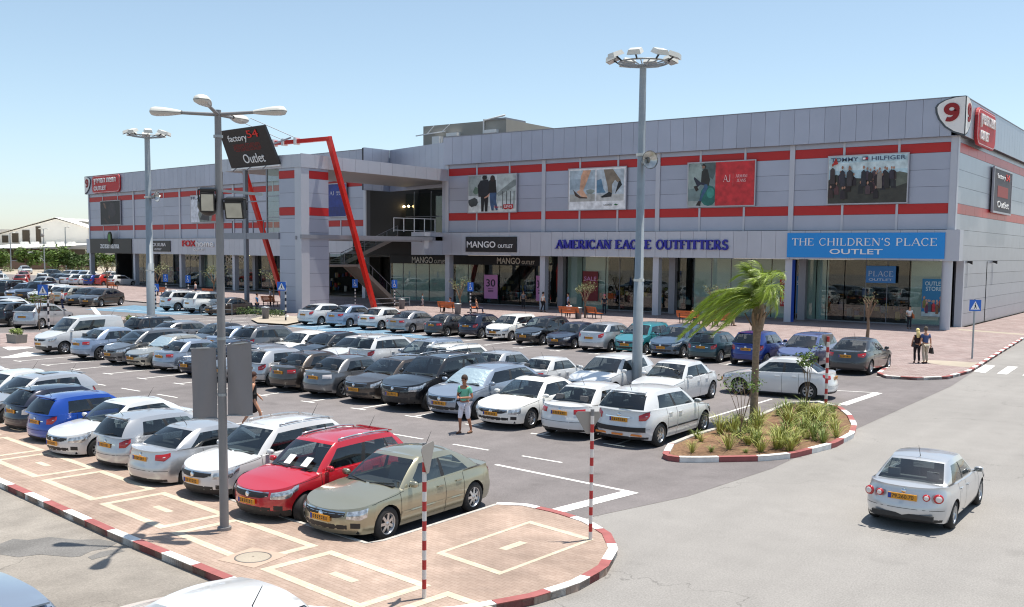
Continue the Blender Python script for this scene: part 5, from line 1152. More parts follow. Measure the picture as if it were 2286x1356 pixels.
        # bonnet and boot joints
        for xa, xb in (((.5, k['cowl'] + .1),) + (((k['deck'][0] + .12, L - .36),) if k['deck'] else ())):
            tt = [t / 8 for t in range(9)]; tz_ = [(t, top(xa + (xb - xa) * t)) for t in tt]; patch(body, FI(xa), FI(xb), [(t, z - .03) for t, z in tz_], [(t, z - .021) for t, z in tz_], sd, .004, 2, 12, 1)
        # side moulding
        for ia, ib_ in ((i1, i2), (i2, i3)):
            if kind in ('saloon', 'hatch', 'van'): patch(body, ia + .2, ib_ - .2, [(0, .43)], [(0, .475)], sd, .014, 1 if kind != 'saloon' else 0, 6, 2)
    # black surround at the foot of the windscreen and wipers
    for sd in (1, -1):
        for t0 in (.15,):
            a = Gh(0, .04, sd) * [1, 0, 1] + [.02, sd * .05, .02]; b = Gh(3, .1, sd) + [.02, -sd * .05, .02]
            new('wiper_%s' % ('f' if sd > 0 else 'g')).bar(a, b, .018, .012)
    new('cowl').obox((L / 2 - k['cowl'] - .12, -hw * .7, k['cz'] + .012), (.1, 0, .006), (0, hw * 1.4, 0), (0, 0, .01))
    if not k['deck']:
        p = (Gh(nG - 1, .12, 1)); new('wiper_r').bar(p + [-.02, 0, 0], p + [-.0, -.4, .06], .018, .012)
        # roof spoiler
        e0 = Gh(nG - 1, 1, 1); new('spoiler').obox(e0 + [-.02, -yr * .84 - e0[1], -.012], (.13, 0, .012), (0, yr * 1.68, 0), (0, 0, .022))
        patch(body, nP - 1, nP - 1 - 2.4, [(0, top(L) - .17)], [(0, top(L) - .145)], 1, .012, 3, 4, 1); patch(body, nP - 1, nP - 1 - 2.4, [(0, top(L) - .17)], [(0, top(L) - .145)], -1, .012, 3, 4, 1)
    if k.get('rails'):
        for sd in (1, -1):
            pts = [Gh(i, 1, sd) + [0, -sd * .03, .05] for i in range(nG) if lab[i][0] == 's' and .04 < lab[i][1] < .97]
            pts = [pts[0] - [0, 0, .06]] + pts + [pts[-1] - [.05, 0, .07]]
            new('roof_rail%d' % sd).tube(pts, .022, 6)
    e0 = Gh(nG - 1, 1, 1); new('antenna').tube([e0 + [.22, 0, .0], e0 + [.02, 0, .28]], [.008, .004], 5)
    # badge and plates
    q = S(0, hz - .09, 1); new('badge').lathe([(0, .02), (.05, .018), (.06, .008)], q + [-.004, 0, 0], (1, 0, .15), 12)
    zr = top(L) - .1; q = S(nP - 1, zr, 1); new('badge_r').lathe([(0, .014), (.045, .012), (.052, .002)], q, (-1, 0, .1), 12)
    pf = S(0, sill + .3, 1); a = new('plate_f'); a.box(pf[0] + .004, pf[0] + .018, -.26, .26, pf[2] - .055, pf[2] + .055, 0)
    zr = (.78 if kind in ('sedan', 'saloon') else .74) + (sill - .2) * 1.0
    pr_ = S(nP - 1, zr, 1); b = new('plate_r'); b.box(pr_[0] - .02, pr_[0] - .002, -.26, .26, zr - .055, zr + .055, 0)
    for mb, x, sg in ((a, pf[0] + .019, 1), (b, pr_[0] - .021, -1)):
        z0 = pf[2] if sg > 0 else zr
        for n in range(7):
            y = sg * (-.17 + n * .058); mb.box(x - .001, x + .001, y - .015, y + .015, z0 - .032, z0 + .032, 1)
            mb.box(x - .0015, x + .0015, y - .006, y + .006, z0 - .018 + (n % 3) * .006, z0 + .02 - (n % 2) * .02, 0)
        y = sg * -.232; mb.box(x - .001, x + .001, y - .025, y + .025, z0 - .05, z0 + .05, 2)
    return k, parts
def wheel_mb(wr, style):
    t = MB(); w = .1; t.lathe([(wr * .6, -w), (wr * .9, -w), (wr * .975, -w * .75), (wr, -w * .4), (wr, w * .4), (wr * .975, w * .75), (wr * .9, w), (wr * .64, w)], ax=(0, 1, 0), n=28)
    r = MB(); R = wr * .66
    r.lathe([(R, w * .9), (R * .94, w * .98), (R * .9, w * .8), (R * .86, w * .3), (0, w * .3)], ax=(0, 1, 0), n=28, mi=0)
    r.lathe([(R * .87, w * .32), (0.001, w * .34)], ax=(0, 1, 0), n=28, mi=1)
    ns = {0: 5, 1: 7, 2: 10}[style]; ws = {0: .075, 1: .05, 2: .03}[style]
    for i in range(ns):
        an = 2 * PI * i / ns; d = np.array([math.cos(an), 0, math.sin(an)]); p = np.array([-math.sin(an), 0, math.cos(an)])
        a = d * R * .12 + [0, w * .8, 0]; b = d * R * .92 + [0, w * .72, 0]
        pts = [a - p * ws * .6, b - p * ws * .5, b + p * ws * .5, a + p * ws * .6]; lo = [q - [0, w * .4, 0] for q in pts]
        r.add(pts + lo, [(3, 2, 1, 0), (0, 1, 5, 4), (2, 3, 7, 6)], 0)
    r.lathe([(R * .2, w * .75), (R * .16, w * .9), (0.001, w * .92)], ax=(0, 1, 0), n=14)
    return t, r
NAME = dict(windshield='windshield', rear_window='rear_window', window_f='side_window', window_r='side_window', window_q='side_window', door_f='door', door_r='door', handle_f='handle', handle_r='handle', mirror='mirror', headlight='headlight', taillight='taillight', grille='grille', bumper_trim='bumper_trim', bumper_trim_f='bumper_trim', wiper_f='wiper', wiper_g='wiper', wiper_r='wiper', cowl='cowl_panel', badge_r='badge', hood='hood', boot_lid='boot_lid', interior='seats', wiper='wiper', spoiler='spoiler', roof_rail='roof_rail', antenna='antenna', badge='badge', plate_f='number_plate', plate_r='number_plate', body='body')
PMATS = lambda key: {'body': ['P', M_TRIM, M_WELL, M_CHROME], 'door': ['P', M_TRIM, M_WELL, M_WELL], 'hood': ['P'], 'boot_lid': ['P'], 'mirror': ['P', M_TRIM, M_GLASSD], 'handle': ['P'], 'headlight': [M_LAMP], 'taillight': [M_LAMPR, M_LAMPW], 'grille': [M_TRIM, M_CHROME], 'bumper_trim': [M_TRIM], 'seats': [M_DASH, M_SEAT], 'wiper': [M_TRIM], 'cowl_panel': [M_TRIM], 'spoiler': ['P'], 'roof_rail': [M_RIM], 'antenna': [M_TRIM], 'badge': [M_CHROME], 'number_plate': [M_PLATE, M_INK, M_PLATEB], 'windshield': [M_GLASS], 'rear_window': [M_GLASSD], 'side_window': [M_GLASSD]}[key]
CACHE = {}
M_DEFP = paint('white', (.62, .63, .64))
def car_meshes(kind):
    if kind in CACHE: return CACHE[kind]
    k, parts = car_parts(kind); out = []
    for key, mb in parts.items():
        base = key.rstrip('-0123456789'); nm = NAME[base]; ms = PMATS(nm)
        me = mb.mesh(nm, [M_DEFP if m == 'P' else m for m in ms])
        bm = bmesh.new(); bm.from_mesh(me); bmesh.ops.remove_doubles(bm, verts=bm.verts, dist=2e-4)
        bm.to_mesh(me); bm.free()
        if nm in ('body', 'door', 'hood', 'boot_lid'): me.set_sharp_from_angle(angle=rad(38))
        out.append((key, nm, me, [i for i, m in enumerate(ms) if m == 'P']))
    wh = {}
    for s in (0, 1, 2):
        t, r = wheel_mb(k['wr'], s); wh[s] = (t.mesh('wheel', [M_TYRE]), r.mesh('rim', [M_RIM, M_RIMD]))
    CACHE[kind] = (k, out, wh); return CACHE[kind]
CARS = 'cars parked in the lot'
def car(kind, x, y, rz, pm, label, rim=0, scale=1.0, simple=False, steer=0.0, shade=False, dark_trim_paint=None, beige=False, tall=1.0, group=CARS, clear=False, tail=None, skip=()):
    """x, y: centre on the ground; rz: heading of the nose, anticlockwise from +X"""
    k, out, wh = car_meshes(kind)
    if simple:
        ck = (kind, 'joined')
        if ck not in CACHE:
            bm = bmesh.new(); mats = [M_DEFP, M_GLASSD, M_TRIM, M_LAMPR, M_LAMP, M_TYRE, M_RIM, M_PLATE]
            tomi = lambda m: 0 if m is M_DEFP else 1 if m in (M_GLASS, M_GLASSD) else 3 if m is M_LAMPR else 4 if m in (M_LAMP, M_LAMPW) else 7 if m is M_PLATE else 2
            for key, nm, me, pi in out:
                if nm in ('badge', 'antenna', 'wiper', 'handle'): continue
                n0 = len(bm.faces); bm.from_mesh(me); bm.faces.ensure_lookup_table()
                for f in bm.faces[n0:]: f.material_index = tomi(me.materials[f.material_index])
            for sx in (k['fo'], k['fo'] + k['wb']):
                for sd in (1, -1):
                    for me, mi in ((wh[0][0], 5), (wh[0][1], 6)):
                        n0 = len(bm.faces); v0 = len(bm.verts); bm.from_mesh(me); bm.faces.ensure_lookup_table(); bm.verts.ensure_lookup_table()
                        for f in bm.faces[n0:]: f.material_index = mi if f.material_index == 0 else 2
                        for v in bm.verts[v0:]:
                            if sd < 0: v.co.x *= -1; v.co.y *= -1
                            v.co += Vector((k['L'] / 2 - sx, sd * (k['W'] / 2 - .12), k['wr']))
            me = bpy.data.meshes.new('parked_car'); bm.to_mesh(me); bm.free()
            for m in mats: me.materials.append(m)
            me.set_sharp_from_angle(angle=rad(40)); CACHE[ck] = me
        o = bpy.data.objects.new('parked_car', CACHE[ck]); COL.objects.link(o); o.location = (float(x), float(y), .012); o.rotation_euler = (0, 0, rz); o.scale = (scale, scale, scale * tall)
        o.material_slots[0].link = 'OBJECT'; o.material_slots[0].material = pm
        return tag(o, label, 'car', group)
    root = empty('parked_car', (x, y, .012), rz, label, 'car' if kind != 'van' else 'van', group); vr_ = random.Random(label); root.scale = (scale * vr_.uniform(.97, 1.03), scale, scale * tall * vr_.uniform(.965, 1.035)); rim = rim or vr_.choice((0, 1, 2))
    last = {}
    for key, nm, me, pi in out:
        if nm in skip: continue
        o = bpy.data.objects.new(nm, me); COL.objects.link(o)
        par = root
        sfx = key[-2:] if key[-2] == '-' else key[-1:]
        if nm == 'handle': par = last.get(('door_f' if 'handle_f' in key else 'door_r') + key[8:], root)
        o.parent = par; last[key] = o
        for i in pi:
            o.material_slots[i].link = 'OBJECT'; o.material_slots[i].material = pm if not (dark_trim_paint and nm == 'mirror') else dark_trim_paint
        if nm == 'windshield' and shade: o.material_slots[0].link = 'OBJECT'; o.material_slots[0].material = M_FOILG
        if clear and nm in ('side_window', 'rear_window'): o.material_slots[0].link = 'OBJECT'; o.material_slots[0].material = M_GLASS
        if beige and nm == 'seats': o.material_slots[1].link = 'OBJECT'; o.material_slots[1].material = M_SEATB
        if tail and nm == 'taillight': o.material_slots[0].link = 'OBJECT'; o.material_slots[0].material = tail
    for ai, sx in enumerate((k['fo'], k['fo'] + k['wb'])):
        for sd in (1, -1):
            o = bpy.data.objects.new('wheel', wh[rim][0]); COL.objects.link(o); o.parent = root
            o.location = (k['L'] / 2 - sx, sd * (k['W'] / 2 - .115), k['wr']); o.rotation_euler = (0, 0, (0 if sd > 0 else PI) + (steer if ai == 0 else 0))
            r = bpy.data.objects.new('rim', wh[rim][1]); COL.objects.link(r); r.parent = o
    return root
def foilglass():
    m = glassmat('sunshade_glass', (.5, .5, .5), .1); 
    m2 = bpy.data.materials.new('shaded_windscreen'); m2.use_nodes = True; p = m2.node_tree.nodes['Principled BSDF']
    p.inputs['Base Color'].default_value = (.55, .68, .72, 1); p.inputs['Metallic'].default_value = .6; p.inputs['Roughness'].default_value = .35; p.inputs['Coat Weight'].default_value = 1
    n = m2.node_tree.nodes.new('ShaderNodeTexNoise'); n.inputs['Scale'].default_value = 7; b = m2.node_tree.nodes.new('ShaderNodeBump'); b.inputs['Strength'].default_value = .6; b.inputs['Distance'].default_value = .05
    m2.node_tree.links.new(n.outputs[0], b.inputs['Height']); m2.node_tree.links.new(b.outputs[0], p.inputs['Normal']); return m2
M_FOILG = foilglass()
# ------------------------------------------------------------------ every car where it stands
PW = paint('white', (.86, .87, .88)); PW2 = paint('warm_white', (.85, .84, .80)); PSV = paint('silver', (.50, .51, .53), .5); PVW = paint('bright_silver', (.54, .55, .57), .5); PSB = paint('silver_blue', (.30, .35, .43), .5)
PLB = paint('light_blue', (.29, .36, .48), .45); PGR = paint('grey', (.16, .165, .175), .55); PDG = paint('dark_grey', (.055, .055, .06), .5); PBK = paint('black', (.012, .012, .014), .2)
PNV = paint('navy', (.014, .018, .04), .35); PBR = paint('brown', (.075, .06, .05), .5); PBE = paint('beige', (.42, .40, .34), .5); PRD = paint('red', (.46, .010, .022)); PRD2 = paint('old_red', (.40, .03, .022))
PCH = paint('champagne', (.33, .315, .23), .55); PBL = paint('blue', (.008, .065, .38), .35); PBL2 = paint('mid_blue', (.012, .035, .22), .4); PLI = paint('lilac_blue', (.13, .16, .33), .5)
PTE = paint('teal', (.035, .27, .30), .35); PSL = paint('slate_blue', (.075, .125, .19), .5); PDT = paint('dark_teal', (.035, .075, .09), .5); PSC = paint('silver_grey', (.30, .30, .315), .55)
F_, R_ = 'F', 'R'
def park(kind, X, Y, face, pm, label, s=1.0, dh=0.0, **k):
    """X, Y: where the near right hand tyre stands; face F = nose to the viewer, R = tail to the viewer"""
    if kind in ALT and 'keep' not in k: kind = ALT[kind][int(abs(X * 7.3 + Y * 3.1)) % len(ALT[kind])]
    k.pop('keep', None); K = KINDS[kind]; h = (-PI / 2 if face == 'F' else PI / 2) + rad(dh)
    near = (K['L'] / 2 - K['fo']) if face == 'F' else (K['fo'] + K['wb'] - K['L'] / 2)
    flank = K['W'] / 2 - .02
    # tyre offset in car axes, then rotate
    lx, ly = (near, flank) if face == 'F' else (-near, -flank)
    c, sn = math.cos(h), math.sin(h); ox, oy = s * (lx * c - ly * sn), s * (lx * sn + ly * c)
    return car(kind, X - ox, Y - oy, h, pm, label, scale=s, **k)
def pk(kind, px, py, face, pm, label, s=1.0, dh=0.0, **k):
    g = G(px, py); return park(kind, g[0], g[1], face, pm, label, s, dh, **k)
# --- row along the near pavement
park('saloon', 4.0, -62.62, F_, PCH, 'champagne gold saloon parked last in the row beside the round pavement end', .97, 0, rim=1, clear=True, beige=True, keep=1)
sx_ = park('crossover', 1.98, -62.75, F_, PRD, 'bright red crossover with silver roof rails and papers under its wipers', .93, 0, rim=0, steer=.35)
park('crossover', -.3, -62.35, F_, PW, 'white crossover with roof rails parked between a red car and a silver saloon', .93, 0, rim=1, tall=.99)
park('sedan', -2.35, -62.3, R_, PSV, 'silver saloon tail to the pavement just left of the near lamp post', .93, 0, rim=1)
park('small_hatch', -4.5, -62.15, R_, PSV, 'silver small hatchback showing its tall tail lamps next to the white saloon', .93, 0)
park('sedan', -6.7, -61.95, F_, PW, 'white saloon nose to the pavement with black lower grille, beside the blue hatchback', .93, 0)
park('small_hatch', -8.9, -61.55, R_, PBL, 'vivid blue hatchback with tail to the brick pavement', .93, 0)
park('hatch', -11.1, -60.95, R_, PNV, 'dark navy hatchback with clear tail lamps beside the vivid blue one', .93, 0, tail=M_LAMPW)
sun_ = park('hatch', -13.2, -60.9, F_, PSV, 'silver hatchback with a dark sunroof, nose to the pavement near the left edge', .93, 0, keep=1)
park('sedan', -15.3, -60.6, F_, PW, 'white car cut by the left edge with only its cabin showing', .93, 0)
park('wagon', -17.4, -60.3, R_, PW, 'white estate with roof rails highest in the cut group at the left edge', .93, 0)
# --- middle row, ends towards the viewer
def y3(X): return -51.3 + .07 * (3.9 - X)
meg = park('hatch', 3.75, y3(3.75), R_, PW, 'white hatchback with black bumper strip and orange reflectors by the planting bed', 1.08, 0, rim=1, keep=1)
park('sedan', 1.75, y3(1.75) - .2, R_, PW, 'white saloon, tail lamps wrapped round, beside the white hatchback near the planting bed', 1.05, 0, rim=1)
mer = park('saloon', -.7, y3(-.7) - .3, F_, PW2, 'creamy white saloon with a sunroof and broad chrome grille', 1.02, 0, rim=0, keep=1)
park('small_hatch', -3.0, y3(-3), F_, PSB, 'silver blue hatchback with a foil sunshade behind the windscreen, behind the man in green', 1.1, 0, shade=True)
park('suv', -5.3, y3(-5.3), F_, PBK, 'big black off roader with chrome grille in the middle row', 1.05, 0, rim=0)
park('sedan', -7.55, y3(-7.55) + .2, F_, PBR, 'dark brown saloon facing the aisle beside the black off roader', 1.03, 0, rim=2)
park('sedan', -9.75, y3(-9.75), R_, PGR, 'dark grey saloon with round clear lamps between two brown saloons', 1.03, 0, tail=M_LAMPW)
park('sedan', -11.9, y3(-11.9), R_, PBR, 'brown saloon with triangular red tail lamps, beside the grey saloon', 1.03, 0)
park('hatch', -14.0, y3(-14), R_, PSV, 'silver hatchback half hidden behind the right grey banner', 1.02, 0)
park('hatch', -16.1, y3(-16.1), F_, PSC, 'silver grey car mostly hidden behind the hanging grey banners', 1.0, 0)
park('saloon', -18.2, y3(-18.2), F_, PNV, 'dark navy saloon nose to the aisle left of the grey banners', 1.0, 0)
park('sedan', -20.4, y3(-20.4), R_, PSB, 'pale silver blue saloon with long red lamps beside the dark navy saloon', 1.0, 0)
park('sedan', -22.5, y3(-22.5), F_, PBE, 'beige silver saloon with chrome grille squeezed between dark and pale cars', 1.0, 0, shade=True)
park('mpv', -24.7, y3(-24.7), F_, PGR, 'slate grey one box car, short sloping nose, right of the light blue saloon', 1.0, 0)
park('sedan', -27.6, y3(-27.6), R_, PLB, 'light blue saloon with tail to the aisle beside the white van', 1.06, 0, rim=1)
park('van', -31.4, y3(-31.4), F_, PW, 'white delivery van with black bumper at the end of the middle row', 1.02, 0)
# --- row behind it
def y2(X): return -44.6 + .03 * (3.9 - X)
park('sedan', .9, y2(1), F_, PW, 'white saloon facing the viewer just behind the white hatchback by the bed', 1.04, 0, rim=1)
park('hatch', -1.75, y2(-1.8), F_, PW, 'white hatchback behind the tall floodlight mast', 1.04, 0)
park('saloon', -4.6, y2(-4.6), R_, PW, 'small white saloon with grey rear window left of the mast', .93, 0)
park('sedan', -7.0, y2(-7), R_, PSV, 'silver saloon tail to us behind the silver blue hatchback with the sunshade', .98, 0)
park('wagon', -9.2, y2(-9.2), R_, PW2, 'cream white estate behind the big black off roader', 1.0, 0)
park('mpv', -11.3, y2(-11.3), F_, PSB, 'pale blue people carrier with big windscreen, behind the brown saloon', 1.0, 0, clear=True)
park('crossover', -13.7, y2(-13.7), R_, PW, 'white crossover with red lamps and rounded tail in the hidden row', 1.02, 0)
park('sedan', -15.9, y2(-15.9), F_, PW, 'white car, mostly bonnet and windscreen, left of the white crossover', 1.0, 0)
park('sedan', -17.7, y2(-17.7), F_, PBK, 'black saloon with glinting windscreen between two white cars', 1.0, 0)
park('sedan', -19.7, y2(-19.7), F_, PW2, 'warm white saloon between the black saloon and the grey crossover', 1.0, 0)
park('crossover', -22.0, y2(-22), R_, PGR, 'dark grey crossover with red lamps just right of the near lamp post', 1.0, 0)
park('sedan', -24.5, y2(-24.5), R_, PLB, 'bluish white saloon passing behind the near lamp post', 1.0, 0)
park('sedan', -26.7, y2(-26.7), F_, PDG, 'dark grey saloon whose windscreen shows left of the near lamp post', 1.0, 0)
park('hatch', -29.3, y2(-29.3), R_, PSC, 'grey hatchback with one red lamp showing right of the far mast', 1.0, 0)
park('suv', -31.9, y2(-31.9), R_, PBK, 'black off roader half behind the foot of the far mast', .96, 0)
# --- the white saloon pulling across
car('sedan', 2.45, -39.1, rad(187), PW, 'white saloon standing crosswise behind the palm trunk', scale=1.0, rim=1)
# --- row along the plaza
pk('sedan', 1944, 838, R_, PDG, 'dark grey saloon at the right end of the plaza row, below the bare tree', 1.08, 0, rim=1)
park('mpv', .85, -30.3, F_, PLI, 'lilac blue people carrier with sun glinting on its windscreen', 1.05, 0)
park('small_hatch', -1.55, -30.3, R_, PBL2, 'deep blue small hatchback right of the palm trunk', 1.1, 0)
pk('hatch', 1610, 811, R_, PDT, 'dark teal hatchback tail to us, left of the palm trunk', 1.04, 0)
pk('hatch', 1526, 800, F_, PSL, 'slate blue hatchback with a smiling grille between teal cars', 1.06, 0)
pk('small_hatch', 1443, 793, F_, PTE, 'bright turquoise hatchback just right of the tall mast', 1.1, 0)
pk('sedan', 1365, 787, R_, PSV, 'silver saloon tail to us just left of the tall mast in the plaza row', 1.04, 0)
pk('saloon', 1283, 780, F_, PNV, 'dark navy saloon with chrome grille in the plaza row', 1.02, 0)
pk('hatch', 1212, 772, F_, PBK, 'black hatchback with bright headlamps between white and navy cars', 1.04, 0)
pk('small_hatch', 1142, 762, F_, PW2, 'old white small hatchback facing us in the plaza row', 1.08, 0)
pk('hatch', 1077, 757, R_, PNV, 'dark blue hatchback with red lamps left of the old white hatchback', 1.04, 0)
pk('saloon', 999, 752, R_, PDG, 'old dark grey saloon tail to us in front of the benches', 1.0, 0)
pk('saloon', 921, 745, R_, PSC, 'old silver saloon with wide red lamps between dark and white saloons', 1.04, 0)
pk('sedan', 851, 738, R_, PW, 'big white saloon just below the foot of the red portal leg', 1.1, 0, rim=1)
park('sedan', -33.6, -26.6, R_, PLB, 'pale blue saloon between two white saloons near the tower', 1.08, 0)
park('sedan', -36.6, -26.5, R_, PW, 'white saloon nearest to the panelled tower', 1.06, 0)
# --- cars beyond the blue bays
pk('crossover', 397, 696, R_, PW, 'white crossover parked left of the near lamp post behind the blue bay', 1.12, -4)
pk('suv', 454, 701, R_, PW2, 'white off roader partly behind the near lamp post by the steel columns', 1.08, -4)
park('sedan', -50.3, -24.6, F_, PBR, 'dark brown car in the shadow of the big canopy roof', 1.0, 0, simple=True)
# --- left lots
h1 = -18
LR = [('sedan', F_, PBR, 'brown saloon at the end of the left row, whole flank in view'), ('sedan', F_, PBK, 'black saloon behind the brown saloon of the left row'), ('sedan', R_, PBE, 'beige saloon tail to us in the left row'), ('hatch', F_, PW, 'white hatchback behind the two walkers in the left lot'), ('wagon', F_, PW, 'white estate in the left row, beside a dark off roader'), ('suv', F_, PNV, 'dark navy off roader in the left row'), ('hatch', F_, PLB, 'silver blue hatchback nose out in the left row'), ('suv', R_, PBK, 'black off roader showing a glinting red lamp in the left row'), ('hatch', F_, PW, 'white hatchback cut by the left edge in the left row'), ]
for i, (kd, fc, pm, lb) in enumerate(LR):
    park(kd, -67.9 - i * 2.75, -24.6 + i * .25, fc, pm, lb, 1.17, (24 if fc == 'F' else 24), simple=i > 2)
park('hatch', -47.6, -41.2, R_, PSV, 'silver hatchback driving off behind the pedestrian crossing sign', 1.12, 26)
park('hatch', -50.7, -41.6, R_, PBK, 'black hatchback with one lit red lamp left of the crossing sign', 1.12, 26, simple=True)
park('hatch', -50.4, -45.2, F_, PW, 'white hatchback cut by the left edge beside the flower tubs', 1.12, 26, simple=True)
park('sedan', -55.5, -39.6, F_, PW, 'white saloon behind the black hatchback at the left edge', 1.12, 26, simple=True)
park('sedan', -58.5, -38.4, F_, PSV, 'silver saloon roof showing behind the white saloon at the left edge', 1.12, 26, simple=True)
FAR = [((64, 641), 'hatch', R_, PRD2, 'old red hatchback in the back row at far left', 60), ((68, 628), 'hatch', R_, PRD2, 'red hatchback behind the older red one at far left', 62), ((30, 662), 'hatch', F_, PW, 'white hatchback at far left between the red car and the left row', 30), ((240, 629), 'sedan', F_, PW, 'white saloon far behind the red hatchback of the arcade bay', 20), ((112, 624), 'sedan', F_, PBK, 'black saloon far behind the side on white estate', 24), ((96, 648), 'sedan', F_, PSV, 'silver saloon in front of the side on white estate', 28), ((112, 637), 'wagon', R_, PW2, 'white estate side on in the back row of the left lot', 58), ((8, 637), 'sedan', F_, PW, 'white saloon at far left edge of the back row', 50),
       ((138, 638), 'hatch', F_, PNV, 'dark blue hatchback nose out in the back row', 22), ((124, 637), 'hatch', F_, PBK, 'black hatchback beside the dark blue one in the back row', 22), ((163, 638), 'sedan', R_, PW, 'white saloon in the back row below the purple glint', 20), ((181, 639), 'sedan', R_, PSV, 'silver saloon between two white saloons in the back row', 16), ((197, 639), 'sedan', R_, PW, 'white saloon beside the first arcade column', 14), ((212, 640), 'hatch', R_, PBL2, 'blue hatchback half behind the first arcade column', 12),
       ((232, 640), 'hatch', R_, PRD2, 'red hatchback seen through the open arcade bay', 10), ((262, 640), 'hatch', R_, PW, 'white hatchback seen through the open arcade bay', 10), ((72, 612), 'sedan', F_, PW, 'white saloon alone on the pale yard by the brown wall', 75), ((5, 618), 'sedan', F_, PDG, 'dark saloon on the pale yard at the far left edge', 75), ((152, 626), 'sedan', F_, PSV, 'silver car roof farthest back in the left lot', 20), ((172, 627), 'hatch', F_, PLB, 'pale blue car farthest back near the arcade corner', 20), ((190, 628), 'sedan', F_, PW, 'white car farthest back near the arcade corner', 20)]
for (x, y), kd, fc, pm, lb, dh in FAR:
    g = G(x, y); park(kd, g[0], g[1], fc, pm, lb, 1.15, dh, simple=True)
# --- moving car and the two roofs at the bottom edge
vw = park('sedan', 12.27, -55.16, R_, PVW, 'silver saloon driving away alone on the pale road', .935, 0, rim=2, skip=('number_plate', 'taillight'), clear=True, keep=1)
car('sedan', 7.15, -68.92, rad(176), PW, 'white saloon at the bottom edge with only roof and cabin in view', scale=1.0)
car('hatch', 4.35, -70.6, rad(176), PSB, 'pale blue hatchback roof at the bottom left corner', scale=1.0)
# lamps and plate of the moving car
def vwpart(mb, n, m): return mb.build(n, m, vw)
kv = KINDS['sedan']; xr_ = -kv['L'] / 2
mb = MB(); mb.box(xr_ - .02, xr_ + .02, -.29, .29, .70, .83, 0); mb.box(xr_ - .022, xr_ - .018, .22, .285, .71, .82, 1); vwpart(mb, 'number_plate', [M_PLATE, M_PLATEB])
fv = Fr((xr_ - .0205, .21, .725), (0, -1, 0)); me = text_mesh('79.260.70', M_INK, .05); o = place_text(me, fv, 0, .44, 0, .08, 0, None, .004); o.parent = vw
for sd in (1, -1):
    for y, r0 in ((.70, .10), (.47, .075)):
        mb = MB(); p = np.array([xr_ + (.1 if y > .6 else .045), sd * y, .79]); ax = np.array([-1, sd * (.38 if y > .6 else .15), .08])
        mb.lathe([(0, .035), (r0 * .62, .035), (r0 * .66, .03)], p, ax, 16, 1); mb.lathe([(r0 * .66, .03), (r0 * .95, .02), (r0 * 1.05, -.02)], p, ax, 16, 0); vwpart(mb, 'taillight', [M_LAMPR, M_LAMPW])
mb = MB(); mb.box(xr_ + .02, xr_ + .1, -.62, .62, .3, .4, 0); vwpart(mb, 'bumper_trim', [M_TRIM])
# papers under the red car's wipers, sunroofs, the bumper strip of the white hatchback
k_ = KINDS['crossover']; xa, za, xb, zb = k_['L'] / 2 - k_['cowl'] + .05, k_['cz'], k_['L'] / 2 - k_['rf'] + .08, k_['H'] - .06
for i, (y, t) in enumerate(((.34, .1), (-.2, .1))):
    c = np.array([xa + (xb - xa) * t + .02, y, za + (zb - za) * t + .05]); u = np.array([xb - xa, 0, zb - za]); u /= np.linalg.norm(u); w_ = np.array([0, 1., 0]); mb = MB()
    n_ = np.cross(u, w_); n_ = n_ if n_[2] > 0 else -n_; mb.obox(c, w_ * .2, u * .26, n_ * .006); tag(mb.build('paper_slip', M_PAPER, sx_))
def sunroof(root, kind, t0, t1):
    k = KINDS[kind]; mb = MB(); ys = np.linspace(-.34, .34, 7); yr_ = k['yr'] * k['W'] / 1.76
    zz = [k['H'] - .05 + .055 * (1 - (y / yr_) ** 2) + .006 for y in ys]; x0, x1 = k['L'] / 2 - t0, k['L'] / 2 - t1
    for i in range(6): mb.add([(x0, ys[i], zz[i]), (x0, ys[i + 1], zz[i + 1]), (x1, ys[i + 1], zz[i + 1]), (x1, ys[i], zz[i])], [(0, 1, 2, 3)], 0, True)
    mb.build('sunroof', mat('sunroof_glass', (.01, .012, .016), .06, coat=1), root)
sunroof(mer, 'saloon', 2.42, 2.86); sunroof(sun_, 'hatch', 2.3, 2.85)
k_ = KINDS['hatch']; mb = MB(); pl_ = [(0, 0), (.008, .2), (.03, .4), (.075, .58), (.135, .71), (.205, .81)]; pl_ = [(a, -b) for a, b in pl_[::-1]] + pl_[1:]
for (a, b), (c, d) in zip(pl_[:-1], pl_[1:]):
    x0, x1, y0, y1 = -k_['L'] / 2 + a * 1.0 - .014, -k_['L'] / 2 + c - .014, b * k_['W'] / 2 * 1.012, d * k_['W'] / 2 * 1.012
    mb.add([(x0, y0, .44), (x1, y1, .44), (x1, y1, .56), (x0, y0, .56)], [(3, 2, 1, 0)], 0, True); mb.add([(x0, y0, .56), (x1, y1, .56), (x1 + .05, y1, .565), (x0 + .05, y0, .565)], [(3, 2, 1, 0)]); mb.add([(x0, y0, .44), (x1, y1, .44), (x1 + .05, y1, .435), (x0 + .05, y0, .435)], [(0, 1, 2, 3)])
mb.build('bumper_strip', M_TRIM, meg)
for y in (.52, 0, -.52): mb = MB(); x = -k_['L'] / 2 + (.07 if y else .0) - .012; mb.box(x, x + .02, y - .16, y + .16, .335, .385); mb.build('reflector', M_AMBER, meg)
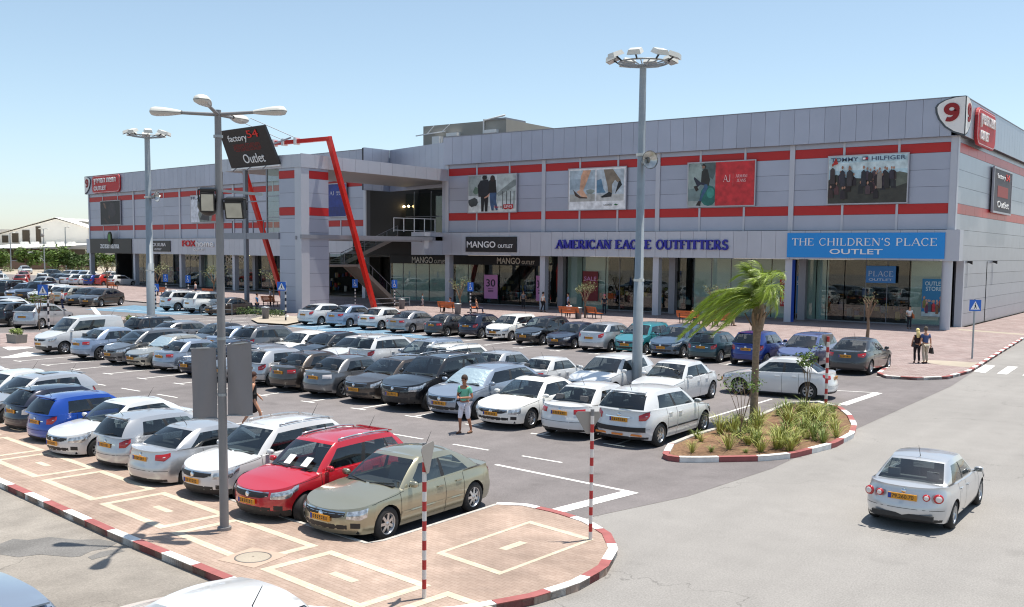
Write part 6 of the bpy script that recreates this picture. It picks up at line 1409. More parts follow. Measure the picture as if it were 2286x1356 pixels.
# ------------------------------------------------------------------ street furniture, plants, people
RT = np.array([_rt[0], _rt[1], 0]); RT /= np.linalg.norm(RT); FW = np.array([-RT[1], RT[0], 0])      # picture right / away from the viewer, on the ground
M_GALV = mat('galvanised_steel', srgb(150, 156, 160), .45, metal=.35, var=.08, vscale=4)
M_POLE = mat('weathered_pole', srgb(128, 128, 130), .6, metal=.25, var=.1, vscale=3)
M_LWH = mat('lamp_housing', srgb(206, 206, 200), .4)
M_LGL = glassmat('lamp_glass', (.7, .7, .68), .15)
M_LGR = mat('lamp_bowl', srgb(170, 172, 172), .25, coat=.5)
M_BAN = mat('banner_back', srgb(128, 126, 128), .8, var=.04, vscale=2)
M_BLKP = mat('black_metal', (.012, .012, .014), .5)
M_SIGNB = mat('sign_blue', srgb(26, 96, 190), .4)
M_SIGNR = mat('sign_back', srgb(150, 146, 142), .5, metal=.3)
M_RDP = mat('red_stripe', srgb(176, 44, 44), .5); M_WHP = mat('white_stripe', srgb(214, 208, 204), .5); M_BKP = mat('black_stripe', srgb(30, 32, 44), .5)
def vert_z(x, y, base):
    r = ray(x, y); d = np.hypot(*(np.array(base)[:2] - CAM[:2])); return CAM[2] + d / np.hypot(r[0], r[1]) * r[2]
def sphere(mb, c, r, nu=12, nv=7, mi=0):
    r = np.broadcast_to(np.array(r, float), (3,)); vs = []; fs = []
    for a in range(nv + 1):
        for b in range(nu): th = PI * a / nv; ph = 2 * PI * b / nu; vs.append(V3(c) + r * [math.sin(th) * math.cos(ph), math.sin(th) * math.sin(ph), math.cos(th)])
    for a in range(nv):
        for b in range(nu): fs.append((a * nu + b, (a + 1) * nu + b, (a + 1) * nu + (b + 1) % nu, a * nu + (b + 1) % nu))
    return mb.add(vs, fs, mi, True)
# --- near lamp post with four heads
lb = G(501, 1183, .13); H_ = 7.9
lp = empty('street_lamp', lb, 0, 'near grey street lamp with four white heads, two floodlights and two blank grey banners', 'street lamp')
mb = MB(); mb.tube([(0, 0, 0), (0, 0, 4), (0, 0, 7.8)], [.085, .075, .06], 12); mb.tube([(0, 0, 0), (0, 0, .06)], [.13, .13], 10); mb.build('pole', M_POLE, lp)
for z in (2.55, 3.6, 7.3): mb = MB(); mb.tube([(0, 0, z), (0, 0, z + .05)], .086, 12); mb.build('clamp_band', M_GALV, lp)
def lamp_head(d, rise, parent, L=.9):
    """one arm and its oval lantern"""
    d = V3(d); d /= np.linalg.norm(d); s = np.cross([0, 0, 1], d); a = MB(); z0 = 7.72
    a.tube([d * .03 + [0, 0, z0], d * .7 + [0, 0, z0 + rise * .6]], [.035, .03], 7); o = a.build('arm', M_POLE, parent)
    c0 = d * .68 + np.array([0, 0, z0 + rise * .6]); ax = d + np.array([0, 0, rise * .55]); ax /= np.linalg.norm(ax); up = np.cross(ax, s); up = up if up[2] > 0 else -up
    for nm, sg, m, hh in (('lamp_housing', 1, M_LWH, .09), ('lamp_bowl', -1, M_LGR, .07)):
        mb = MB(); vs = []; fs = []; N = 10; K = 7
        for i in range(N + 1):
            t = i / N; w = .055 + .085 * math.sin(min(t * 1.25, 1) * PI / 2) if t < .8 else .14 * math.sqrt(max(0, 1 - ((t - .8) / .2) ** 2)) + .002
            for k in range(K + 1):
                an = PI * k / K; vs.append(c0 + ax * (t * .62) + s * math.cos(an) * w + up * sg * math.sin(an) * hh * (w / .14) + up * sg * .004)
        for i in range(N):
            for k in range(K):
                f = (i * (K + 1) + k, i * (K + 1) + k + 1, (i + 1) * (K + 1) + k + 1, (i + 1) * (K + 1) + k); fs.append(f)
        mb.add(vs, fs, 0, True); q = mb.build(nm, m, parent); bm = bmesh.new(); bm.from_mesh(q.data); bmesh.ops.recalc_face_normals(bm, faces=bm.faces); bm.to_mesh(q.data); bm.free()
lamp_head(-RT + FW * .1, .06, lp); lamp_head(RT - FW * .1, .06, lp); lamp_head(-FW * 1.0 + RT * .06, .1, lp); lamp_head(FW * 1.0 + RT * .1, .06, lp)
mb = MB(); mb.bar(RT * -.35 + [0, 0, 6.38], RT * .8 + [0, 0, 6.28], .05, .05); mb.build('floodlight_arm', M_GALV, lp)
def flood(parent, c, d, w, h, name='floodlight'):
    c = V3(c); d = V3(d); d /= np.linalg.norm(d); s = np.cross(d, [0, 0, 1]); s /= np.linalg.norm(s); u = np.cross(s, d)
    mb = MB(); o = c - s * w / 2 - u * h / 2; mb.obox(o, s * w, u * h, -d * .14); mb.obox(c - s * w * .25 - u * h * .3 - d * .14, s * w * .5, u * h * .6, -d * .08); mb.obox(c - s * w * .5 + u * h * .5 - d * .2, s * w, u * .06, d * .16)
    fo = mb.build(name, M_BLKP, parent)
    mb = MB(); mb.obox(c - s * w * .42 - u * h * .42 + d * .002, s * w * .84, u * h * .84, d * .006); mb.build('glass', M_LAMPW if False else mat('flood_reflector', srgb(176, 176, 166), .35, metal=.3, var=.15, vscale=6), fo)
    mb = MB(); a, b = c - s * w * .62, c + s * w * .62; t = c + u * h * .75 - d * .06
    mb.tube([a - d * .07, a + u * h * .6 - d * .07, b + u * h * .6 - d * .07, b - d * .07], .018, 5); mb.build('bracket', M_BLKP, fo)
flood(lp, -RT * .17 + [0, 0, 6.12] - FW * .16, -FW + RT * .25 - np.array([0, 0, .25]), .25, .36); flood(lp, RT * .3 + [0, 0, 5.98] - FW * .12, -FW - RT * .15 - np.array([0, 0, .25]), .36, .32)
mb = MB(); sphere(mb, -RT * .23 + [0, 0, 6.1] + FW * .1, (.2, .2, .22)); mb.build('rear_lamp', M_BLKP, lp)
for sg, y0, y1 in ((-1, 3.45, 2.12), (1, 3.5, 2.18)):
    mb = MB(); a0, a1 = (.1, .56) if sg < 0 else (.1, .56); nx, nz = 8, 8; vs = []; fs = []
    for t in (0, 1):
        for i in range(nx + 1):
            for j in range(nz + 1):
                x = a0 + (a1 - a0) * i / nx; z = y1 + (y0 - y1) * j / nz; wv = .03 * math.sin(i * .9 + j * .5) * (1 - abs(j / nz - .5)) ; sag = .05 * (j == nz) * math.sin(PI * i / nx) * (1 if sg > 0 else .5)
                vs.append(RT * sg * x + FW * (wv + .004 * t) + [0, 0, z + sag + (.06 * i / nx if sg > 0 else -.02 * i / nx) * (j / nz)])
    n1 = (nx + 1) * (nz + 1)
    for t in (0, 1):
        for i in range(nx):
            for j in range(nz): f = (t * n1 + i * (nz + 1) + j, t * n1 + (i + 1) * (nz + 1) + j, t * n1 + (i + 1) * (nz + 1) + j + 1, t * n1 + i * (nz + 1) + j + 1); fs.append(f)
    mb.add(vs, fs, 0, True); bo = empty('lamp_banner', tuple(lb + RT * sg * .1 + np.array([0, 0, y1])), 0, 'blank grey cloth banner hanging %s of the near street lamp' % ('left' if sg < 0 else 'right'), 'banner', 'banners on the near lamp')
    mb.v = [tuple(V3(p) - RT * sg * .1 - np.array([0, 0, y1])) for p in mb.v]; mb.build('cloth', M_BAN, bo)
    mb = MB()
    mb.tube([RT * sg * -.06 + [0, 0, y0 - y1 + .0], RT * sg * .48 + [0, 0, y0 - y1 + (.06 if sg > 0 else -.02)]], .013, 5); mb.build('upper_rod', M_GALV, bo)
    mb = MB(); mb.tube([RT * sg * -.06 + [0, 0, .0], RT * sg * .48 + [0, 0, .0]], .013, 5); mb.build('lower_rod', M_GALV, bo)
# --- the two floodlight masts
def mast(px, top, label, r0, zs, ring, sp):
    b = G(*px); z = vert_z(*top, b); o = empty('floodlight_mast', b, 0, label, 'floodlight mast', 'tall floodlight masts')
    mb = MB(); mb.tube([(0, 0, 0), (0, 0, z * .36), (0, 0, z * .361), (0, 0, z - .1)], [r0, r0 * .92, r0 * .84, r0 * .62], 14); mb.build('pole', M_GALV, o)
    for q in zs: mb = MB(); mb.tube([(0, 0, q), (0, 0, q + .09)], r0 * 1.0, 12); mb.build('joint_band', M_LWH, o)
    mb = MB(); R = ring; n = 32; vs = []
    pts = [(R * math.cos(2 * PI * i / n), R * math.sin(2 * PI * i / n), z - .05) for i in range(n + 1)]
    mb.tube(pts, .035, 5, cap=False)
    for i in range(16): an = 2 * PI * i / 16; mb.bar((0, 0, z - .2), (R * math.cos(an), R * math.sin(an), z - .05), .03, .04)
    mb.build('ring', M_GALV, o)
    for i in range(8):
        an = 2 * PI * i / 8 + .25; d = np.array([math.cos(an), math.sin(an), 0]); s = np.array([-d[1], d[0], 0]); c = d * (R + .22) + [0, 0, z + .1]
        mb = MB(); dn = d * .9 + np.array([0, 0, -.35]); dn /= np.linalg.norm(dn); up = np.cross(s, dn); up = up if up[2] > 0 else -up
        q = c - s * .26 - dn * .2; P = [q, q + s * .52, q + s * .52 + dn * .46, q + dn * .46]; T = [p + up * .17 + (c - p) * .22 for p in P]
        mb.add(P + T, [(0, 3, 2, 1), (4, 5, 6, 7), (0, 1, 5, 4), (1, 2, 6, 5), (2, 3, 7, 6), (3, 0, 4, 7)]); f = mb.build('floodlight', M_LWH, o)
        bm = bmesh.new(); bm.from_mesh(f.data); bmesh.ops.recalc_face_normals(bm, faces=bm.faces); bm.to_mesh(f.data); bm.free()
        mb = MB(); q2 = [c + (p - c) * .86 - up * .012 for p in P]; mb.add(q2, [(0, 1, 2, 3)]); mb.build('lens', M_LGR, f)
        mb = MB(); mb.bar(d * R + [0, 0, z - .05], c - up * .0, .05, .05); mb.build('bracket', M_BLKP, f)
    if sp:
        h = vert_z(*sp[0], b); d = sp[1]; mb = MB(); d = d / np.linalg.norm(d)
        mb.lathe([(.05, .0), (.09, .12), (.16, .26), (.3, .4), (.34, .42), (.3, .4), (.12, .25)], V3((0, 0, h)) + d * .2, d, 18); so_ = empty('horn_loudspeaker', tuple(b + np.array([0, 0, h]) + d * .2), 0, sp[2], 'loudspeaker', 'horn loudspeakers on the masts')
        mb.v = [tuple(V3(p) - np.array([0, 0, h]) - d * .2) for p in mb.v]; mb.build('horn', mat('horn_metal', srgb(190, 190, 188), .25, metal=.6), so_)
        mb = MB(); mb.bar(-d * .2, d * .1, .12, .12); mb.lathe([(0, -.1), (.1, -.1), (.1, .06), (0, .06)], d * .02 - np.array([0, 0, .05]), d, 10); mb.build('driver', M_GALV, so_)
    return o
mast((1421, 885), (1434, 138), 'tall floodlight mast with ring of lamps rising in front of the shop bays', .2, (4.35, 9.0), .9, ((1452, 360), RT * .45 - FW * 1.0, 'shiny horn loudspeaker facing us on the near floodlight mast'))
mast((338, 746), (333, 303), 'tall floodlight mast with ring of lamps by the left shops, farther away', .26, (4.0, 8.6), .95, ((352, 440), RT * 1.0 - FW * .25, 'horn loudspeaker pointing sideways on the far left mast'))
# --- striped posts and traffic signs
def striped(px, ztop, r, n, mats, label, name='striped_post', group=None, solid=0.0):
    b = G(*px, .13 if px[1] > 900 else .12); o = empty(name, b, 0, label, 'striped post', group); mb = MB(); z = 0.0; dz = (ztop - solid) / n
    for i in range(n): mb.tube([(0, 0, i * dz), (0, 0, (i + 1) * dz)], r, 10, i % 2)
    if solid: mb.tube([(0, 0, ztop - solid), (0, 0, ztop)], r, 10, 2)
    mb.build('pole', mats, o); return o, b
def tri(mb, c, s, up, n, size, th, mi=0, inv=False, rc_=.0):
    c, s, up, n = map(V3, (c, s, up, n)); P = []
    for k in range(3):
        an = PI / 2 + 2 * PI * k / 3 + (PI if inv else 0)
        for q in (-.16, 0, .16):
            d = np.array([math.cos(an + q), math.sin(an + q)]) * size * (.93 if q else .95); P.append(c + s * d[0] + up * d[1])
    m = len(P); B = [p - n * th for p in P]; mb.add(P + B, [tuple(range(m)), tuple(range(2 * m - 1, m - 1, -1))] + [(i, m + i, m + (i + 1) % m, (i + 1) % m) for i in range(m)], mi)
    return mb
RWm = [M_RDP, M_WHP, M_POLE]
o, b = striped((1318, 1205), 2.43, .035, 15, [M_WHP, M_RDP, M_POLE], 'red and white striped post with a triangular sign back, at the rounded pavement tip', solid=.12)
mb = MB(); tri(mb, -RT * .07 - FW * .0 + FW * .05 + [0, 0, 2.22], RT, (0, 0, 1), -FW, .27, .012, inv=True); mb.build('sign_plate', M_SIGNR, o)
o, b = striped((947, 1336), 2.4, .034, 15, [M_WHP, M_RDP, M_POLE], 'red and white striped post with an edge on triangular sign, nearest the bottom edge', solid=.14)
mb = MB(); dd = RT * .28 + FW * .96; nn = RT * .96 - FW * .28; tri(mb, nn * .06 + [0, 0, 2.22], dd, (0, 0, 1), nn, .3, .012, inv=True); mb.build('sign_plate', M_SIGNR, o)
o, b = striped((1843, 914), 2.5, .05, 14, [M_WHP, M_RDP, M_POLE], 'red and white striped post standing in the planted bed')
mb = MB(); tri(mb, FW * .08 + [0, 0, 2.4], RT * .9 + FW * .43, (0, 0, 1), FW * .9 - RT * .43, .3, .012, inv=True); mb.build('sign_plate', M_SIGNR, o)
def blue_sign(o, z, w, h, glyph, fc=None):
    n = -FW if fc is None else fc; s = np.cross([0, 0, 1], n); s /= np.linalg.norm(s); fr = Fr((0, 0, 0), s); fr.n = V3(n) / np.linalg.norm(n)
    mb = MB(); fr.box(mb, -w / 2, w / 2, z, z + h, .06, .075); pl_ = mb.build('sign_plate', M_SIGNB, o)
    if glyph == 'cross':
        mb = MB(); c = fr.p(0, z + h * .44, .078); mb.add([fr.p(-w * .4, z + h * .13, .079), fr.p(w * .4, z + h * .13, .079), fr.p(0, z + h * .88, .079)], [(0, 1, 2)]); mb.build('triangle', M_WHT, pl_)
        mb = MB(); P = [fr.p(a * w, z + bq * h, .082) for a, bq in ((-.02, .6), (.05, .6), (.07, .42), (.13, .2), (.07, .2), (.03, .35), (-.06, .2), (-.12, .2), (-.03, .4), (-.06, .5))]; mb.add(P, [tuple(range(len(P)))[::-1]]); q = [fr.p(math.cos(t) * .035 * w, z + .68 * h + math.sin(t) * .04 * h, .082) for t in np.linspace(0, 6.28, 9)[:-1]]; mb.add(q, [tuple(range(8))]); mb.build('walker_symbol', M_BLKP, pl_)
    else:
        mb = MB(); pts = [fr.p(-.02 * w + .2 * w * math.cos(t), z + h * .33 + .2 * w * math.sin(t), .082) for t in np.linspace(1.9, 6.1, 12)]; mb.tube(pts, w * .04, 5)
        mb.tube([fr.p(-.05 * w, z + h * .72, .082), fr.p(-.05 * w, z + h * .45, .082), fr.p(.14 * w, z + h * .45, .082), fr.p(.2 * w, z + h * .2, .082)], w * .05, 5); sphere(mb, fr.p(-.06 * w, z + h * .84, .082), w * .08, 8, 5); mb.build('wheelchair_symbol', M_WHT, pl_)
for px, lab in (((793, 690), 'black and white post with wheelchair sign under the stairs'), ((881, 692), 'black and white post with wheelchair sign right of the red leg'), ((1050, 702), 'black and white post with wheelchair sign in front of the benches'), ((371, 672), 'black and white post with wheelchair sign by the JACK KUBA shop'), ((421, 676), 'black and white post with wheelchair sign left of the near lamp post')):
    o, b = striped(px, 1.95, .06, 13, [M_BKP, M_WHP], lab, 'parking_sign', 'wheelchair parking signs'); blue_sign(o, 1.95, .5, .75, 'wheel'); o['category'] = 'parking sign'
for px, lab, z in (((638, 716), 'striped post with crossing sign in front of the panelled tower', 2.3), ((109, 736), 'striped post with crossing sign in the left lot beside a sapling', 2.3), ((348, 690), 'crossing sign beside the far floodlight mast', 1.6)):
    o, b = striped(px, z + .62, .06, 12, [M_BKP, M_WHP], lab, 'crossing_sign', 'pedestrian crossing signs'); blue_sign(o, z - .05, .66, .66, 'cross', -FW if px[0] != 638 else -FW); o['category'] = 'crossing sign'
    for ch in o.children:
        if ch.name.startswith('sign_plate') and px[0] != 348: ch.location = tuple(-RT * .28)
b = G(2170, 801, .12); o = empty('crossing_sign', b, 0, 'crossing sign on a plain grey pole at the striped plaza kerb on the right', 'crossing sign', 'pedestrian crossing signs')
mb = MB(); zt = vert_z(2177, 673, b); mb.tube([(0, 0, 0), (0, 0, zt)], .045, 10); mb.build('pole', M_GALV, o); blue_sign(o, zt - .62, .6, .58, 'cross', FW * .0 - FW)
# --- benches, bins, tubs
M_WOOD = mat('orange_wood', srgb(190, 98, 48), .55, var=.12, vscale=6)
M_BIN = mat('bin_metal', srgb(110, 112, 118), .5, metal=.3)
def bench(p, rz, label):
    o = empty('park_bench', (p[0], p[1], .12), rz, label, 'bench', 'wooden benches on the plaza')
    mb = MB()
    for i in range(4): mb.box(-.95, .95, -.25 + i * .13, -.14 + i * .13, .42, .46)
    mb.build('seat', M_WOOD, o); mb = MB()
    for i in range(4): y = .3 + i * .035; z = .5 + i * .12; mb.obox((-.95, y, z), (1.9, 0, 0), (0, .035, .0), (0, .03, .1))
    mb.build('backrest', M_WOOD, o)
    for x in (-.7, .7): mb = MB(); mb.bar((x, -.22, 0), (x, -.22, .42), .05, .05); mb.bar((x, .27, 0), (x, .42, .95), .05, .05, upv=(0, 1, 0)); mb.bar((x, -.24, .4), (x, .3, .4), .05, .05); mb.build('leg', M_BLKP, o)
    return o
FRN = math.atan2(-.0, 1)
for px, rz, lab in (((1002, 698), PI + .0, 'orange bench with a reader in blue, left of the paired bin'), ((1060, 698), PI - .9, 'orange bench turned sideways beside the wheelchair post'), ((1275, 711), PI, 'orange bench with one person in white seen from behind'), ((1327, 711), PI - .5, 'empty orange bench right of the olive tree and bin'), ((1540, 722), PI, 'orange bench with a person in yellow bending over'), ((1611, 728), PI + 1.2, 'orange bench turned end on beside the seated person in beige'), ((252, 646), PI, 'orange bench by the open arcade bay at far left'), ((365, 660), PI, 'orange bench under the olive behind the far mast'), ((470, 664), PI, 'orange bench behind the white crossover'), ((605, 684), PI, 'orange bench in the shade left of the tower')):
    p = G(*px, .12); bench(p, rz, lab)
for px, lab in (((1022, 702), 'grey bin between two benches near the wheelchair post'), ((1291, 712), 'grey bin between benches under the olive tree'), ((1575, 724), 'grey bin beside the bench with the person in yellow'), ((897, 690), 'grey bin at the foot of the stairs'), ((593, 712), 'grey bin in the shade beside the tower')):
    p = G(*px, .12); o = empty('litter_bin', p, 0, lab, 'bin', 'grey litter bins'); mb = MB(); mb.lathe([(.0, 0), (.24, 0), (.3, .85), (.32, .87)], n=16); mb.build('body', M_BIN, o); mb = MB(); mb.lathe([(.32, .86), (.3, .92), (.2, .93), (.2, .8), (0, .8)], n=16); mb.build('rim', M_GALV, o)
# --- leaves
M_LEAF = mat('olive_leaf', srgb(120, 126, 84), .6, island=.4); M_LEAFG = mat('green_leaf', srgb(88, 112, 44), .6, island=.45); M_LEAFD = mat('dark_leaf', srgb(70, 92, 40), .65, island=.45)
M_PALM = mat('palm_leaf', srgb(136, 156, 54), .4, island=.5); M_GRASS = mat('tuft_leaf', srgb(156, 160, 84), .55, island=.45); M_GRASS2 = mat('tuft_leaf_dark', srgb(116, 132, 62), .55, island=.4)
M_BARK = mat('bark', srgb(120, 100, 82), .9, var=.25, vscale=8, bump=.6); M_BARKP = mat('palm_bark', srgb(128, 110, 92), .9, var=.3, vscale=14, bump=.9)
def leaves(mb, cs, n, size, rg, flat=.0):
    """leaf blades scattered through clumps (centre, radius)"""
    for i in range(n):
        c, r = cs[rg.randrange(len(cs))]; v = np.array([rg.gauss(0, 1) for _ in range(3)]); v /= np.linalg.norm(v); p = V3(c) + v * r * (rg.random() ** .45) * [1, 1, .8]
        a = np.array([rg.gauss(0, 1), rg.gauss(0, 1), rg.gauss(0, .6)]); a /= np.linalg.norm(a); bb = np.cross(a, [rg.gauss(0, 1), rg.gauss(0, 1), rg.gauss(0, 1)]); bb /= np.linalg.norm(bb) + 1e-6
        s = size * rg.uniform(.6, 1.3); mb.add([p - a * s, p - bb * s * .35, p + a * s, p + bb * s * .35], [(0, 1, 2, 3)])
def tree(name, p, h, cr, label, cat='tree', group=None, leaf=None, nl=700, size=.07, rg=None, trunk_h=.45, nlimb=6, lean=(0, 0), low=.72, tr=.09):
    rg = rg or random.Random(int(abs(p[0] * 31 + p[1] * 17)) + 1); o = empty(name, p, 0, label, cat, group); mb = MB(); th = h * trunk_h
    top = np.array([lean[0] * .5, lean[1] * .5, th]); mb.tube([(0, 0, 0), top * .5 + [rg.uniform(-.06, .06), rg.uniform(-.06, .06), 0], top], [tr, tr * .8, tr * .66], 7); cs = []
    for i in range(nlimb):
        an = 2 * PI * i / nlimb + rg.uniform(-.4, .4); rr = cr * rg.uniform(.45, .8); e = np.array([math.cos(an) * rr + lean[0], math.sin(an) * rr + lean[1], h * rg.uniform(low, .98)]); mid = top + (e - top) * .5 + [rg.uniform(-.1, .1) * cr, rg.uniform(-.1, .1) * cr, .05 * h]
        mb.tube([top - [0, 0, .1], mid, e], [tr * .55, tr * .36, tr * .14], 5); cs += [(e, cr * rg.uniform(.28, .48)), (mid + (e - mid) * .5, cr * rg.uniform(.2, .36))]
        e2 = mid + np.array([rg.uniform(-1, 1) * cr * .5, rg.uniform(-1, 1) * cr * .5, h * .16]); mb.tube([mid, e2], [tr * .3, tr * .1], 4); cs.append((e2, cr * rg.uniform(.22, .36)))
    mb.build('trunk', M_BARK, o); lf = MB(); leaves(lf, cs, nl, size, rg); lf.build('crown', leaf or M_LEAF, o); return o
OL = 'olive trees on the plaza'
tree('olive_tree', G(1026, 700, .12), 3.0, 1.15, 'thin olive tree by the reader bench, pale yellow top', 'tree', OL, nl=420, size=.06)
tree('olive_tree', G(1306, 710, .12), 2.9, 1.15, 'rounded olive tree between two benches with a side branch', 'tree', OL, nl=800, size=.06)
tree('olive_tree', G(1597, 726, .12), 3.2, 1.2, 'olive tree behind the palm fronds', 'tree', OL, nl=500, size=.06)
tree('olive_tree', G(1936, 754, .12), 2.9, .85, 'bare twisted olive tree above the dark grey saloon', 'tree', OL, nl=150, size=.05, tr=.12)
for px, lab, n in (((240, 646), 'olive tree by the open arcade bay', 500), ((352, 660), 'olive tree behind the far mast', 500), ((478, 666), 'spreading olive tree behind the white crossover', 500), ((611, 678), 'olive tree in the shade behind the tower', 400)): tree('olive_tree', G(*px, .12), 3.6, 1.6, lab, 'tree', OL, nl=n, size=.09)
tree('young_tree', G(88, 738), 2.6, .75, 'small sapling left of the crossing sign in the left lot', 'tree', None, M_LEAFG, nl=260, size=.07, tr=.04)
for px, lab in (((38, 766), 'concrete tub with yellow green plants at the left edge'), ((292, 731), 'concrete tub with green plants right of the white van'), ):
    p = G(*px); o = empty('flower_tub', p, 0, lab, 'planter', 'concrete flower tubs'); mb = MB(); mb.add([(-.5, -.3, 0), (.5, -.3, 0), (.5, .3, 0), (-.5, .3, 0), (-.55, -.34, .5), (.55, -.34, .5), (.55, .34, .5), (-.55, .34, .5)], [(0, 3, 2, 1), (4, 5, 6, 7), (0, 1, 5, 4), (1, 2, 6, 5), (2, 3, 7, 6), (3, 0, 4, 7)]); mb.build('tub', mat('tub_concrete', srgb(150, 146, 138), .9, var=.1), o); mb = MB(); rg = random.Random(px[0]); leaves(mb, [((x, 0, .65), .24) for x in (-.35, 0, .35)], 260, .09, rg); mb.build('plants', M_GRASS2, o)
# guard rail near the canopy columns
a, b_ = G(449, 704), G(518, 706); o = empty('guard_rail', a, 0, 'low thin steel guard rail behind the near lamp post by the ramp', 'railing'); mb = MB(); d = b_ - a
for t in (0, .33, .67, 1): mb.tube([d * t, d * t + [0, 0, 1.0]], .03, 6)
for z in (.5, 1.0): mb.tube([[0, 0, z], d + [0, 0, z]], .025, 6)
mb.build('rail', M_GALV, o)
# shaded shrubs beside the tower
for px, lab, r_ in (((560, 704), 'low dark shrubs in the shade left of the tower', .9), ((610, 708), 'dark shrub against the left face of the tower', .7)):
    p = G(*px, .12); o = empty('shrub', p, 0, lab, 'shrub'); mb = MB(); rg = random.Random(px[0]); leaves(mb, [((x * r_, y * r_, .35), .5 * r_) for x in (-1, 0, 1) for y in (-.4, .4)], 420, .1, rg); mb.build('foliage', M_LEAFD, o)
# --- bed planting
rgp = random.Random(11)
inb = lambda p: all(np.cross(isl[(i + 1) % len(isl)] - isl[i], p - isl[i]) < 0 for i in range(len(isl))) if False else True
def inside(p, poly):
    c = False; n = len(poly)
    for i in range(n):
        a, b = poly[i], poly[(i + 1) % n]
        if (a[1] > p[1]) != (b[1] > p[1]) and p[0] < (b[0] - a[0]) * (p[1] - a[1]) / (b[1] - a[1]) + a[0]: c = not c
    return c
islin = [ic + (p - ic) * .86 for p in isl]
def tuft_mesh(seed, m, h):
    rg = random.Random(seed); mb = MB()
    for i in range(54):
        an = rg.uniform(0, 2 * PI); r0 = rg.uniform(0, .06); L = h * rg.uniform(.55, 1.2); out = rg.uniform(.1, .8); p0 = np.array([math.cos(an) * r0, math.sin(an) * r0, 0]); d = np.array([math.cos(an), math.sin(an), 0]); s = np.array([-d[1], d[0], 0]) * .0085
        p1 = p0 + d * out * L * .4 + [0, 0, L * .62]; p2 = p0 + d * out * L * 1.0 + [0, 0, L * (.95 - out * .3)]
        mb.add([p0 - s, p0 + s, p1 + s * .8, p1 - s * .8, p2], [(0, 1, 2, 3), (3, 2, 4)])
    return mb.mesh('grass_tuft', [m])
tm = [tuft_mesh(i, M_GRASS if i % 2 else M_GRASS2, .55 + .12 * i) for i in range(4)]
cnt = 0; pts_ = []
xs_ = [p[0] for p in isl]; ys_ = [p[1] for p in isl]
while cnt < 78 and len(pts_) < 4000:
    p = np.array([rgp.uniform(min(xs_), max(xs_)), rgp.uniform(min(ys_), max(ys_))]); pts_.append(p)
    if not inside(p, islin) or any(np.hypot(*(p - q)) < .42 for q in pts_[:0]): continue
    o = bpy.data.objects.new('grass_tuft', tm[rgp.randrange(4)]); COL.objects.link(o); o.location = (p[0], p[1], .09); o.rotation_euler = (0, 0, rgp.uniform(0, 6)); q = rgp.uniform(.4, 1.05); o.scale = (q * 1.4, q * 1.4, q * rgp.uniform(.6, 1.0))
    tag(o, 'spiky grass tuft planted in the bare soil of the kerbed bed', 'grass tuft', 'grass tufts in the planted bed'); cnt += 1
tree('young_tree', G(1655, 985, .1), 2.0, .75, 'sparse leafy young tree left of the palm trunk in the bed', 'tree', None, M_LEAFG, nl=230, size=.055, tr=.022, trunk_h=.3)
tree('young_tree', G(1800, 925, .1), 2.4, .42, 'slim upright young tree beside the striped post in the bed', 'tree', None, M_LEAFG, nl=380, size=.06, tr=.025, trunk_h=.2)
# --- the palm, fronds blown to the left
pb = G(1682, 943, .1); zt = vert_z(1683, 704, pb); po_ = empty('palm_tree', pb, 0, 'palm tree with bright fronds streaming left in the wind, growing in the bed', 'palm')
mb = MB(); mb.tube([(0, 0, 0), (.0, 0, .25), (0.01, 0, zt * .6), tuple(RT * .03 + [0, 0, zt * .85])], [.19, .13, .105, .13], 12); mb.tube([tuple(RT * .03 + [0, 0, zt * .83]), tuple(RT * .06 + [0, 0, zt * .97]), tuple(RT * .06 + [0, 0, zt * 1.12])], [.17, .22, .12], 10); mb.build('trunk', M_BARKP, po_)
mb = MB(); rg = random.Random(4)
for i in range(9):
    an = rg.uniform(0, 6.28); d = np.array([math.cos(an), math.sin(an), 0]); mb.bar(d * .15 + [0, 0, zt * .86 + rg.uniform(0, .3)], d * rg.uniform(.3, .5) + [0, 0, zt * .98 + rg.uniform(0, .3)], .06, .03)
mb.build('cut_stubs', M_BARK, po_)
W_ = -RT
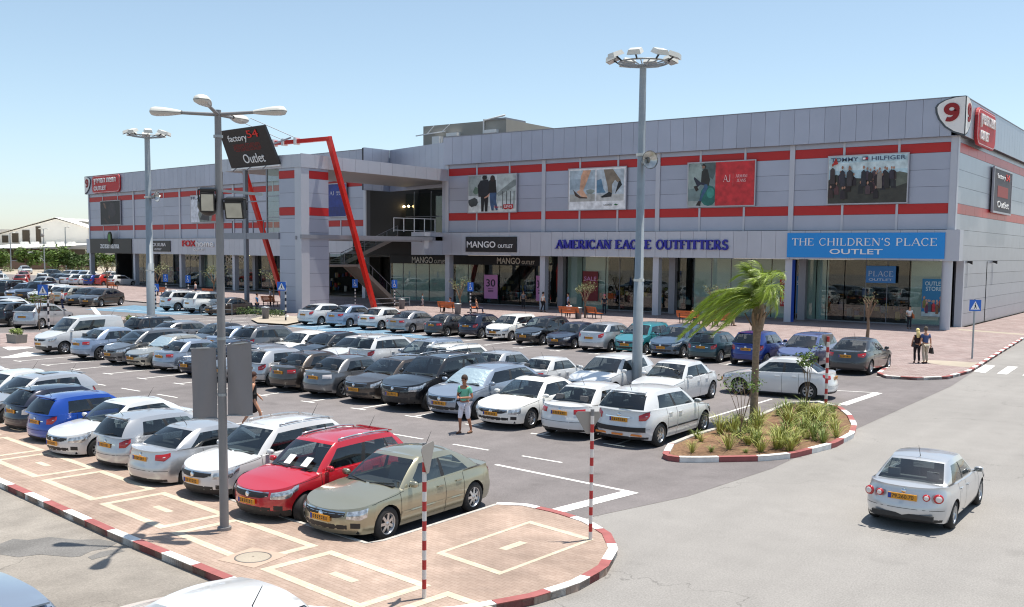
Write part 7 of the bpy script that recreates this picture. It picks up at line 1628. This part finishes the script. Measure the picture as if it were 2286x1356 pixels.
for i in range(60):
    an = 2 * PI * i / 60 * 7 + rg.uniform(-.3, .3); d0 = np.array([math.cos(an), math.sin(an), 0]); wl = float(d0 @ W_); el = rg.uniform(.25, 1.35) if wl > 0 else rg.uniform(.9, 1.4); wind = rg.uniform(.8, 1.15) if wl > -.25 else rg.uniform(.15, .45)
    if i % 9 == 0: el, wind = 1.5, .25
    L = (1.5 + 1.05 * max(wl, 0) * math.cos(el * .6) + rg.uniform(-.15, .3)) if i % 9 else 1.45; p = RT * .05 + np.array([0, 0, zt * 1.05 + rg.uniform(-.12, .1)]); v = d0 * math.cos(el) + np.array([0, 0, math.sin(el)]); pts = [p]; N = 13
    for k in range(N):
        v = v + W_ * (.11 + .014 * k) * wind + np.array([0, 0, (-.07 - .024 * k) * (1 if i % 9 else .4)]); v = v / np.linalg.norm(v); p = p + v * L / N; pts.append(p)
    fr_ = MB(); fr_.tube(pts, [.02 * (1 - k / (N + 2)) for k in range(N + 1)], 4)
    for k in range(2, N + 1):
        for j in range(5):
            t = (k - 1 + j / 5) / N; q = pts[k - 1] + (pts[k] - pts[k - 1]) * (j / 5); ax = pts[k] - pts[k - 1]; ax /= np.linalg.norm(ax); s = np.cross(ax, [0, 0, 1]); s /= np.linalg.norm(s) + 1e-6
            for sg in (1, -1):
                ll = .5 * (1 - abs(t - .5) * 1.0) * rg.uniform(.75, 1.2); dd = s * sg * rg.uniform(.35, .8) + ax * .75 + W_ * .45 + np.array([0, 0, -.3 + rg.uniform(-.3, .3)]); dd /= np.linalg.norm(dd); w = np.cross(dd, ax + [.01, .02, .3]); w = w / (np.linalg.norm(w) + 1e-6) * .006
                m1 = q + dd * ll * .55; e = q + dd * ll + W_ * .08 - np.array([0, 0, .16 * ll]); fr_.add([q - w * .6, q + w * .6, m1 + w, m1 - w, e], [(0, 1, 2, 3), (3, 2, 4)])
    fr_.build('frond', M_PALM, po_)
# ------------------------------------------------------------------ people
M_SKIN = mat('skin', srgb(196, 142, 112), .6); M_SKIN2 = mat('tanned_skin', srgb(168, 112, 84), .6)
def skin_obj(name, P, E, Rr, m, parent, levels=1, root=0):
    me = bpy.data.meshes.new(name); me.from_pydata([tuple(map(float, p)) for p in P], E, []); o = bpy.data.objects.new(name, me); COL.objects.link(o)
    md = o.modifiers.new('skin', 'SKIN'); md.use_smooth_shade = True
    if not me.skin_vertices: me.attributes.new('x', 'FLOAT', 'POINT')
    sv = me.skin_vertices[0].data
    for i, r in enumerate(Rr):
        r = r if hasattr(r, '__len__') else (r, r); sv[i].radius = r; sv[i].use_root = (i == root)
    s = o.modifiers.new('sub', 'SUBSURF'); s.levels = levels; s.render_levels = levels
    dg = bpy.context.evaluated_depsgraph_get(); me2 = bpy.data.meshes.new_from_object(o.evaluated_get(dg)); bpy.data.objects.remove(o)
    me2.name = name; me2.materials.clear(); me2.materials.append(m); me2.polygons.foreach_set('use_smooth', [True] * len(me2.polygons))
    q = bpy.data.objects.new(name, me2); COL.objects.link(q); q.parent = parent; return q
def person(p, face, label, h=1.74, pose=None, top=None, bottom=None, hair=(40, 30, 24), long_hair=False, skin=None, sleeves='short', legs='long', shoes=(40, 36, 34), hat=None, group=None, near=False, dress=None):
    """p: ground point under the hips; face: heading of the face, angle from +X"""
    skin = skin or M_SKIN; s = h / 1.75; q = dict(pose or {})
    o = empty('person', p, face - PI / 2, label, 'person', group); o.scale = (s, s, s)
    z0 = q.get('hip', .93); lean = q.get('lean', 0.0); base = np.array([0, 0, z0])
    def up(x, y, z): c, n = math.cos(lean), math.sin(lean); return base + [x, y * c + (z - .93) * n, -y * n + (z - .93) * c]
    pel = up(0, 0, .95); wai = up(0, 0, 1.08); che = up(0, .01, 1.27); nck = up(0, 0, 1.47); hd0 = up(0, .015, 1.54); hd1 = up(0, .03, 1.63); hd2 = up(0, .015, 1.72)
    P = [pel, wai, che, up(0, 0, 1.41), nck, hd0, hd1, hd2]; Rr = [(.145, .105), (.13, .095), (.155, .11), (.11, .08), (.052, .055), (.06, .066), (.076, .092), (.055, .07)]
    E = [(0, 1), (1, 2), (2, 3), (3, 4), (4, 5), (5, 6), (6, 7)]
    def add(par, pt, r): P.append(np.array(pt, float)); Rr.append(r); E.append((par, len(P) - 1)); return len(P) - 1
    nose = add(6, hd1 + [0, .1, -.015], .014)
    J = {}
    w = .95 if not long_hair else .86
    for sd, k in ((1, 'R'), (-1, 'L')):
        sh = add(3, up(sd * .185 * w, 0, 1.40), .056); el_ = q.get('elbow' + k, (sd * .25, -.03, 1.13)); ha_ = q.get('hand' + k, (sd * .26, .07, .90))
        e = add(sh, up(*el_), .04); m_ = add(e, (up(*el_) + up(*ha_)) / 2, .036); hnd = add(m_, up(*ha_), (.022, .03)); J['arm' + k] = (sh, e, m_, hnd)
        dv = up(*ha_) - up(*el_); dv /= np.linalg.norm(dv); sd_ = np.cross(dv, [0, 1., 0] if abs(dv[1]) < .8 else [0, 0, 1.]); sd_ /= np.linalg.norm(sd_); nn = np.cross(dv, sd_)
        pal = add(hnd, up(*ha_) + dv * .06, (.014, .034))
        if near:
            for f, (off, L) in enumerate(((-.027, .062), (-.009, .074), (.009, .07), (.026, .055))): a_ = add(pal, up(*ha_) + dv * (.075 + L * .5) + sd_ * off + nn * .006, .009); add(a_, up(*ha_) + dv * (.07 + L) + sd_ * off + nn * .022, .008)
            add(hnd, up(*ha_) + dv * .05 - sd_ * .045 + nn * .012, .01)
        hp = add(0, base + [sd * .09, 0, -.04], .085); kn_ = q.get('knee' + k, (sd * .1, .02, .5)); an_ = q.get('ankle' + k, (sd * .1, 0, .09))
        th = add(hp, (P[hp] + np.array(kn_)) / 2, .07); kn = add(th, kn_, .054); cf = add(kn, np.array(kn_) * .6 + np.array(an_) * .4 - [0, .012, 0], .05); an = add(cf, an_, .034)
        ft = add(an, np.array(an_) + [0, .1, -.05] if an_[2] < .3 else np.array(an_) + [0, .1, -.05], (.036, .026)); add(ft, np.array(an_) + [0, .19, -.062], (.034, .02)); J['leg' + k] = (hp, th, kn, cf, an, ft)
    body = skin_obj('body', P, E, Rr, skin, o, 1)
    def sub(name, ids, grow, m, extra=None, fl=1.0):
        ids = list(ids); mp = {a: i for i, a in enumerate(ids)}; pp = [P[a].copy() for a in ids]; rr = [tuple((np.array(Rr[a]) if hasattr(Rr[a], '__len__') else np.array([Rr[a]] * 2)) + grow) for a in ids]
        ee = [(mp[a], mp[b]) for a, b in E if a in mp and b in mp]
        if extra: extra(pp, rr, mp)
        return skin_obj(name, pp, ee, rr, m, o, 1)
    if dress is not None:
        dm = cm(*dress, .8); ids = [0, 1, 2, 3, J['armR'][0], J['armL'][0]]
        pp = [P[a].copy() for a in ids] + [base + [0, 0, -.2], base + [0, .02, -.48]]; rr = [(.165, .125), (.14, .105), (.165, .12), (.125, .09), (.06, .06), (.06, .06), (.18, .15), (.19, .17)]
        skin_obj('dress', pp, [(0, 1), (1, 2), (2, 3), (3, 4), (3, 5), (0, 6), (6, 7)], rr, dm, o)
    else:
        if top is not None:
            ids = [0, 1, 2, 3]
            for k in 'RL': a = J['arm' + k]; ids += [a[0], a[1]] + ([a[2], a[3]] if sleeves == 'long' else [])
            if sleeves == 'none': ids = [0, 1, 2, 3, J['armR'][0], J['armL'][0]]
            def ex(pp, rr, mp):
                if sleeves == 'short':
                    for k in 'RL': a = J['arm' + k]; i = mp[a[1]]; pp[i] = pp[mp[a[0]]] * .35 + pp[i] * .65; rr[i] = (.056, .056)
            sub('shirt', ids, .017, cm(*top, .8), ex)
        if bottom is not None:
            ids = [0]
            for k in 'RL': l = J['leg' + k]; ids += [l[0], l[1], l[2]] + ([l[3], l[4]] if legs == 'long' else [])
            def ex(pp, rr, mp):
                for k in 'RL':
                    i = mp[J['leg' + k][2]]; rr[i] = (.07, .07) if legs != 'long' else (.062, .062)
                    if legs != 'long': pp[i] = pp[i] + [0, 0, -.06]
            sub('trousers', ids, .02, cm(*bottom, .85), ex)
    for k in 'RL':
        l = J['leg' + k]; a, f = P[l[4]], P[l[5]]; d = np.array([0, 1., 0]); mb = MB(); sphere(mb, a + [0, .075, -.058], (.048, .145, .034), 12, 6); mb.build('shoe', cm(*shoes, .7), o)
    if hair is not None:
        mb = MB(); c = (hd1 + hd2) / 2 + [0, -.012, .012]
        vs = []; fs = []; nu, nv = 14, 8
        for a in range(nv + 1):
            for b_ in range(nu):
                th = .62 * PI * a / nv; ph = 2 * PI * b_ / nu; back = max(0, -math.sin(ph)); th *= (1 + .35 * back - .28 * max(0, math.sin(ph)))
                vs.append(c + [math.sin(th) * math.cos(ph) * .098, math.sin(th) * math.sin(ph) * .118, math.cos(th) * .122])
        for a in range(nv):
            for b_ in range(nu): fs.append((a * nu + b_, (a + 1) * nu + b_, (a + 1) * nu + (b_ + 1) % nu, a * nu + (b_ + 1) % nu))
        mb.add(vs, fs, 0, True)
        mb.build('hair', cm(*(hat or hair), .8), o)
        if long_hair: skin_obj('long_hair', [hd2 + [0, -.05, -.03], hd1 + [0, -.09, 0], nck + [0, -.1, 0], up(0, -.11, 1.3)], [(0, 1), (1, 2), (2, 3)], [(.06, .06), (.1, .07), (.11, .055), (.07, .03)], cm(*hair, .8), o)
    if near:
        for sx in (-.03, .03): mb = MB(); sphere(mb, hd1 + [sx, .088, .008], .011, 8, 5); mb.build('eye', M_BLKP, o)
        mb = MB(); sphere(mb, hd0 + [0, .078, .025], (.024, .01, .006), 8, 5); mb.build('mouth', cm(150, 80, 74), o)
        for sx in (-.082, .082): mb = MB(); sphere(mb, hd1 + [sx, .0, -.005], (.014, .024, .034), 8, 6); mb.build('ear', skin, o)
    return o, up
aLEFT = math.atan2(-RT[1], -RT[0]); aTO = math.atan2(-FW[1], -FW[0]); aAW = aTO + PI; aRT = aLEFT + PI
def bag(c, sz, col, o, name='shoulder_bag', lab=None, strap=None):
    """a carried bag: a thing of its own, placed at the carrier"""
    R_ = Matrix.Rotation(o.rotation_euler[2], 3, 'Z'); w = o.location + R_ @ Vector([float(v) * o.scale[0] for v in c]); b = empty(name, w, o.rotation_euler[2], lab, 'bag'); mb = MB(); n = 8; x, y, z = sz
    mb.add([(-x, -y, -z), (x, -y, -z), (x, y, -z), (-x, y, -z), (-x * .8, -y * .6, z), (x * .8, -y * .6, z), (x * .8, y * .6, z), (-x * .8, y * .6, z)], [(0, 3, 2, 1), (4, 5, 6, 7), (0, 1, 5, 4), (1, 2, 6, 5), (2, 3, 7, 6), (3, 0, 4, 7)]); mb.build('body', cm(*col, .7), b)
    if strap is not None: mb = MB(); mb.tube([np.array(q) - np.array(c) for q in strap], .014, 5); mb.build('strap', cm(*col, .7), b)
    return b
# man in the aisle
g = G(1037, 968); o, up_ = person(g, aTO - .55, 'man in a mint green shirt and white knee shorts crossing the aisle with a phone', 1.72, dict(elbowR=(.27, -.02, 1.12), handR=(.07, .26, 1.14), elbowL=(-.27, -.02, 1.12), handL=(-.06, .27, 1.13), kneeR=(.11, .1, .5), ankleR=(.12, .06, .09), kneeL=(-.12, -.02, .5), ankleL=(-.14, -.16, .1)), (112, 190, 160), (224, 222, 232), hair=(60, 46, 38), skin=M_SKIN2, legs='short', shoes=(96, 66, 44), near=True)
bag((.24, -.08, .86), (.07, .15, .15), (20, 20, 24), o, lab='black shoulder bag at the hip of the man in green', strap=[(.22, -.06, 1.0), (.12, .12, 1.2), (-.1, .05, 1.46), (-.06, -.1, 1.42), (.14, -.12, 1.2), (.22, -.1, 1.0)])
# woman half hidden by the banner
g = G(566, 956); person(g, aRT + .35, 'woman in a long black dress striding right beside the grey banner', 1.68, dict(kneeR=(.09, .2, .52), ankleR=(.09, .3, .1), kneeL=(-.09, -.08, .5), ankleL=(-.09, -.34, .16), elbowR=(.24, -.1, 1.12), handR=(.25, -.2, .9), elbowL=(-.24, .06, 1.12), handL=(-.22, .24, .94)), None, None, hair=(60, 34, 26), dress=(22, 20, 24), shoes=(30, 26, 26), near=True)
# couple on the plaza
g = G(2064, 812, .12); o, _u = person(g, aAW + .15, 'man in a blue checked shirt and pale trousers walking away with a black case', 1.78, dict(kneeR=(.1, .06, .5), ankleR=(.1, -.02, .1), kneeL=(-.1, .0, .5), ankleL=(-.1, -.1, .1), handR=(.3, .02, .82)), (58, 78, 122), (176, 166, 148), hair=(84, 74, 64), sleeves='short')
bag((.33, .02, .62), (.05, .17, .14), (22, 22, 24), o, 'carried_case', 'small black case in the hand of the man in the checked shirt', strap=[(.33, -.08, .76), (.32, 0, .84), (.33, .1, .76)])
g = G(2046, 811, .12); o, _u = person(g, aAW - .1, 'blonde woman in black walking away arm in arm on the plaza', 1.68, dict(kneeR=(.09, .0, .5), ankleR=(.09, -.1, .1), kneeL=(-.09, .08, .5), ankleL=(-.09, .04, .1), elbowR=(.26, .02, 1.14), handR=(.36, .16, 1.02)), (44, 26, 32), (26, 22, 30), hair=(226, 204, 140), long_hair=True, sleeves='none')
bag((-.2, -.06, .98), (.06, .13, .13), (30, 24, 28), o, lab='dark handbag on the shoulder of the blonde woman', strap=[(-.2, -.1, 1.1), (-.17, -.02, 1.44), (-.2, .05, 1.1)])
g = G(2029, 735, .12); o, _u = person(g, aTO, 'woman in a white top standing in the shade by the corner shop', 1.66, dict(elbowR=(.26, .02, 1.14), handR=(.05, .24, 1.16)), (226, 222, 220), (34, 34, 44), hair=(30, 24, 22))
bag((-.24, .06, .98), (.07, .16, .15), (170, 88, 40), o, lab='orange brown bag carried by the woman in the white top', strap=[(-.22, 0, 1.1), (-.15, .03, 1.45), (-.2, .1, 1.1)])
# standing people along the arcade
stand = [((1212, 697), aRT + .6, 'man with a white vest and dark trousers walking past the grey column', (210, 206, 200), (30, 30, 36), 1.76), ((1268, 699), aLEFT, 'person in a pale blue shirt standing in the shade by the pale window', (150, 164, 200), (44, 52, 84), 1.74), ((1349, 702), aAW, 'person in dark clothes with a pink cap under the canopy', (28, 28, 44), (26, 26, 40), 1.72), ((1000, 672), aLEFT, 'person in black standing against the first arcade column', (24, 24, 26), (26, 26, 28), 1.76), ((943, 684), aRT, 'small child in a pale blue top walking past the shop window', (130, 170, 190), (190, 176, 176), 1.2), ((1168, 690), aTO, 'person in a grey top inside the dark shop entrance', (120, 118, 122), (30, 28, 34), 1.7), ((437, 664), aLEFT, 'person in a white top by the home shop, left of the near post', (206, 204, 210), (50, 54, 84), 1.72),
         ((574, 702), aRT, 'person in a bright blue top beyond the canopy columns', (40, 110, 160), (40, 44, 60), 1.72), ((604, 684), aLEFT, 'person in a white shirt in the shade left of the tower', (210, 210, 216), (30, 30, 40), 1.74), ((116, 690), aAW, 'person in a beige dress walking in the left lot', (186, 160, 140), (150, 126, 110), 1.66), ((140, 692), aLEFT, 'person in a white top and jeans walking in the left lot', (206, 202, 212), (36, 46, 76), 1.74)]
for px, fa, lab, tp, bt, hh in stand:
    g = G(*px, .12 if px[0] > 200 else .012); person(g, fa, lab, hh, dict(kneeR=(.1, .1, .5), ankleR=(.1, .08, .1), kneeL=(-.1, .0, .5), ankleL=(-.1, -.16, .1)) if 'walk' in lab else None, tp, bt, hat=(206, 120, 130) if 'cap' in lab else None)
SIT = dict(hip=.52, kneeR=(.11, .44, .5), ankleR=(.11, .46, .09), kneeL=(-.11, .42, .5), ankleL=(-.11, .5, .09))
def seated(px, fa, lab, tp, bt, lean=.0, **k):
    g = G(*px, .12); d = dict(SIT); d['lean'] = lean; d.update(k); return person(g, fa, lab, 1.72, d, tp, bt)
seated((1002, 698), aLEFT - .3, 'reader in a blue shirt seated on the left bench', (70, 130, 190), (26, 26, 30), -.2, elbowR=(.25, .05, 1.16), handR=(.1, .3, 1.25), elbowL=(-.25, .05, 1.16), handL=(-.1, .3, 1.25))
seated((1066, 700), aRT, 'person with crossed bare legs seated beyond the wheelchair post', (150, 110, 90), (60, 60, 80), -.25)
seated((1270, 710), aAW, 'person in white seated with back to us on the orange bench', (226, 226, 228), (60, 60, 66), .1)
seated((1548, 722), aAW, 'person in a yellow shirt bending forward on the bench behind the palm', (214, 204, 40), (44, 40, 40), .7)
seated((1625, 728), aRT + .3, 'person in beige seated sideways beside the olive tree', (170, 158, 120), (180, 164, 140), .1)
# ------------------------------------------------------------------ far left background
def backframe(px):
    g = G(*px); return Fr((g[0], g[1], 0), RT)
M_WH = mat('warehouse_cladding', srgb(240, 235, 226), .7, var=.05, vscale=.2); M_WHR = mat('warehouse_roof', srgb(238, 236, 230), .6, var=.04, vscale=.1); M_BROWN = mat('brown_wall', srgb(122, 100, 88), .9, var=.12, vscale=.4); M_SHADE = mat('dark_opening', srgb(84, 74, 62), .9)  # M_SHADE: dark colour painted for shade in openings and below the lean-to
fw = backframe((100, 604)); fw.o = fw.o + FW * 48; fb = fw.o.copy(); fb[2] = 0
wh_ = empty('warehouse', fb, 0, 'long white gabled warehouse with dark bays beyond the left lot', 'warehouse')
def wpart(mb, n, m): setloc(mb, fb); return mb.build(n, m, wh_)
def W_at(x, y, c=0): return fw.at(x, y, c)
pk_ = W_at(124.7, 489); le = W_at(-30, 531); re = W_at(197, 509); D_ = 60
mb = MB(); a0, a1 = le[0], re[0]; pts = [(a0, 0), (a1, 0), (a1, re[1]), (pk_[0], pk_[1]), (a0, le[1])]
mb.add([fw.p(a, b, 0) for a, b in pts], [(0, 1, 2, 3, 4)]); mb.add([fw.p(a1, 0, 0), fw.p(a1, 0, -D_), fw.p(a1, re[1], -D_), fw.p(a1, re[1], 0)], [(0, 1, 2, 3)]); mb.add([fw.p(a0, 0, 0), fw.p(a0, 0, -D_), fw.p(a0, le[1], -D_), fw.p(a0, le[1], 0)], [(3, 2, 1, 0)]); wpart(mb, 'wall', M_WH)
mb = MB(); sh = RT * 22
e_ = .8
mb.add([fw.p(a1 + 1, re[1] - .2, e_), fw.p(a1 + 1, re[1] - .2, -D_), fw.p(pk_[0], pk_[1] + .4, -D_), fw.p(pk_[0], pk_[1] + .4, e_)], [(0, 1, 2, 3)]); mb.add([fw.p(a0 - 1, le[1] - .1, e_), fw.p(a0 - 1, le[1] - .1, -D_), fw.p(pk_[0], pk_[1] + .4, -D_), fw.p(pk_[0], pk_[1] + .4, e_)], [(3, 2, 1, 0)])
mb.add([fw.p(a1 + 30, re[1] - .2, -8), fw.p(a1 + 30, re[1] - .2, -D_), fw.p(pk_[0] + 4, pk_[1] + .4, -D_), fw.p(pk_[0] + 2, pk_[1] + .4, -8)], [(0, 1, 2, 3)]); wpart(mb, 'roof', M_WHR)
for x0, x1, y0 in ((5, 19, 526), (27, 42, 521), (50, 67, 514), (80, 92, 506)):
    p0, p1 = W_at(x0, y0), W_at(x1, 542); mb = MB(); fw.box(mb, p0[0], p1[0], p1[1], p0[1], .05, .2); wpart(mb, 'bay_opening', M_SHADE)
for x in (54, 78, 112, 134, 159): p0 = W_at(x - 5, 540, 6); p1 = W_at(x + 6, 547, 6); mb = MB(); fw.box(mb, p0[0], p1[0], p1[1] - .4, p0[1], 5, 7); wpart(mb, 'air_unit', M_WHR)
mb = MB(); c0, c1 = W_at(-30, 545, 14), W_at(197, 543, 14); lo = W_at(80, 556, 30)[1]
mb.add([fw.p(c0[0], W_at(0, 546, 2)[1], 2), fw.p(c1[0], W_at(190, 543, 2)[1], 2), fw.p(c1[0] - 4, W_at(150, 552, 26)[1], 26), fw.p(c0[0], W_at(0, 556.5, 26)[1], 26)], [(3, 2, 1, 0)]); wpart(mb, 'lean_to_roof', M_WHR)
mb = MB(); fw.box(mb, c0[0], c1[0], 0, W_at(80, 556, 20)[1], 16, 16.3); wpart(mb, 'lean_to_wall', M_SHADE)  # dark sheet standing in for the shade under the lean-to roof
f2 = backframe((100, 602)); f2.o = f2.o - FW * 2
wb_ = empty('boundary_wall', f2.o, 0, 'long brown boundary wall behind the yard at far left', 'wall'); mb = MB(); p0, p1 = f2.at(-40, 583), f2.at(215, 583); f2.box(mb, p0[0], p1[0], 0, f2.at(60, 583)[1], -.4, 0); setloc(mb, f2.o); mb.build('wall', M_BROWN, wb_)
mb = MB(); f2.box(mb, p0[0], p1[0], f2.at(60, 583)[1], f2.at(60, 583)[1] + .15, -.5, .1); setloc(mb, f2.o); mb.build('coping', M_STEEL, wb_)
f3 = backframe((100, 602)); f3.o = f3.o + FW * 3; p0, p1 = f3.at(62, 562), f3.at(117, 581)
wk = empty('white_cabin', f3.p(p0[0], 0), 0, 'white box cabin with small windows behind the brown wall', 'cabin'); mb = MB(); f3.box(mb, p0[0], p1[0], 0, p0[1], -5, 0); setloc(mb, wk.location); mb.build('wall', M_WH, wk)
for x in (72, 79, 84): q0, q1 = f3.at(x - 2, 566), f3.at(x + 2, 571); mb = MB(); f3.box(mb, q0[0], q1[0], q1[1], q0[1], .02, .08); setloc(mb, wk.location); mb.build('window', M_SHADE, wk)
# trees along the wall
def bushtree(px, top, wpx, label, name='broad_tree', nl=900, leaf=None, back=4):
    g = G(*px) + FW * back; zt = vert_z(px[0], top, g); sc_ = np.hypot(*(g - CAM)[:2]) / FOC; return tree(name, (g[0], g[1], 0), zt, wpx * sc_ * .62, label, 'tree', 'trees by the boundary wall', leaf or M_LEAFG, nl=nl, size=.42, trunk_h=.16, nlimb=12, low=.3, tr=.3)
bushtree((6, 605), 556, 46, 'dense green tree cut by the left edge', nl=2000, back=-2); bushtree((48, 604), 556, 46, 'rounded green tree left of the white cabin', nl=1700); bushtree((140, 606), 555, 52, 'bright green spreading tree right of the white cabin', nl=2000, back=-3); bushtree((174, 606), 552, 54, 'tall darker tree close to the arcade end', nl=2200, leaf=M_LEAFD, back=-3); bushtree((199, 606), 558, 40, 'dark green tree touching the arcade end', nl=900, leaf=M_LEAFD); bushtree((224, 606), 566, 36, 'sunlit tree seen through the open arcade bay', nl=900); bushtree((262, 606), 566, 36, 'second tree seen through the arcade bay, deeper in', nl=900, leaf=M_LEAFD)
for i, x in enumerate((18, 110, 128, 160, 184)):
    g = G(x, 607); o = empty('dry_shrub', g, 0, ['dry pale shrub left of the lone white saloon', 'low shrub under the right lamp pole', 'low pale shrub near the foot of the wall', 'dry shrub heap below the spreading tree', 'dry shrub near the arcade end'][i], 'shrub', 'dry shrubs in the yard'); mb = MB(); rg = random.Random(i); leaves(mb, [((x_, 0, .5), .9) for x_ in (-1.2, 0, 1.2)], 160, .25, rg); mb.build('foliage', M_LEAF, o)
# far lamp poles, sign disc, antenna
for px, top, arms, lab in (((25, 606), 521, 0, 'thin lamp pole nearest the left edge of the yard'), ((100, 610), 512, 1, 'double armed lamp pole before the white warehouse'), ((148, 604), 508, 2, 'lamp pole with one arm right of the double armed one')):
    g = G(*px); z = vert_z(px[0] - 3, top, g); sc_ = np.hypot(*(g - CAM)[:2]) / FOC; o = empty('yard_lamp', g, 0, lab, 'street lamp', 'lamp poles in the far yard'); mb = MB(); mb.tube([(0, 0, 0), (0, 0, z)], [1.3 * sc_, .8 * sc_], 8); mb.build('pole', M_GALV, o)
    for sg in ((-1, 1) if arms == 1 else (1,)):
        mb = MB(); mb.tube([(0, 0, z), RT * sg * 5 * sc_ + [0, 0, z + 1 * sc_]], .4 * sc_, 5); mb.build('arm', M_GALV, o); mb = MB(); sphere(mb, RT * sg * 7.5 * sc_ + [0, 0, z + 1 * sc_], np.array([3, 3, 1.2]) * sc_, 8, 5); mb.build('lamp_head', M_LWH, o)
    if arms == 1: mb = MB(); zz = vert_z(100, 526, g); mb.lathe([(0, 0), (3.6 * sc_, 0), (3.6 * sc_, .2), (0, .2)], -FW * .5 + np.array([0, 0, zz]), -FW, 18); mb.build('sign_disc', M_SIGNR, o)
g = G(94, 600) + FW * 40; o = empty('radio_mast', g, 0, 'thin radio mast rising behind the warehouse roof', 'mast'); mb = MB(); mb.tube([(0, 0, 0), (0, 0, vert_z(93, 440, g))], [.22, .1], 6); mb.build('pole', M_GALV, o)
# distant rooftops and tree line at the left edge
fd = backframe((0, 590)); fd.o = fd.o + FW * 120
dh = empty('distant_house', fd.p(fd.at(-10, 560)[0], 0), 0, 'distant pale building with dark roof above the warehouse at the left edge', 'house'); p0, p1 = fd.at(-20, 512), fd.at(26, 540); mb = MB(); fd.box(mb, p0[0], p1[0], 0, p0[1], -20, 0); setloc(mb, dh.location); mb.build('wall', M_WH, dh)
p0, p1 = fd.at(72, 499), fd.at(98, 515); d2 = empty('distant_house', fd.p(p0[0], 0), 0, 'distant flat roofed grey building just left of the warehouse peak', 'house'); mb = MB(); fd.box(mb, p0[0], p1[0], 0, p0[1], -12, 0); setloc(mb, d2.location); mb.build('wall', M_STEEL, d2)
for i, (x, t, w) in enumerate(((10, 502, 14), (30, 505, 16), (42, 507, 14))):
    g = G(x, 592) + FW * 150; z = vert_z(x, t, g); sc_ = np.hypot(*(g - CAM)[:2]) / FOC; tree('broad_tree', (g[0], g[1], 0), z, w * sc_, ['dark distant treetop at the left edge', 'dark distant treetop above the warehouse slope', 'smaller dark distant treetop next to the warehouse slope'][i], 'tree', 'distant treetops', M_LEAFD, nl=500, size=.9, trunk_h=.5, nlimb=7, tr=.5)
